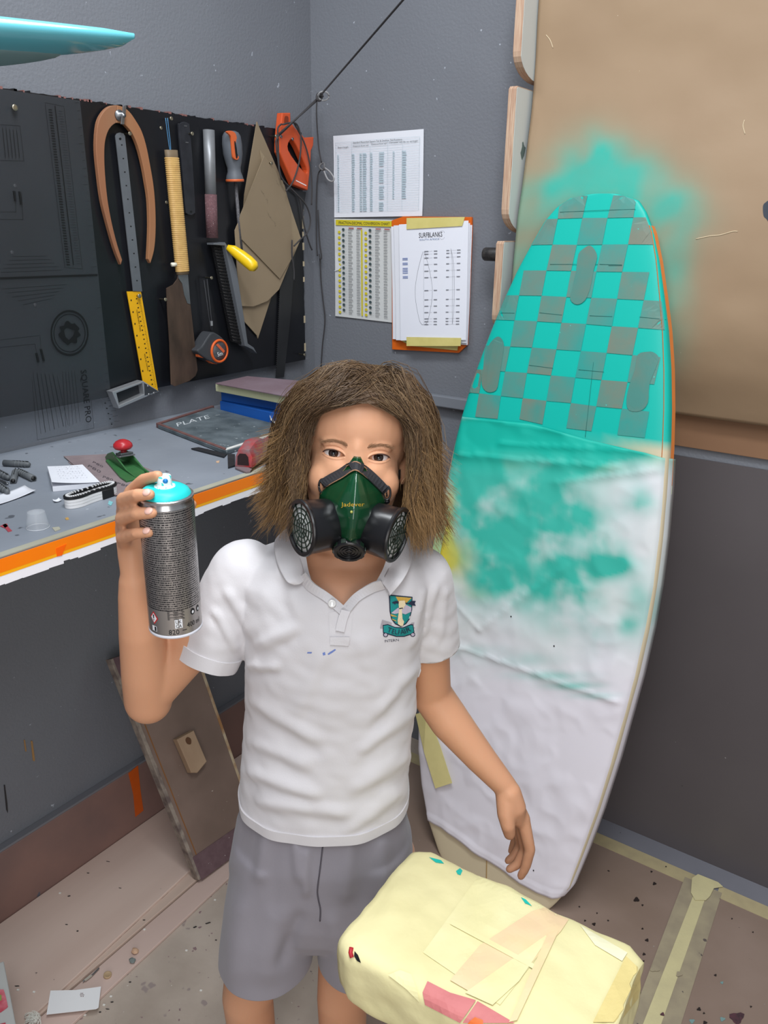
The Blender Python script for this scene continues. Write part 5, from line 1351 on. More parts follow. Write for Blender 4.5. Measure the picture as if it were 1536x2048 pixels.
# red and grey plane body
rp_ = thing('block_plane', 'worn red and grey plane body with an open front, close to the hair', 'plane', bz((500, 935)))
m_rg = M('chipped red enamel', (168, 48, 50), .45, var=1, rgb2=(110, 114, 118), vs=35, detail=3)
a, b = bz((487, 938), .0), bz((545, 892), .0); axp = (b - a).normalized(); sp1 = ZV.cross(axp).normalized(); Lq = (b - a).length
plate('sole', [(470, 935), (484, 930), (505, 938), (560, 905), (560, 895), (540, 890), (500, 943), (492, 944)], PBN(.004), .003, M('sole grey', (120, 104, 108), .5), rp_)
sec = []
for t, w_, h in ((0, .017, .012), (.03, .018, .034), (.25, .019, .043), (.45, .019, .040), (.62, .018, .022), (1.1, .016, .016)):
    c = a + axp * Lq * t; sec.append([c + sp1 * w_, c + sp1 * w_ * .95 + ZV * h * .55, c + sp1 * w_ * .6 + ZV * h * .95, c + ZV * h, c - sp1 * w_ * .6 + ZV * h * .95, c - sp1 * w_ * .95 + ZV * h * .55, c - sp1 * w_])
sec = [[p + ZV * .004 for p in s_] for s_ in sec]
autosmooth(loft('body', sec, m_rg, rp_), 50)
c = a + axp * Lq * .012 + ZV * .005
mk('mouth', [c + sp1 * .012 + ZV * .003, c + sp1 * .011 + ZV * .02, c + sp1 * .006 + ZV * .026, c - sp1 * .006 + ZV * .026, c - sp1 * .011 + ZV * .02, c - sp1 * .012 + ZV * .003], [(0, 1, 2, 3, 4, 5)], M('dark mouth', (44, 26, 28), .6), rp_).location = -axp * .003

# ================================================================== under the bench
m_pan = M('brown panel', (124, 104, 94), .55, var=.7, rgb2=(106, 88, 78), vs=9, bump=.05, speck=((196, 186, 176), 120, .76))
pbl, pbr = on_z((399, 1760), .019), on_z((520, 1670), .019)
ptl_, ptr_ = on_x((222, 1318), XL + .05), on_x((370, 1268), XL + .05)
print('panel', pbl, pbr, ptl_, ptr_, (pbl - ptl_).length, (pbr - ptr_).length, (pbl - pbr).length, (ptl_ - ptr_).length)
pn_ = (pbr - pbl).cross(ptl_ - pbl).normalized()
if pn_.dot(CAM - pbl) < 0: pn_ = -pn_
ptr_ = ptr_ - pn_ * (ptr_ - pbl).dot(pn_)
def pan(u, v, off=0.0): return (pbl * (1 - u) + pbr * u) * (1 - v) + (ptl_ * (1 - u) + ptr_ * u) * v + pn_ * off
def panq(name, u0, u1, v0, v1, off, th, mt, bev=0.0): return plate3(name, [[pan(u0, v0, off), pan(u1, v0, off), pan(u1, v1, off), pan(u0, v1, off)]], pn_, th, mt, lpn, bev)
lpn = thing('leaning_panel', 'brown sanding panel leaning under the bench with a wooden block on it', 'panel', (pbl + pbr) / 2)
panq('board', 0, 1, 0, 1, 0, .020, m_pan, .001)
m_pe = M('worn cream edge', (186, 170, 144), .7, var=.9, rgb2=(150, 104, 60), vs=26); m_pl = M('dirty panel edge', (150, 138, 126), .8, var=.9, rgb2=(88, 74, 72), vs=40)
panq('right_edge_strip', .965, 1.0, .0, 1, .0008, .001, m_pe)
panq('left_edge_strip', -.012, .035, 0, 1, .0012, .0235, m_pl, .0008)
panq('edge_groove', .075, .088, .08, .95, .0004, .0008, M('amber glue line', (128, 84, 44), .5))
m_ps = M('maroon sandpaper band', (104, 82, 86), .9, var=.6, rgb2=(86, 64, 70), vs=60, bump=.2, bs=300, speck=((196, 188, 186), 110, .73))
panq('sandpaper_band', .02, 1.0, -.005, .10, .0016, .0015, m_ps); panq('sandpaper_band', .02, 1.0, .90, 1.0, .0016, .0015, m_ps)
m_blk = M('wood block', (170, 144, 118), .6, var=.7, rgb2=(146, 118, 94), vs=14, stretch=(1, 1, .3))
bpl = PP(pan(.5, .5, .022), pn_)
bo = plate('wood_block', [(354, 1479), (388, 1461), (414, 1523), (395, 1546), (383, 1546)], bpl, .020, m_blk, lpn, .002)
plate('block_hole', cr([(371, 1480), (375, 1474), (382, 1478), (382, 1488), (375, 1488)], 3), PP(pan(.5, .5, .0226), pn_), .0006, M('hole brown', (92, 62, 40), .7), bo)
bt_ = plate('wooden_batten', [(322, 1300), (520, 1280), (520, 1314), (322, 1334)], PX(XL + .028), .026, M('weathered batten', (134, 134, 136), .7, var=.8, rgb2=(112, 110, 112), vs=30, stretch=(1, .1, 1)), None, .001)
tag(bt_, 'weathered grey batten on the left wall behind the raised elbow', 'batten')
# white card, crumbs and plugs on the planks
cd_ = tag(plate('card', [(101, 1981), (151, 1980), (202, 1973), (197, 2015), (192, 2018), (93, 2029)], PZ(.0205), .0008, m_white), 'small white card with a tiny brown mark lying on the floor planks', 'card')
cd_.name = 'business_card'
P = Print()
for x, y in ((161, 1986), (164, 1986), (160, 1989), (163, 1989), (166, 1989), (161, 1992), (165, 1992)): P.quad(*[on_z((x + dx, y + dy), .021) for dx, dy in ((0, 0), (2.4, 0), (2.4, 1.4), (0, 1.4))])
P.build('printed_mark', M('brown mark', (128, 104, 100), .7), cd_)
def crumb(x, y, z, r, rgb, name, label, cat):
    bm = bmesh.new(); bmesh.ops.create_icosphere(bm, subdivisions=2, radius=1); c = on_z((x, y), z)
    for v in bm.verts: v.co = c + ZV * r * .55 + Vector((v.co.x * r, v.co.y * r * .8, v.co.z * r * .55)) * (1 + .4 * noise.noise(v.co * 2 + Vector((x, y, 0))))
    return tag(from_bm(name, bm, M(name, rgb, .7), None), label, cat)
crumb(270, 1905, .0082, .009, (196, 160, 132), 'wood_crumb', 'peach coloured wood crumb on the thin plank', 'crumb'); crumb(265, 1924, .0082, .008, (112, 120, 118), 'grey_lump', 'grey dusty lump beside the peach crumb on the thin plank', 'crumb')
q = on_z((215, 1952), .0085); pl_t = thing('wood_plug', 'round wooden plug lying on the thin plank', 'wood plug', q)
lathe('disc', q, ZV + Vector((.1, .1, 0)), [(0, .008), (.0005, .0085), (.005, .0085), (.0055, .0075), (.0045, .006), (.0045, 0)], M('plug wood', (176, 150, 118), .6), pl_t, 20)
cl = thing('metal_clip', 'small dark metal clip lying in the gap of the planks', 'clip', on_z((180, 1955), .0125))
tube('wire', [on_z(p, .0145) for p in cr([(166, 1963), (172, 1958), (184, 1950), (192, 1942), (198, 1936)], 4, False)], .0016, m_steel, cl, 6); obox('jaw', on_z((176, 1956), .0150), (on_z((190, 1945), .015) - on_z((176, 1956), .015)) * .45, Vector((.002, .001, 0)), ZV * .0015, M('pale clip', (176, 172, 160), .5), cl)
# shavings pile, one tangle
vs, fs = [], []
for k in range(90):
    c = on_z((66 + rn.uniform(-9, 9), 2042 + rn.uniform(-9, 9)), .019); a_ = rn.uniform(0, 6.3); pts = [c + Vector((.008 * math.cos(a_ + j * .7), .008 * math.sin(a_ + j * .7), .002 + .003 * j * rn.random())) for j in range(4)]
    v, f = tube_geo(pts, .0005, 4, True, len(vs)); vs += v; fs += f
o = mk('fibre_shavings', vs, fs, M('white fibre', (226, 224, 216), .7), None); o['kind'] = 'stuff'; o['label'] = 'little tangle of white fibre shavings on the planks'; o['category'] = 'shavings'
# printed carton in the corner
m_ct = M('grey carton', (176, 176, 174), .6)
c1, c2, c3 = on_z((8, 1925), .16), on_z((34, 2060), .16), None
ct_ = thing('carton', 'grey carton with red fruit pictures at the bottom left edge', 'carton', Vector((c1.x - .1, c1.y - .1, .018)))
dA = (c2 - c1); dA.z = 0; dA.normalize(); dB = Vector((-dA.y, dA.x, 0)); 
if dB.dot(RV) > 0: dB = -dB
obox('box', c1 + dA * .12 + dB * .06 - ZV * .07, dA * .125, dB * .06, ZV * .0695, m_ct, ct_, .002)
pc = PZ(.1612)
plate('picture', cr([(-12, 1982), (4, 1979), (8, 1981), (15, 2008), (13, 2016), (-10, 2026)], 2), pc, .0008, M('red picture', (176, 62, 78), .5, var=.9, rgb2=(206, 120, 130), vs=60), ct_)
plate('picture_leaf', [(-8, 1988), (3, 1990), (3, 2000), (-8, 2004)], PZ(.1618), .0004, M('leaf green', (134, 150, 80), .5), ct_)
plate('picture', [(-6, 2049), (11, 2045), (12, 2056), (-6, 2060)], pc, .0008, M('red picture b', (176, 62, 78), .5), ct_)
# small debris on floor and planks (parts of the floor)
m_db = M('dark crumb', (50, 48, 48), .6); m_lb = M('light crumb', (226, 224, 218), .6)
for x, y, l, d in ((42, 1808, 9, 0), (138, 1792, 4, 0), (216, 1723, 5, 0), (34, 1972, 7, 0), (416, 1846, 9, 2), (390, 1854, 6, 2), (240, 1776, 3, 0), (176, 1746, 3, 0), (155, 1862, 2.5, 0), (133, 1849, 3, 0), (432, 1880, 2, 2), (224, 2004, 4, 2), (215, 2018, 5, 2), (200, 2024, 3, 2), (260, 1964, 3, 2), (288, 1840, 3, 1)):
    z = (.0185, .0125, .001)[d]; a_ = rn.uniform(-.6, .2)
    obox('debris', on_z((x, y), z + .0008), (on_z((x + l * .5 * math.cos(a_), y + l * .5 * math.sin(a_)), z) - on_z((x, y), z)), Vector((.0014, .0005, 0)), ZV * .0009, m_db, fl)
for x, y, d in ((158, 1633, 0), (120, 1786, 0), (289, 1859, 1), (373, 1901, 2), (222, 1993, 2), (208, 2010, 2), (170, 2030, 2), (402, 1981, 2), (68, 1984, 0), (36, 1980, 0), (430, 1800, 2), (340, 1770, 1)):
    z = (.0185, .0085, .001)[d]; obox('debris', on_z((x, y), z + .0008), Vector((.0022, .001, 0)), Vector((-.0007, .0016, 0)), ZV * .0009, m_lb, fl)
# ================================================================== the boy
m_skin = M('skin', (212, 158, 124), .5, var=.35, rgb2=(198, 140, 106), vs=9, bump=.04, bs=180, spec=.35, sss=.12)
bf = at(650, 1600, 1.03)
boy = thing('person', 'child in white polo shirt and grey shorts holding up a spray can', 'person', Vector((bf.x, bf.y, 0)))
def rpx(xl, xr, y, f, hd, n=36, e=.9, sc=1.0):
    """body cross-section: photo extent xl-xr at row y, distance f, half depth hd"""
    a, b = at(xl, y, f), at(xr, y, f); c = (a + b) / 2; U = (b - a) / 2; U.z *= .3
    return ering(c, U * sc, HV * hd * sc, n, e)
# ---- head in local coordinates: x image-right, y towards the camera, z up
HC = at(709, 908, 1.032)
rl, yw, pt2 = math.radians(-5.5), math.radians(4), math.radians(9)
Yh = (-HV * math.cos(yw) + RV * math.sin(yw)); Xh = (RV * math.cos(yw) + HV * math.sin(yw))
Yh = (Yh * math.cos(pt2) + ZV * math.sin(pt2)).normalized(); Zh = Xh.cross(Yh).normalized()
if Zh.z < 0: Zh = -Zh
Xh, Zh = Xh * math.cos(rl) + Zh * math.sin(rl), Zh * math.cos(rl) - Xh * math.sin(rl)
def hl_(x, y, z): return HC + Xh * x + Yh * y + Zh * z
def hell(c, r, n=28, m=18): return ell_geo(hl_(*c), Xh * r[0], Yh * r[1], Zh * r[2], n, m)
parts = [hell((0, -.022, .030), (.074, .092, .080)), hell((0, .018, -.030), (.060, .064, .078)), hell((0, .038, -.092), (.030, .034, .024)), hell((0, .02, .04), (.064, .052, .055)),
         hell((-.033, .046, -.030), (.026, .024, .026)), hell((.033, .046, -.030), (.026, .024, .026)), hell((0, .082, -.020), (.008, .010, .022)), hell((0, .088, -.040), (.014, .014, .011)),
         hell((-.026, .0535, .018), (.020, .013, .008)), hell((.026, .0535, .018), (.020, .013, .008)), hell((0, .062, .012), (.012, .012, .02)),
         hell((-.068, -.016, -.012), (.007, .016, .026)), hell((.068, -.016, -.012), (.007, .016, .026)), hell((0, .074, -.064), (.022, .010, .010))]
# neck and trunk
parts.append(loft_geo([ering(hl_(0, -.020, -.045), Xh * .050, Yh * .052, 28), ering((hl_(0, -.022, -.085) + at(700, 1080, 1.045)) / 2, RV * .050, HV * .052, 28), ering(at(694, 1120, 1.045), RV * .054, HV * .056, 28), ering(at(690, 1165, 1.035), RV * .075, HV * .062, 28)]))
tor = [(600, 780, 1085, 1.04, .054), (560, 815, 1105, 1.04, .058), (500, 850, 1130, 1.035, .068), (490, 850, 1165, 1.03, .080), (500, 835, 1230, 1.025, .083), (506, 825, 1310, 1.03, .082), (506, 820, 1400, 1.03, .080), (498, 808, 1500, 1.03, .082), (492, 806, 1600, 1.035, .088), (494, 804, 1700, 1.035, .088), (540, 760, 1790, 1.035, .07)]
parts.append(loft_geo([rpx(*t, n=40, sc=.97) for t in tor]))
# right arm (raised, image left)
S1, E1, W1 = at(482, 1150, 1.035), at(297, 1402, 1.0), at(268, 1163, .965)
parts += caps_geo([S1, (S1 * .5 + E1 * .5), E1 + Vector((0, 0, .012))], [.042, .037, .034])
parts += caps_geo([E1 + Vector((0, 0, .002)), at(293, 1345, .99), at(283, 1262, .975), at(271, 1195, .967), W1], [.034, .0345, .030, .0225, .0195])
# hand on the can
f1 = .0072
def finger(pts, r): return caps_geo([at(*p) for p in pts], r)
MC = {'i': (256, 1003, .975), 'm': (250, 1022, .973), 'r': (248, 1056, .972), 'p': (251, 1088, .970)}
parts += finger([MC['m'], (247, 999, .925), (276, 990, .892), (300, 989, .886)], [.0105, .0092, .0080, .0068])
parts += finger([MC['r'], (245, 1036, .925), (275, 1027, .893), (304, 1026, .886)], [.0105, .0092, .0080, .0070])
parts += finger([MC['p'], (245, 1074, .928), (274, 1066, .896), (299, 1065, .890)], [.0100, .0086, .0074, .0064])
parts += finger([MC['i'], (263, 984, .955), (287, 960, .935), (316, 951, .916)], [.0105, .0092, .0080, .0066])
parts += finger([(284, 1120, .990), (330, 1060, .992), (368, 1020, .958), (382, 1009, .938)], [.0125, .0110, .0088, .0074])
for k in 'imrp': parts += caps_geo([W1 + ZV * .012, at(*MC[k])], [.0165, .0115])
parts += caps_geo([at(262, 1110, .972), at(272, 1060, .985)], [.017, .014])
# left arm (hanging, image right)
S2, E2, W2 = at(842, 1158, 1.04), at(862, 1386, 1.085), at(1010, 1572, 1.05)
parts += caps_geo([S2, at(852, 1270, 1.06), E2], [.036, .034, .031])
parts += caps_geo([E2, at(900, 1442, 1.075), at(960, 1515, 1.06), W2], [.0315, .0315, .0245, .0185])
fin = {'i': [(1046, 1638, 1.045), (1060, 1700, 1.03), (1051, 1735, 1.025), (1042, 1752, 1.025)], 'm': [(1041, 1640, 1.062), (1051, 1698, 1.052), (1033, 1730, 1.043), (1019, 1738, 1.04)],
       'r': [(1034, 1636, 1.078), (1042, 1690, 1.078), (1026, 1714, 1.068), (1016, 1721, 1.064)], 'p': [(1026, 1628, 1.092), (1033, 1670, 1.095), (1026, 1691, 1.09), (1022, 1702, 1.087)]}
for k, rr_ in (('i', [.0112, .0090, .0078, .0066]), ('m', [.0112, .0090, .0078, .0068]), ('r', [.0108, .0086, .0074, .0064]), ('p', [.0100, .0076, .0066, .0058])):
    parts += finger(fin[k], rr_); parts += caps_geo([W2 + Vector((0, 0, -.004)), at(*fin[k][0])], [.0165, .0118])
parts += caps_geo([at(1012, 1585, 1.045), at(1012, 1628, 1.030), at(1016, 1652, 1.022), at(1019, 1668, 1.022)], [.0170, .0140, .0115, .0095])
parts += caps_geo([at(1018, 1585, 1.045), at(1030, 1615, 1.040), at(1036, 1638, 1.042)], [.019, .0175, .0125]); parts += caps_geo([at(1026, 1600, 1.06), at(1034, 1635, 1.075)], [.017, .013])
# legs
for kx, ax_, kf in ((495, 505, 1.03), (684, 672, 1.03)):
    kn_ = at(kx, 1990, kf); hip = at(565 if kx < 600 else 735, 1720, 1.035)
    an_ = Vector((kn_.x, kn_.y, .075)) + HV * .015
    parts += caps_geo([hip, (hip * .5 + kn_ * .5), kn_, kn_ * .55 + an_ * .45 + HV * .012, an_], [.078, .058, .043, .042, .027])
    parts += caps_geo([an_ + Vector((0, 0, -.03)) + HV * .02, an_ + Vector((0, 0, -.05)) - HV * .11], [.028, .022])
    for tq_ in range(5): parts += caps_geo([an_ + Vector((0, 0, -.052)) - HV * .10 + RV * (.012 * (tq_ - 2)), an_ + Vector((0, 0, -.060)) - HV * (.140 - .004 * abs(tq_ - 1.5)) + RV * (.013 * (tq_ - 2))], [.011, .0085])
me = remesh(parts, .0030, 5, .5)
# ---- eyes: sculpt lids into the face, then seat the eyeballs
bm = bmesh.new(); bm.from_mesh(me)
EYE = [((-.0285, .0045), 1), ((.0285, .0045), -1)]
def loc3(v): d = v - HC; return d.dot(Xh), d.dot(Yh), d.dot(Zh)
for it in range(2):
    es = []
    for e in bm.edges:
        x, y, z = loc3(e.verts[0].co)
        if y > .03 and min(math.hypot(x - c[0][0], (z - c[0][1]) * 1.5) for c in EYE) < .023: es.append(e)
    bmesh.ops.subdivide_edges(bm, edges=es, cuts=1, use_grid_fill=True)
bm.normal_update()
bv0 = BVHTree.FromBMesh(bm); ecs = []
for (ex0, ez0), sd_ in EYE:
    h = bv0.ray_cast(hl_(ex0, .2, ez0), -Yh); ecs.append(loc3(h[0]))
EA = .0140
def lids(u):
    q = max(0, 1 - (u / EA) ** 2); return .0054 * q ** .7, -.0038 * q ** .8
for v in bm.verts:
    x, y, z = loc3(v.co)
    if y < .02: continue
    for ec, ((ex0, ez0), sd_) in zip(ecs, EYE):
        u, w_ = x - ex0, z - ez0
        if abs(u) > .024 or abs(w_) > .018: continue
        w2 = w_ - (.0008 * (u / EA)) * sd_ * -1        # outer corner a little higher
        fall = math.exp(-(u / .017) ** 4 - (w_ / .011) ** 4)
        tgt = ec[1] - .0012 - 14 * u * u * .9 - 9 * w_ * w_
        dy = (tgt - y) * .55 * fall                    # settle the socket
        up_, lo_ = lids(u)
        if abs(u) < EA:
            d = min(up_ - w2, w2 - lo_)
            if d > 0: dy -= .0075 * sstep(0, .0011, d)
            elif d > -.0030: dy += .0012 * math.sin(math.pi * min(1, -d / .0030)) * (1.2 if w2 > 0 else .6)
            cr_ = (w2 - up_ - .0042) / .0009
            dy -= .0011 * math.exp(-cr_ * cr_) * sstep(EA, EA * .6, abs(u))
        v.co += Yh * dy
bm.to_mesh(me); bm.free()
body = link('body', me, m_skin, boy, True)
m_eye = M('eye white', (214, 206, 204), .15, spec=.5, coat=.5); m_iris = M('dark brown iris', (44, 28, 21), .12, coat=.8, var=.5, rgb2=(26, 17, 14), vs=400); m_pup = M('pupil', (8, 7, 8), .08, coat=1.0)
for ec, ((ex0, ez0), sd_) in zip(ecs, EYE):
    c = hl_(ex0, ec[1] - .0150, ez0 - .0002); R_ = .0122
    eb = mk('eyeball', *ell_geo(c, Xh * R_, Yh * R_, Zh * R_, 24, 16), m_eye, boy, True)
    gz = (CAM - c).normalized()
    lathe('iris', c, gz, [(R_ * .88, .0062), (R_ * .905, .0060), (R_ * .985, .0045), (R_ * 1.04, .0025), (R_ * 1.05, 0)], m_iris, eb, 24)
    lathe('pupil', c, gz, [(R_ * 1.0, .0030), (R_ * 1.045, .0026), (R_ * 1.065, 0)], m_pup, eb, 20)
    # lash line along the upper lid
    pts = []
    for k in range(13):
        u = -EA + 2 * EA * k / 12; w_ = lids(u)[0] - .0008 * (u / EA) * sd_ + ez0
        pts.append(hl_(ex0 + u, ec[1] - .0010 - 10 * u * u, w_ + .0002))
    tube('eyelashes', pts, [.0003] + [.0009] * 11 + [.0003], M('lash brown', (62, 42, 34), .6), boy, 6)
# nails
m_nail = M('nail', (232, 186, 172), .3, coat=.3)
def nail(a, b, r, tow):
    a, b = at(*a), at(*b); d = (b - a).normalized(); n = (tow - b); n = (n - d * n.dot(d)).normalized(); s_ = d.cross(n)
    mk('fingernail', *ell_geo(b + n * r * .70 - d * .0015, d * r * .85, s_ * r * .70, n * r * .38, 12, 8), m_nail, boy, True)
for k in (((276, 990, .892), (300, 989, .886), .0070), ((275, 1027, .893), (304, 1026, .886), .0072), ((274, 1066, .896), (299, 1065, .890), .0066)): nail(*k, CAM + ZV * .6)

# ---- hair
m_hair = M('brown hair', (112, 86, 60), .5, attr='paint', spec=.3)
OX, OY = .012, -.014
SH = [(-.02, 0.0), (.02, .28), (.10, .58), (.22, .86), (.36, 1.0), (.52, 1.07), (.68, 1.14), (.85, 1.20), (1.0, 1.22), (1.15, 1.20)]
ZS = [(-.02, .1235), (.02, .1215), (.10, .110), (.22, .084), (.36, .050), (.52, .010), (.68, -.032), (.85, -.072), (1.0, -.108), (1.15, -.140)]
def hp3(al, s_, layer):
    r = np.interp(s_, [a for a, b in SH], [b for a, b in SH]); z = np.interp(s_, [a for a, b in ZS], [b for a, b in ZS])
    rx, ry = (.081 * r + layer) * (.94 - .09 * sstep(.5, .9, s_) if al < 0 else 1.0), .096 * r + layer * .8
    back = .5 - .5 * math.cos(al)
    return hl_(OX * (1 - min(1, r)) + rx * math.sin(al), OY * (1 - min(1, r)) - .014 + ry * math.cos(al), z - .007 * (r < .95) * (1 - r) + layer * (.55 if r < .7 else .1))
rn = random.Random(11)
def strand(al0, s0, al1, s1, lay, wav, ph, n=14, flick=0.0, lift=0.0, cen=None):
    out = []; sd_ = 1 if al1 >= 0 else -1
    for k in range(n):
        t = k / (n - 1); e = 1 - (1 - t) ** 2.2
        al = al0 + (al1 - al0) * e; s_ = s0 + (s1 - s0) * t - lift * math.sin(math.pi * min(1, t * 2.2))
        l = .003 + lay * sstep(0, .35, t) + flick * max(0, t - .72) ** 2 * 12
        al += wav * math.sin(ph + t * 6.5) * t; l += wav * .03 * math.sin(ph * 1.7 + t * 8) * t
        if cen is not None: al += (cen - al1) * .75 * sstep(.35, 1, t)
        if s_ > .262:                       # keep the forehead clear: arched hairline
            bd = math.radians(45 - 5 * sstep(.5, .7, s_) + 4 * math.sin(ph * 3)) * sstep(.262 + .012 * math.sin(ph * 7), .375, s_) ** .6
            if al * sd_ < bd: al = sd_ * (bd + .03 * math.sin(ph * 5 + k))
        out.append(hp3(al, s_, max(l, .0015)))
    return out
vs, fs, cols = [], [], []
D1 = np.array(lin((60, 44, 32))[:3]); D2 = np.array(lin((116, 90, 62))[:3]); D3 = np.array(lin((176, 136, 86))[:3]); D4 = np.array(lin((150, 128, 98))[:3])
NC = 76
clumps = [(rn.uniform(0, 6.28), rn.uniform(.05, .15), rn.uniform(0, 1), rn.uniform(-.11, .08), rn.uniform(-.012, .030), rn.uniform(-.004, .010)) for _ in range(NC * 2)]
def clump(tg): 
    i = int((tg + math.pi) / (2 * math.pi) * NC) % NC; return clumps[i + (NC if rn.random() < .5 else 0)], -math.pi + 2 * math.pi * (i + .5) / NC
def add(st, r0, shade, seg=3):
    HS.append([tuple(p) for p in st]); HR.append(r0); HD.append(shade)
HS, HR, HD = [], [], []
FRONT = math.radians(44); HE = math.radians(47)
def side_of(al): return 1 if al >= 0 else -1
for k in range(8200):
    if k % 10 < 5:              # crown and top: combed from the parting to the sides
        al0 = rn.uniform(-math.pi, math.pi); s0 = rn.uniform(0.0, .34)
        if abs(al0) < FRONT: s0 = rn.uniform(0.0, .255)
    else:                       # sides and back
        al0 = rn.choice((-1, 1)) * rn.uniform(HE, math.pi); s0 = rn.uniform(.2, .55)
    sg = side_of(al0 - .10 + (rn.gauss(0, .2) if abs(al0) < 1 else 0))
    a_ = abs(al0)
    tgt = sg * (HE + (math.pi - HE) * (a_ / math.pi) ** .9 + rn.uniform(-.06, .12))
    if a_ < FRONT: tgt = sg * (math.radians(46) + rn.uniform(-.04, .55))
    cl_, cen = clump(tgt)
    s1 = rn.uniform(.83, .97) + cl_[3] + (.03 if sg > 0 else 0)
    if rn.random() < .10: s1 -= .2
    lay = max(.001, .001 + .020 * rn.random() ** 1.3 + cl_[5])
    add(strand(al0, s0, tgt, s1, lay, cl_[1] * 1.2, cl_[0] + rn.uniform(-.3, .3), flick=cl_[4] + rn.uniform(-.006, .006), cen=cen), rn.uniform(.00028, .00050), min(1, max(0, .75 * cl_[2] + .25 * rn.random())))
# fringe roots: lifted back from the hairline, then over to the sides
for k in range(2400):
    al0 = rn.uniform(-.95, .95); s0 = rn.uniform(.10, .272); sg = 1 if al0 > .16 + rn.gauss(0, .22) else -1
    tgt = sg * (math.radians(47) + rn.uniform(-.03, .9)); hg = sstep(.5, 0, abs(al0 - .16)); cl_, cen = clump(tgt)
    add(strand(al0, s0, tgt, rn.uniform(.5, .98), .004 + .02 * rn.random(), cl_[1] * 1.3, cl_[0] + rn.uniform(-.4, .4), cen=cen, flick=cl_[4], lift=(.05 + .11 * hg) * rn.uniform(.6, 1.2)), rn.uniform(.00028, .0005), min(1, max(0, .6 * cl_[2] + .35 * rn.random())))
# locks framing the face
for k in range(900):
    sg = rn.choice((-1, 1)); al0 = sg * rn.uniform(.5, 1.1); tgt = sg * rn.uniform(math.radians(41), math.radians(62)); cl_, cen = clump(tgt)
    add(strand(al0, rn.uniform(.2, .42), tgt, rn.uniform(.82, .96) + cl_[3], .002 + .012 * rn.random(), cl_[1] * .6, cl_[0] + rn.uniform(-.3, .3), flick=cl_[4] * .5), rn.uniform(.00028, .0005), min(1, max(0, .6 * cl_[2] + .35 * rn.random())))
# loose fly-away hairs
for k in range(260):
    al0 = rn.uniform(-math.pi, math.pi); s0 = rn.uniform(.0, .5)
    if abs(al0) < FRONT: s0 *= .4
    sg = side_of(al0 - .10); tgt = sg * max(abs(al0), math.radians(62)) + rn.uniform(-.15, .15)
    st = strand(al0, s0, tgt, rn.uniform(.55, 1.08), .012 + .022 * rn.random(), rn.uniform(.08, .2), rn.uniform(0, 6.3), 14, rn.uniform(0, .03)); add(st, .00020, rn.uniform(.5, 1))
A = np.array(HS); nS_, nP_ = A.shape[:2]; T = np.gradient(A, axis=1); T /= np.linalg.norm(T, axis=2, keepdims=True) + 1e-9
ref = np.array(tuple(Yh)) * .6 + np.array(tuple(Xh)) * .8; Uu = np.cross(T, ref); Uu /= np.linalg.norm(Uu, axis=2, keepdims=True) + 1e-9; Ww = np.cross(T, Uu)
tt = np.linspace(0, 1, nP_); tap = np.where(tt < .05, .75, 1) * (1 - .75 * np.clip((tt - .7) / .3, 0, 1)); rad = np.array(HR)[:, None, None] * tap[None, :, None]
V3 = np.stack([A + (Uu * math.cos(a_) + Ww * math.sin(a_)) * rad for a_ in (0, 2.094, 4.189)], axis=2).reshape(-1, 3)
base = (np.arange(nS_)[:, None, None] * nP_ + np.arange(nP_ - 1)[None, :, None]) * 3; k3 = np.arange(3)[None, None, :]; kn3 = (k3 + 1) % 3
F4 = np.stack([base + k3, base + kn3, base + 3 + kn3, base + 3 + k3], axis=-1).reshape(-1, 4)
me_h = bpy.data.meshes.new('hair'); me_h.vertices.add(len(V3)); me_h.vertices.foreach_set('co', V3.ravel()); me_h.loops.add(F4.size); me_h.loops.foreach_set('vertex_index', F4.ravel().astype(np.int32))
me_h.polygons.add(len(F4)); me_h.polygons.foreach_set('loop_start', (np.arange(len(F4)) * 4).astype(np.int32)); me_h.update(calc_edges=True)
hair = link('hair', me_h, m_hair, boy, True)
sh_ = np.array(HD)[:, None, None]; st3 = np.clip((tt - .3) / .7, 0, 1); st3 = (st3 * st3 * (3 - 2 * st3))[None, :, None] * .5
c = D1 * (1 - sh_) + D2 * sh_; tipc = np.where(sh_ > .3, D3, D2); c = c * (1 - st3) + tipc * st3; c = np.where(sh_ > .75, c * .6 + D4 * .4, c)
c = np.repeat(c.reshape(-1, 1, 3), 3, axis=1).reshape(-1, 3); set_col(hair, np.concatenate([c, np.ones((len(c), 1))], axis=1))
hair['label'] = 'tousled chin length brown hair with lighter tips'
# scalp mass underneath so that no skin shows through
vs, fs = [], []; nA, nS = 72, 26
for j in range(nS):
    for i in range(nA):
        al = -math.pi + 2 * math.pi * i / nA; smax = .275 + (.90 - .275) * sstep(math.radians(42), math.radians(52), abs(al))
        if abs(al) < math.radians(42): smax = .275 - .03 * abs(al)
        vs.append(hp3(al, -.02 + (smax + .02) * j / (nS - 1), .0015 + .004 * sstep(.3, .8, j / (nS - 1))))
for j in range(nS - 1):
    for i in range(nA): fs.append((j * nA + i, j * nA + (i + 1) % nA, (j + 1) * nA + (i + 1) % nA, (j + 1) * nA + i))
mk('hair_base', vs, fs, M('hair under layer', (84, 64, 46), .7, bump=.6, bs=260, stretch=(1, 1, .12)), boy, True)
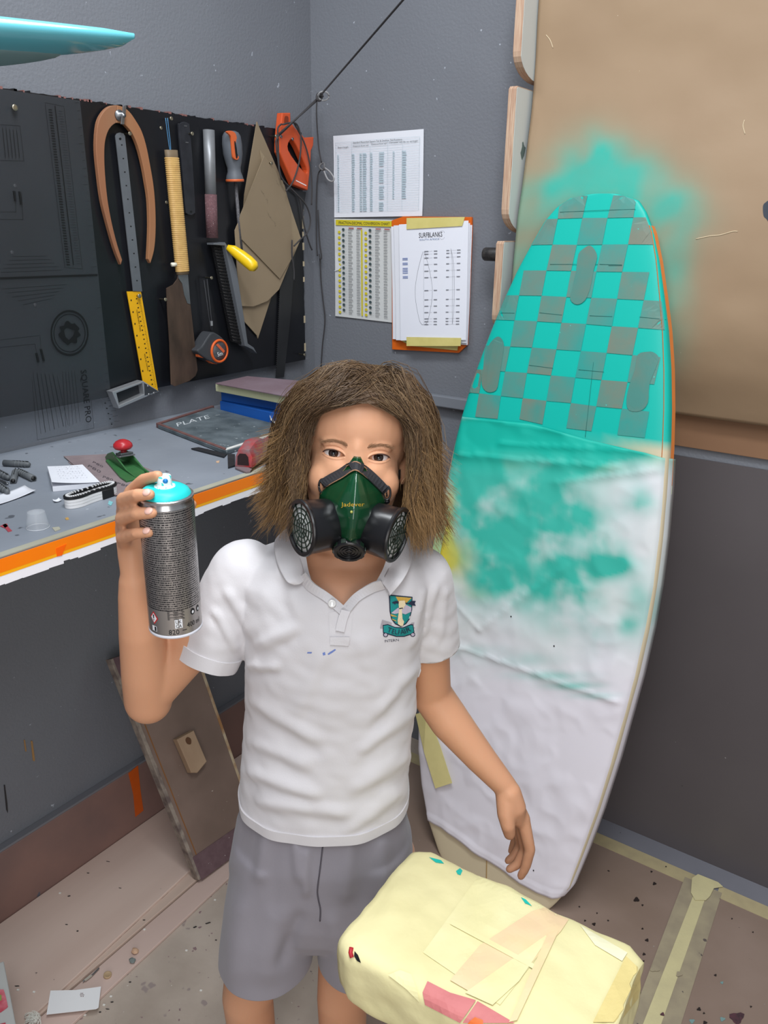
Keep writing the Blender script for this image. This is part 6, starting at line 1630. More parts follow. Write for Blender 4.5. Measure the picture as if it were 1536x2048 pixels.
# brows
vs, fs = [], []
bvb = BVHTree.FromPolygons([tuple(v.co) for v in me.vertices], [tuple(p.vertices) for p in me.polygons])
for sd_ in (-1, 1):
    for k in range(170):
        t = rn.random(); x = sd_ * (.012 + .031 * t); z = .0165 + .0065 * math.sin(min(1, t * 1.2) * math.pi * .62) - .003 * t + rn.gauss(0, .0012) * (1.1 - .5 * t)
        h = bvb.ray_cast(hl_(x, .2, z), -Yh)
        if h[0] is None: continue
        p = h[0] + Yh * .0002; d = (Xh * sd_ * .8 + Zh * (.6 - .9 * t)).normalized(); pts = [p, p + d * .003 + Yh * .0006, p + d * .006 + Yh * .0001]
        v, f = tube_geo(pts, [.00018, .00016, .00006], 3, False, len(vs)); vs += v; fs += f
eb = mk('eyebrows', vs, fs, M('brow brown', (150, 112, 82), .7), boy, True, recalc=False)
# ---- polo shirt
m_shirt = M('white cotton', (208, 205, 208), .85, var=.15, rgb2=(198, 194, 198), vs=6, bump=.06, bs=500, sheen=.2)
st_ = [(598, 792, 1078, 1.045, .056), (560, 822, 1094, 1.04, .066), (508, 852, 1116, 1.035, .078), (484, 862, 1150, 1.03, .088), (488, 850, 1215, 1.025, .095), (495, 834, 1300, 1.027, .096), (497, 831, 1400, 1.03, .094), (488, 817, 1500, 1.03, .098), (483, 813, 1600, 1.035, .105), (482, 812, 1700, 1.035, .106), (482, 812, 1760, 1.035, .106)]
sp = [loft_geo([rpx(*t, n=48) for t in st_])]
c1 = at(412, 1312, 1.018); d1 = (c1 - S1).normalized()
sp += caps_geo([S1 + Vector((0, 0, -.002)) + RV * .006, S1 * .45 + c1 * .55, c1, c1 + d1 * .07], [.050, .049, .0465, .046], 24)
c2 = at(867, 1290, 1.062); d2 = (c2 - S2).normalized()
sp += caps_geo([S2 - RV * .002, S2 * .45 + c2 * .55, c2, c2 + d2 * .07], [.045, .040, .0385, .039], 24)
me = remesh(sp, .0042, 7, .5)
bm = bmesh.new(); bm.from_mesh(me); bm.normal_update()
zH = .712
def cut(P, n, sel):
    fs_ = [f for f in bm.faces if sel(f.calc_center_median())]; vv = {v for f in fs_ for v in f.verts}; ee = {e for f in fs_ for e in f.edges}
    bmesh.ops.bisect_plane(bm, geom=list(vv) + list(ee) + fs_, dist=1e-6, plane_co=P, plane_no=n, clear_outer=True)
cut(Vector((0, 0, zH)), -ZV, lambda c: c.z < zH + .03 and (c - c1).length > .02 and abs((c - at(650, 1650, 1.03)).dot(RV)) < .17)
cut(c1, d1, lambda c: (c - c1).dot(d1) > -.02 and (c - c1).length < .14 and (c - c1 - d1 * (c - c1).dot(d1)).length < .062)
cut(c2, d2, lambda c: (c - c2).dot(d2) > -.02 and (c - c2).length < .14 and (c - c2 - d2 * (c - c2).dot(d2)).length < .056)
neck = [(588, 1040), (604, 1120), (612, 1155), (640, 1183), (684, 1222), (706, 1200), (745, 1175), (784, 1142), (800, 1090), (800, 1040), (700, 1000)]
nkc = at(692, 1085, 1.045); ntop = at(700, 1075, 1.045).z
dl = []
for f in bm.faces:
    c = f.calc_center_median(); p = proj(c)
    if inpoly(p[0], p[1], neck) or (c.z > ntop - .012 and math.hypot(c.x - nkc.x, c.y - nkc.y) < .066): dl.append(f)
bmesh.ops.delete(bm, geom=dl, context='FACES')
# folds
bm.normal_update()
def fold(p, a, b, w_):       # ridge along photo segment
    dx, dy = b[0] - a[0], b[1] - a[1]; L2_ = dx * dx + dy * dy; t = ((p[0] - a[0]) * dx + (p[1] - a[1]) * dy) / L2_
    e = math.exp(-4 * max(0, abs(t - .5) - .35) ** 2 * 8); t = min(1, max(0, t)); d = math.hypot(p[0] - a[0] - dx * t, p[1] - a[1] - dy * t)
    return math.exp(-(d / w_) ** 2) * e
FO = [((520, 1290), (600, 1250), 16, .003), ((500, 1330), (560, 1330), 12, .003), ((505, 1400), (640, 1480), 18, .003), ((500, 1480), (620, 1530), 16, .003), ((495, 1540), (640, 1590), 16, .0035), ((520, 1600), (700, 1625), 18, .003),
      ((830, 1330), (740, 1440), 16, .0032), ((826, 1420), (720, 1500), 16, .003), ((815, 1510), (700, 1580), 18, .003), ((800, 1580), (690, 1660), 18, .003), ((660, 1290), (600, 1420), 22, .002), ((720, 1280), (760, 1420), 22, .002),
      ((455, 1180), (500, 1270), 12, .003), ((430, 1220), (470, 1300), 10, .0025), ((870, 1170), (850, 1270), 9, .003), ((890, 1180), (880, 1280), 8, .0025), ((845, 1180), (825, 1290), 9, .003), ((560, 1130), (600, 1240), 18, .002)]
for v in bm.verts:
    p = proj(v.co); n = v.normal; d = .0016 * noise.noise(Vector((v.co.x * 14, v.co.y * 14, v.co.z * 11))) + .0016 * noise.noise(Vector((v.co.x * 38, v.co.y * 38, v.co.z * 60 + v.co.x * 20)))
    if n.dot(CAM - v.co) > 0:
        for a, b, w_, h in FO: d += 1.7 * h * fold(p, a, b, w_ * .8) - h * .9 * fold((p[0], p[1] - w_ * 1.4), a, b, w_ * .8)
    k = sstep(zH, zH + .03, v.co.z) * .8 + .2
    # hem flares and gathers a little
    v.co += n * (d * k + .004 * sstep(zH + .04, zH, v.co.z) * noise.noise(Vector((v.co.x * 22, v.co.y * 22, 1))))
bm.normal_update()
for f in bm.faces: f.smooth = True
bm.to_mesh(me); bm.free()
polo = link('polo_shirt', me, m_shirt, boy, True)
md = polo.modifiers.new('s', 'SOLIDIFY'); md.thickness = .0022; md.offset = 1
polo['label'] = 'white short sleeved polo shirt with a school crest'
SB = BVHTree.FromPolygons([tuple(v.co) for v in me.vertices], [tuple(p.vertices) for p in me.polygons])
def fsh(off, f_=.945):
    def g(p):
        q = on_bvh(SB, p, off); return q if q is not None else at(p[0], p[1], f_)
    return g
# hems as raised bands
def ringband(name, P, n, w_, th, mat):
    """band around an opening cut by the plane (P, n): collect the shirt's boundary loop near it"""
    bm = bmesh.new(); bm.from_mesh(me); loops = []
    es = [e for e in bm.edges if e.is_boundary and abs((e.verts[0].co - P).dot(n)) < .012 and (e.verts[0].co - P).length < .2]
    if not es: bm.free(); return
    adj = {}
    for e in es:
        a, b = e.verts; adj.setdefault(a.index, []).append(b.index); adj.setdefault(b.index, []).append(a.index)
    st0 = es[0].verts[0].index; order = [st0]; seen = {st0}
    while True:
        nx = [i for i in adj[order[-1]] if i not in seen]
        if not nx: break
        order.append(nx[0]); seen.add(nx[0])
    bm.verts.ensure_lookup_table(); pts = [bm.verts[i].co.copy() for i in order]; nr = [bm.verts[i].normal.copy() for i in order]; bm.free()
    pts, nr = pts[::2], nr[::2]; k = len(pts); vs = []
    for p, q in zip(pts, nr):
        q = (q - n * q.dot(n)).normalized()
        vs += [p + q * .0005 + n * .001, p + q * (th + .0008) + n * .001, p + q * (th + .0012) - n * w_, p + q * .0004 - n * w_]
    fs = [(4 * i + j, 4 * i + (j + 1) % 4, 4 * ((i + 1) % k) + (j + 1) % 4, 4 * ((i + 1) % k) + j) for i in range(k) for j in range(4)]
    return autosmooth(mk(name, vs, fs, mat, boy, True), 45)
ringband('sleeve_cuff', c1, d1, .020, .0032, m_shirt); ringband('sleeve_cuff', c2, d2, .020, .0032, m_shirt); ringband('shirt_hem', Vector((c1.x * 0 + at(648, 1640, 1.03).x, at(648, 1640, 1.03).y, zH)), -ZV, .016, .0028, m_shirt)
# collar flaps, placket, buttons
def flap(name, pts, offs, mat):
    """cloth piece: polygon of photo points with a lift for each point"""
    bm = bmesh.new(); vv = []
    for p, o_ in zip(pts, offs): vv.append(bm.verts.new(fsh(o_)(p)))
    f = bm.faces.new(vv); bmesh.ops.triangulate(bm, faces=[f]); bmesh.ops.subdivide_edges(bm, edges=bm.edges, cuts=2, use_grid_fill=True)
    bmesh.ops.smooth_vert(bm, verts=[v for v in bm.verts if not v.is_boundary], factor=.5, use_axis_x=True, use_axis_y=True, use_axis_z=True)
    bm.normal_update()
    for f in bm.faces:
        if f.normal.dot(CAM - f.calc_center_median()) < 0: f.normal_flip()
    o = from_bm(name, bm, mat, boy, True); o.modifiers.new('s', 'SOLIDIFY').thickness = .0024; return o
m_col = M('ribbed collar', (208, 205, 208), .85, bump=.15, bs=700, stretch=(1, 1, .1))
def cloth_quad(name, rows, mat, n=8):
    """rows: list of rows of 3-D points -> smooth grid"""
    R_ = [cr([tuple(p) for p in r], n, False) for r in rows]; C_ = list(zip(*R_)); C_ = [cr(c, 5, False) for c in C_]
    a, b = len(C_), len(C_[0]); vs = [Vector(p) for c in C_ for p in c]
    o = mk(name, vs, [(i * b + j, i * b + j + 1, (i + 1) * b + j + 1, (i + 1) * b + j) for i in range(a - 1) for j in range(b - 1)], mat, boy, True); o.modifiers.new('s', 'SOLIDIFY').thickness = .0024; return o
# left flap (image left): stand edge at the neck, then outer fall edge
cloth_quad('collar', [[at(640, 1045, 1.095), at(598, 1048, 1.075), at(585, 1060, 1.035), at(593, 1090, .995), at(606, 1135, .962), at(611, 1160, .952)],
                      [at(640, 1050, 1.11), at(584, 1054, 1.09), at(565, 1068, 1.04), at(572, 1108, .985), at(588, 1152, .948), at(600, 1168, .944)],
                      [at(640, 1062, 1.12), at(574, 1066, 1.10), at(550, 1080, 1.04), at(552, 1120, .985), at(571, 1160, .947), at(588, 1170, .943)]], m_col)
cloth_quad('collar', [[at(740, 1050, 1.095), at(778, 1052, 1.075), at(792, 1066, 1.035), at(788, 1098, .995), at(775, 1140, .962), at(762, 1162, .952)],
                      [at(740, 1054, 1.11), at(795, 1058, 1.09), at(812, 1074, 1.04), at(808, 1115, .985), at(792, 1155, .948), at(776, 1182, .944)],
                      [at(740, 1066, 1.12), at(806, 1070, 1.10), at(826, 1086, 1.04), at(824, 1122, .985), at(806, 1160, .946), at(779, 1192, .942)]], m_col)
strip('collar_stand', cr([(600, 1080), (605, 1110), (610, 1140), (616, 1160)], 4, False), 13, lambda p: at(p[0], p[1], .950 + .0011 * max(0, 1160 - p[1]) * .5), m_col, boy, .002)
strip('collar_stand', cr([(788, 1078), (782, 1110), (772, 1140), (758, 1166)], 4, False), 13, lambda p: at(p[0], p[1], .948 + .0011 * max(0, 1166 - p[1]) * .5), m_col, boy, .002)
pk_ = fsh(.003)
def band(name, cen, w_, mat, off=.003):
    o = strip(name, cr(cen, 5, False), w_, fsh(off), mat, boy, .002); return o
band('placket', [(604, 1150), (622, 1172), (650, 1192), (684, 1222)], 18, m_col, .004)
band('placket', [(776, 1168), (750, 1172), (722, 1188), (704, 1206), (688, 1230), (680, 1262)], 18, m_col, .005)
patch('placket_panel', [(657, 1226), (688, 1218), (706, 1222), (700, 1288), (660, 1286)], fsh(.0032), m_shirt, boy)
patch('placket_box', [(660, 1274), (700, 1274), (697, 1292), (660, 1290)], fsh(.0048), m_shirt, boy)
m_btn = M('clear button', (216, 214, 212), .2, coat=.5)
for p in ((664, 1207), (612, 1158)):
    q = fsh(.0045)(p); lathe('button', q, (CAM - q), [(0, .0052), (.0012, .0054), (.0020, .0046), (.0014, .0030), (.0014, 0)], m_btn, boy, 20)
# blue ink spots
for pts in ([(615, 1304), (624, 1304), (623, 1307), (614, 1307)], [(645, 1306), (650, 1304), (651, 1310), (646, 1311)], [(655, 1308), (660, 1304), (670, 1298), (672, 1300), (664, 1306), (657, 1310)]):
    patch('ink_spot', pts, fsh(.0028), M('blue ink spot', (110, 130, 190), .8), boy)
# crest
cm = {k: M('thread ' + k, c, .7, bump=.4, bs=900) for k, c in (('navy', (34, 42, 66)), ('teal', (22, 142, 140)), ('gold', (206, 166, 76)), ('lilac', (190, 180, 196)), ('cream', (232, 214, 176)), ('grey', (170, 164, 170)), ('white', (226, 226, 232)))}
Zc = lambda pts: zc(pts, 540, 1040, 3.84)
cr_t = bpy.data.objects.new('crest', None)
def cpatch(nm, pts, mt, off): return patch(nm, Zc(pts), fsh(off), cm[mt], polo)
sh_o = [(913, 573), (1095, 590), (1092, 690), (1075, 760), (1045, 800), (1005, 822), (960, 800), (930, 760), (918, 700)]
cpatch('crest_shield', sh_o, 'navy', .0034)
cpatch('crest_field', [(922, 582), (1088, 597), (1085, 688), (1068, 755), (1040, 793), (1005, 813), (965, 792), (938, 755), (926, 697)], 'teal', .0040)
cpatch('crest_sun', [(965, 588), (1088, 598), (1040, 645), (985, 625)], 'gold', .0046)
cpatch('crest_mountain', [(930, 715), (985, 672), (1000, 690), (1042, 648), (1086, 672), (1084, 705), (1040, 725), (1000, 712), (960, 722)], 'lilac', .0047)
cpatch('crest_wave', [(926, 722), (970, 738), (976, 745), (930, 738)], 'gold', .0048); cpatch('crest_wave', [(934, 756), (970, 772), (972, 780), (942, 768)], 'gold', .0048)
cpatch('crest_arrow', [(935, 634), (965, 622), (962, 632), (1065, 638), (1085, 622), (1120, 622), (1112, 640), (1120, 660), (1085, 655), (1062, 645), (962, 640), (965, 650)], 'navy', .0052)
cpatch('crest_hand', [(990, 620), (1035, 618), (1042, 650), (1025, 678), (1012, 690), (1018, 760), (1030, 780), (1022, 812), (1005, 815), (982, 798), (980, 770), (992, 690), (988, 650)], 'cream', .0056)
cpatch('crest_cuff', [(993, 676), (1020, 672), (1021, 680), (993, 684)], 'navy', .0060)
cpatch('crest_ribbon_end', [(862, 768), (935, 790), (930, 830), (845, 832)], 'grey', .0036); cpatch('crest_ribbon_end', [(1085, 790), (1130, 780), (1112, 835), (1080, 828)], 'grey', .0036)
cpatch('crest_ribbon', [(866, 806), (905, 800), (960, 822), (1020, 826), (1080, 800), (1100, 802), (1110, 862), (1085, 880), (1030, 898), (970, 898), (910, 880), (868, 868)], 'navy', .0040)
cpatch('crest_ribbon_face', [(872, 812), (905, 807), (960, 829), (1020, 833), (1080, 808), (1096, 810), (1104, 858), (1082, 873), (1030, 890), (970, 890), (912, 872), (874, 862)], 'teal', .0046)
for cx_, cy_ in ((888, 882), (1097, 880)):
    cpatch('crest_knob', [(cx_ + 20 * math.cos(k), cy_ + 18 * math.sin(k)) for k in np.linspace(0, 6.28, 11)[:-1]], 'navy', .0038); cpatch('crest_knob_face', [(cx_ + 13 * math.cos(k), cy_ + 12 * math.sin(k)) for k in np.linspace(0, 6.28, 11)[:-1]], 'lilac', .0044)
def tmap(path, h, off):
    P_ = Zc(path)
    def f(x, y):
        x = float(x); k = x * (len(P_) - 1); i = min(int(k), len(P_) - 2); t = k - i; a, b = P_[i], P_[i + 1]
        d = (b[0] - a[0], b[1] - a[1]); l = math.hypot(*d); return fsh(off)((a[0] + d[0] * t + d[1] / l * float(y) * h, a[1] + d[1] * t - d[0] / l * float(y) * h))
    return f
text_map('lettering', 'TELFAIR', tmap([(898, 858), (945, 875), (990, 881), (1035, 875), (1086, 852)], 10, .0068), cm['navy'], polo)
text_map('lettering', 'INTERN', tmap([(882, 940), (930, 936), (990, 930)], 5, .0034), cm['navy'], polo)

# ---- shorts
m_sh = M('grey shorts cloth', (142, 138, 146), .85, var=.3, rgb2=(128, 124, 132), vs=10, bump=.05, bs=400, sheen=.15)
lg = lambda xl, xr, y, f, hd: rpx(xl, xr, y, f, hd, n=36, e=.95)
pel = [rpx(488, 806, 1590, 1.035, .098), rpx(476, 820, 1660, 1.035, .106), rpx(466, 824, 1720, 1.035, .105), rpx(462, 826, 1770, 1.035, .100), rpx(500, 775, 1808, 1.035, .090), rpx(560, 705, 1840, 1.035, .070), rpx(610, 655, 1862, 1.035, .040)]
L_l = [lg(475, 655, 1660, 1.035, .095), lg(462, 645, 1730, 1.035, .098), lg(450, 636, 1810, 1.03, .096), lg(441, 628, 1880, 1.025, .090), lg(436, 620, 1940, 1.02, .086), lg(436, 618, 2010, 1.02, .086)]
L_r = [lg(640, 822, 1660, 1.035, .095), lg(634, 826, 1730, 1.035, .098), lg(634, 828, 1810, 1.03, .095), lg(636, 826, 1880, 1.03, .088), lg(640, 824, 1940, 1.03, .084), lg(642, 822, 2010, 1.03, .084)]
me = remesh([loft_geo(pel), loft_geo(L_l), loft_geo(L_r)], .0045, 6, .5)
bm = bmesh.new(); bm.from_mesh(me)
zhem = .402
bmesh.ops.bisect_plane(bm, geom=list(bm.verts) + list(bm.edges) + list(bm.faces), dist=1e-6, plane_co=Vector((0, 0, zhem)), plane_no=-ZV, clear_outer=True)
bmesh.ops.bisect_plane(bm, geom=list(bm.verts) + list(bm.edges) + list(bm.faces), dist=1e-6, plane_co=Vector((0, 0, .775)), plane_no=ZV, clear_outer=True)
bm.normal_update()
FS = [((540, 1640), (520, 1760), 14, .004), ((590, 1650), (600, 1760), 12, .004), ((480, 1620), (465, 1740), 12, .003), ((615, 1690), (612, 1790), 10, .004), ((700, 1680), (690, 1800), 16, .003), ((760, 1670), (770, 1800), 18, .004), ((560, 1820), (530, 1960), 26, .004), ((480, 1800), (470, 1960), 20, .003), ((600, 1830), (560, 1930), 14, -.004), ((660, 1830), (690, 1930), 18, .003)]
for v in bm.verts:
    p = proj(v.co); n = v.normal; d = .003 * noise.noise(Vector((v.co.x * 11, v.co.y * 11, v.co.z * 5))) + .0012 * noise.noise(Vector((v.co.x * 30, v.co.y * 30, v.co.z * 14)))
    if n.dot(CAM - v.co) > 0:
        for a, b, w_, h in FS: d += 1.6 * h * fold(p, a, b, w_)
    v.co += n * d
for f in bm.faces: f.smooth = True
bm.normal_update(); bm.to_mesh(me); bm.free()
shorts = link('shorts', me, m_sh, boy, True); shorts.modifiers.new('s', 'SOLIDIFY').thickness = .002
HBV = BVHTree.FromPolygons([tuple(v.co) for v in me.vertices], [tuple(p.vertices) for p in me.polygons])
tube('fly_seam', [q for q in (on_bvh(HBV, p, .0012) for p in cr([(646, 1690), (640, 1740), (635, 1780), (637, 1800), (641, 1820), (640, 1842)], 4, False)) if q], .0012, M('seam shadow thread', (84, 80, 88), .8), boy, 5)
# ================================================================== respirator
m_gm = M('dark green rubber', (14, 62, 36), .16, spec=.5, coat=.5); m_bk = M('mask black plastic', (20, 20, 23), .28, spec=.5); m_strap = M('elastic strap', (40, 40, 44), .8, bump=.3, bs=600); m_tan = M('tan strap edge', (150, 112, 84), .8)
mk_t = thing('respirator_mask', 'dark green respirator mask with two black filter canisters on the face', 'mask', hl_(0, .1, -.1))
rowsM = [(.0075, .004, .094, .090), (.000, .0085, .104, .092), (-.010, .0145, .114, .090), (-.021, .0235, .122, .086), (-.033, .034, .129, .080), (-.046, .0410, .133, .074), (-.060, .0420, .1335, .071), (-.074, .0385, .131, .070), (-.087, .032, .126, .070), (-.097, .026, .119, .070)]
zsM = np.linspace(rowsM[0][0], rowsM[-1][0], 46); zz = [r[0] for r in rowsM][::-1]
def mrow(z): return [float(np.interp(z, zz, [r[k] for r in rowsM][::-1])) for k in (1, 2, 3)]
nX = 49; vs = []; fs = []
for z in zsM:
    hw_, yc, ys = mrow(z)
    for i in range(nX):
        u = -1 + 2 * i / (nX - 1); x = hw_ * u
        y = ys + (yc - ys) * (1 - abs(u) ** 1.45)
        pw_ = .0215 - .004 * sstep(-.06, -.035, z) - .010 * sstep(-.048, -.012, z)       # raised centre panel
        y += .0042 * sstep(pw_ + .003, pw_ - .001, abs(x)) * sstep(-.010, -.020, z) * sstep(-.094, -.088, z) * (1 if z < -.046 else .55)
        vs.append(hl_(x, y, z))
for j in range(len(zsM) - 1):
    for i in range(nX - 1): fs.append((j * nX + i, j * nX + i + 1, (j + 1) * nX + i + 1, (j + 1) * nX + i))
fp = mk('facepiece', vs, fs, m_gm, mk_t, True)
fp.modifiers.new('s', 'SOLIDIFY').thickness = .004
for P_ in (0,):
    c = [Vector(p) for p in vs]
    if fp.data.polygons[600].normal.dot(Yh) < 0: fp.data.flip_normals()
MB_ = BVHTree.FromPolygons([tuple(v) for v in vs], fs)
def fm(off):
    def g(p):
        q = on_bvh(MB_, p, off); return q if q is not None else at(p[0], p[1], .955)
    return g
cenl = cr([(645, 968), (662, 958), (684, 946), (702, 934), (714, 932), (732, 944), (752, 962), (772, 982)], 4, False)
strip('strap', cenl, 17, fm(.0022), m_strap, mk_t, .0012)
for o_ in (-8.5, 8.5):
    strip('strap_edge', [(p[0], p[1] + o_) for p in cenl], 1.8, fm(.0042), m_tan, mk_t, .0006)
# side straps into the hair, with clip rings
for pts, w_ in (([at(646, 968, .958), at(640, 962, .975), at(632, 950, 1.0), at(622, 934, 1.03), at(612, 922, 1.06)], .006), ([at(772, 984, .962), at(780, 978, .975), at(788, 966, 1.0), at(797, 950, 1.03), at(806, 938, 1.06)], .006)):
    fr_ = frames(pts); vs2 = []
    for p, t, u, w2 in fr_: vs2 += [p + ZV * w_, p - ZV * w_]
    o = mk('side_strap', vs2, [(2 * i, 2 * i + 1, 2 * i + 3, 2 * i + 2) for i in range(len(pts) - 1)], m_strap, mk_t, True); o.modifiers.new('s', 'SOLIDIFY').thickness = .0014
for c in ((645, 972, .955), (774, 986, .96)):
    cc_ = at(*c); n = (CAM - cc_).normalized(); U_, V_ = basis(n); lp = [cc_ + U_ * .0045 * math.cos(k) + V_ * .0085 * math.sin(k) for k in np.linspace(0, 6.29, 22)]
    tube('clip_ring', lp, .0013, m_bk, mk_t, 7); mk('clip_knob', *sph_geo(cc_ - ZV * .011, .004), m_bk, mk_t, True)
m_filt = M('filter felt', (232, 232, 230), .9, bump=.3, bs=300); m_gweb = M('green black grille', (16, 34, 24), .35)
for sd_, oc, axv in ((-1, hl_(-.0600, .113, -.082), (-.86, .50, -.10)), (1, hl_(.0575, .106, -.082), (.86, .46, -.10))):
    A_ = (Xh * axv[0] + Yh * axv[1] + Zh * axv[2]).normalized(); R_ = .0335; Lc = .040
    U_ = (Zh - A_ * Zh.dot(A_)).normalized(); V_ = A_.cross(U_)
    cn = lathe('canister', oc, A_, [(-Lc, .014), (-Lc, R_ * .90), (-Lc * .9, R_ * .95), (-.004, R_ * .99), (-.0035, R_ * 1.03), (-.0005, R_ * 1.05), (0.0012, R_ * 1.02), (.0012, R_ * .90), (-.003, R_ * .88), (-.0032, 0)], m_bk, mk_t, 48, U_)
    autosmooth(cn, 40)
    lathe('filter', oc - A_ * .0030, A_, [(0, R_ * .88), (.0006, R_ * .87), (.0007, 0)], m_filt, cn, 32, U_)
    for q_ in (.2, .4, .6, .8): 
        lp = [oc - A_ * .0008 + (U_ * math.cos(k) + V_ * math.sin(k)) * R_ * .9 * q_ for k in np.linspace(0, 2 * math.pi, 33)]
        tube('grille_ring', lp, .0008, m_gweb, cn, 6)
    for k in range(12):
        a_ = 2 * math.pi * k / 12; d = U_ * math.cos(a_) + V_ * math.sin(a_); tube('grille_spoke', [oc - A_ * .0008 + d * R_ * (.0 if k % 3 == 0 else .18), oc - A_ * .0008 + d * R_ * .9], .0008, m_gweb, cn, 6)
    for k in range(7):
        a_ = math.radians(200 + k * 6); 
        obox('grip_rib', oc - A_ * (.010 + .002 * (k % 2)) + (U_ * math.cos(a_) + V_ * math.sin(a_) * sd_) * R_ * .985, A_ * .005, (V_ * math.cos(a_) - U_ * math.sin(a_)) * .0005, (U_ * math.cos(a_) + V_ * math.sin(a_)) * .0006, m_bk, cn)
va = (Yh * .75 - Zh * .66).normalized(); vc = hl_(.000, .106, -.098)
vv_ = lathe('exhale_valve', vc, va, [(-.02, .017), (.004, .0185), (.006, .0195), (.012, .0195), (.0135, .0180), (.0135, .0150), (.0115, .0145), (.0118, 0)], m_bk, mk_t, 40); autosmooth(vv_, 40)
for q_ in (.004, .008, .0115): 
    U_, V_ = basis(va); tube('valve_ring', [vc + va * .0122 + (U_ * math.cos(k) + V_ * math.sin(k)) * q_ for k in np.linspace(0, 2 * math.pi, 29)], .0006, m_bk, vv_, 5)
for k in range(10):
    a_ = 2 * math.pi * k / 10; d = U_ * math.cos(a_) + V_ * math.sin(a_); obox('valve_notch', vc + va * .009 + d * .0194, va * .003, va.cross(d) * .003, d * .0008, m_gweb, vv_)
def jm(x, y):
    return fm(.0008)((682 + 47 * float(x), 1013 - .5 * float(x) - 8.5 * float(y)))
text_map('lettering', 'Jadever', jm, M('gold mask lettering', (176, 140, 44), .4), mk_t)
q = fm(.0005)((703, 1024)); lathe('moulded_pip', q, Yh, [(0, .0018), (.0006, .0014), (.0007, 0)], M('gold pip', (150, 150, 70), .4), mk_t, 12)

# ================================================================== spray can
cb_, ct2_ = at(352, 1252, .925), at(331, 988, .918)
axc = (ct2_ - cb_); Hc = axc.length; axc.normalize(); Rc = .0330
print('can height', Hc)
fr0 = (CAM - cb_); fr0 = (fr0 - axc * fr0.dot(axc)).normalized(); sdc = fr0.cross(axc); 
if sdc.dot(RV) < 0: sdc = -sdc
sc = thing('spray_can', 'silver spray paint can with turquoise dome held up in the raised hand', 'spray can', cb_)
mc = bpy.data.materials.new('printed aluminium'); mc.use_nodes = True; nt = mc.node_tree; b_ = nt.nodes['Principled BSDF']; N_ = nt.nodes.new; L_ = nt.links.new
b_.inputs['Metallic'].default_value = .85; b_.inputs['Roughness'].default_value = .33
uv = N_('ShaderNodeUVMap'); sx = N_('ShaderNodeSeparateXYZ'); L_(uv.outputs[0], sx.inputs[0])
def mth(op, a, b=None):
    n = N_('ShaderNodeMath'); n.operation = op
    for i, q in enumerate((a, b)):
        if q is None: continue
        if isinstance(q, (int, float)): n.inputs[i].default_value = q
        else: L_(q, n.inputs[i])
    return n.outputs[0]
ln_ = mth('GREATER_THAN', mth('FRACT', mth('MULTIPLY', sx.outputs[1], 62)), .42)             # lines of text
cmb = N_('ShaderNodeCombineXYZ'); L_(mth('MULTIPLY', sx.outputs[0], 1), cmb.inputs[0]); L_(mth('FLOOR', mth('MULTIPLY', sx.outputs[1], 62)), cmb.inputs[1])
nz = N_('ShaderNodeTexNoise'); nz.inputs['Scale'].default_value = 1.0; nz.inputs['Detail'].default_value = 1.0
mpn = N_('ShaderNodeMapping'); mpn.inputs['Scale'].default_value = (420, 3.7, 1); L_(cmb.outputs[0], mpn.inputs[0]); L_(mpn.outputs[0], nz.inputs['Vector'])
ch = mth('GREATER_THAN', nz.outputs['Fac'], .43)
txt = mth('MULTIPLY', mth('MULTIPLY', ln_, ch), mth('GREATER_THAN', sx.outputs[1], .215))
mx = N_('ShaderNodeMix'); mx.data_type = 'RGBA'; mx.inputs[6].default_value = lin((176, 172, 170)); mx.inputs[7].default_value = lin((34, 34, 38)); L_(txt, mx.inputs[0]); L_(mx.outputs[2], b_.inputs['Base Color'])
L_(mth('SUBTRACT', .85, mth('MULTIPLY', txt, .6)), b_.inputs['Metallic'])
segc = 64; prof = [(.004, Rc), (Hc * .5, Rc), (Hc - .010, Rc)]; vs = []; uvs = []
for h, r in prof:
    for k in range(segc + 1):
        a_ = 2 * math.pi * k / segc; vs.append(cb_ + axc * h + (fr0 * -math.cos(a_) + sdc * math.sin(a_)) * r); uvs.append((k / segc, h / Hc))
fs = [(j * (segc + 1) + k, j * (segc + 1) + k + 1, (j + 1) * (segc + 1) + k + 1, (j + 1) * (segc + 1) + k) for j in range(2) for k in range(segc)]
cy_o = mk('can_body', vs, fs, mc, sc, True)
ul = cy_o.data.uv_layers.new(name='UVMap')
for lp in cy_o.data.loops: ul.data[lp.index].uv = uvs[lp.vertex_index]
m_can = M('bare aluminium', (190, 190, 192), .25, metal=.9)
autosmooth(lathe('base_rim', cb_, axc, [(.0005, Rc * .86), (.0, Rc * .97), (.0008, Rc * 1.015), (.0030, Rc * 1.02), (.0045, Rc)], M('white base rim', (222, 224, 234), .35), sc, 64), 60)
autosmooth(lathe('top_ring', cb_ + axc * (Hc - .012), axc, [(0, Rc), (.002, Rc * .985), (.006, Rc * .93), (.0085, Rc * .93), (.0095, Rc * 1.0), (.0120, Rc * 1.005), (.0130, Rc * .97), (.0130, Rc * .85)], m_can, sc, 64), 50)
m_tq = M('turquoise dome', (36, 196, 196), .4)
lathe('dome', cb_ + axc * (Hc + .0005), axc, [(0, Rc * .92), (.001, Rc * .91), (.005, Rc * .84), (.0078, Rc * .72), (.0092, Rc * .55), (.0097, Rc * .40), (.0099, 0)], m_tq, sc, 56)
m_noz = M('speckled white nozzle', (226, 236, 236), .45, var=.0, speck=((60, 200, 196), 260, .60))
ncn = cb_ + axc * (Hc + .0094)
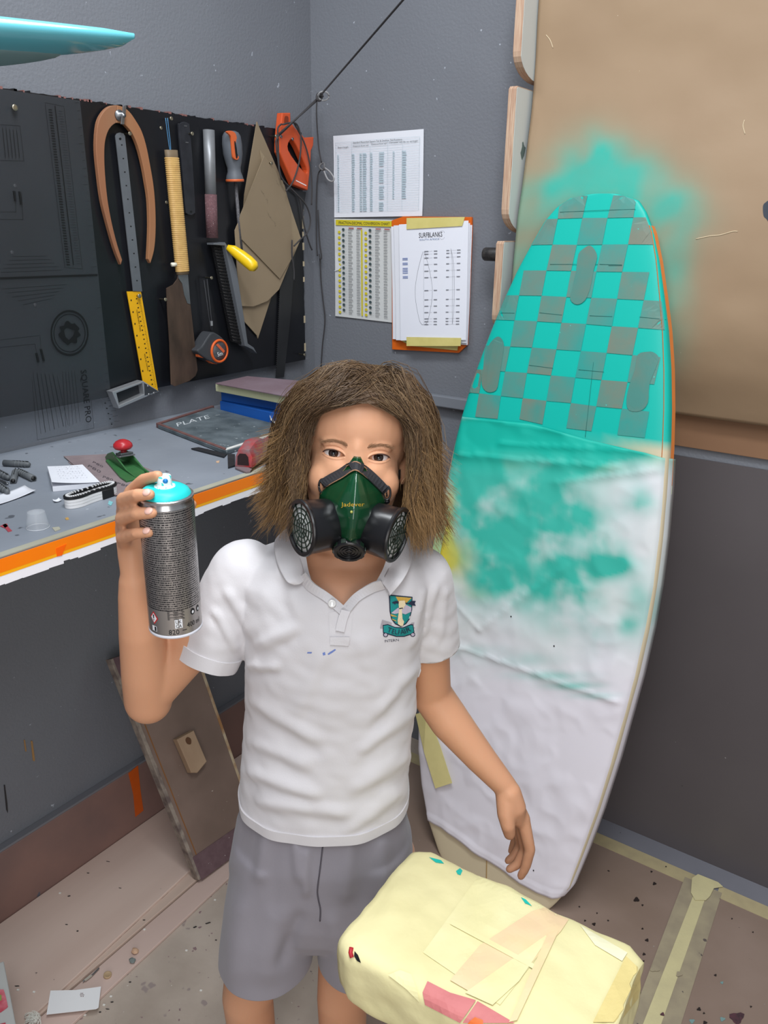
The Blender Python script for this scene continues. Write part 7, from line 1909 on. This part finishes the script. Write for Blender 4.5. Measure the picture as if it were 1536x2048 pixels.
nz_ = lathe('nozzle', ncn, axc, [(0, .0125), (.0012, .0125), (.0016, .0100), (.0035, .0094), (.004, .0088), (.0137, .0080), (.0144, .0074), (.0146, 0)], m_noz, sc, 32); autosmooth(nz_, 40)
lathe('spray_dot', ncn + axc * .0098 + fr0 * .0080 + sdc * .001, fr0, [(-.001, .0030), (.0006, .0030), (.0007, 0)], M('blue dot', (24, 120, 190), .4), nz_, 18)
# printed marks low on the can
def cmap(phi0, phi1, z0, z1):
    def f(x, y, off=.00035):
        a_ = math.radians(phi0 + (phi1 - phi0) * float(x)); h = z0 + (z1 - z0) * float(y)
        return cb_ + axc * (h * Hc) + (fr0 * math.cos(a_) + sdc * math.sin(a_)) * (Rc + off)
    return f
m_ci = M('can ink', (24, 24, 28), .5); m_cw = M('can white', (226, 228, 232), .5); m_cr = M('can red', (196, 40, 44), .5)
def cpoly(name, pts, f, mat, off): return mk(name, [f(x, y, off) for x, y in pts], [tuple(range(len(pts)))], mat, sc, recalc=False)
text_map('lettering', '400 ml', cmap(24, 60, .072, .110), m_ci, sc); text_map('lettering', '820', cmap(-16, 6, .036, .074), m_ci, sc)
f_ = cmap(-2, 14, .082, .150); cpoly('white_box', [(0, 0), (1, 0), (1, 1), (0, 1)], f_, m_cw, .0003)
text_map('lettering', 'UK', cmap(0, 12, .120, .145), m_ci, sc).location = fr0 * .0002; text_map('lettering', 'CA', cmap(0, 12, .088, .113), m_ci, sc).location = fr0 * .0002
f_ = cmap(-62, -38, .10, .20); cpoly('hazard_diamond', [(.5, 0), (1, .5), (.5, 1), (0, .5)], f_, m_cr, .0003); cpoly('hazard_face', [(.5, .12), (.86, .5), (.5, .88), (.14, .5)], f_, m_cw, .0005); cpoly('hazard_bar', [(.45, .45), (.55, .45), (.58, .75), (.42, .75)], f_, m_ci, .0007); cpoly('hazard_dot', [(.45, .3), (.55, .3), (.55, .38), (.45, .38)], f_, m_ci, .0007)
for p0, p1 in ((34, 46), (52, 62)):
    f_ = cmap(p0, p1, .155, .205); cpoly('pictogram', [(.5 + .5 * math.cos(k), .5 + .5 * math.sin(k)) for k in np.linspace(0, 6.28, 17)[:-1]], f_, m_ci, .0003); cpoly('pictogram_face', [(.5 + .24 * math.cos(k), .45 + .24 * math.sin(k)) for k in np.linspace(0, 6.28, 13)[:-1]], f_, m_cw, .0005)
for r in range(9):
    f_ = cmap(-16, 20 - (r % 3) * 2, .15 + r * .008, .154 + r * .008); cpoly('text_line', [(0, 0), (.5, 0), (1, 0), (1, 1), (.5, 1), (0, 1)], f_, m_ci, .0003)
f_ = cmap(12, 24, .045, .078); cpoly('e_mark', [(.1, .4), (.9, .4), (.9, .55), (.1, .55)], f_, m_ci, .0003)
f_ = cmap(-58, -44, .045, .085); cpoly('white_box', [(0, 0), (1, 0), (1, 1), (0, 1)], f_, m_cw, .0003); cpoly('icon', [(.55, .1), (.9, .1), (.9, .9), (.55, .9)], f_, m_ci, .0005)
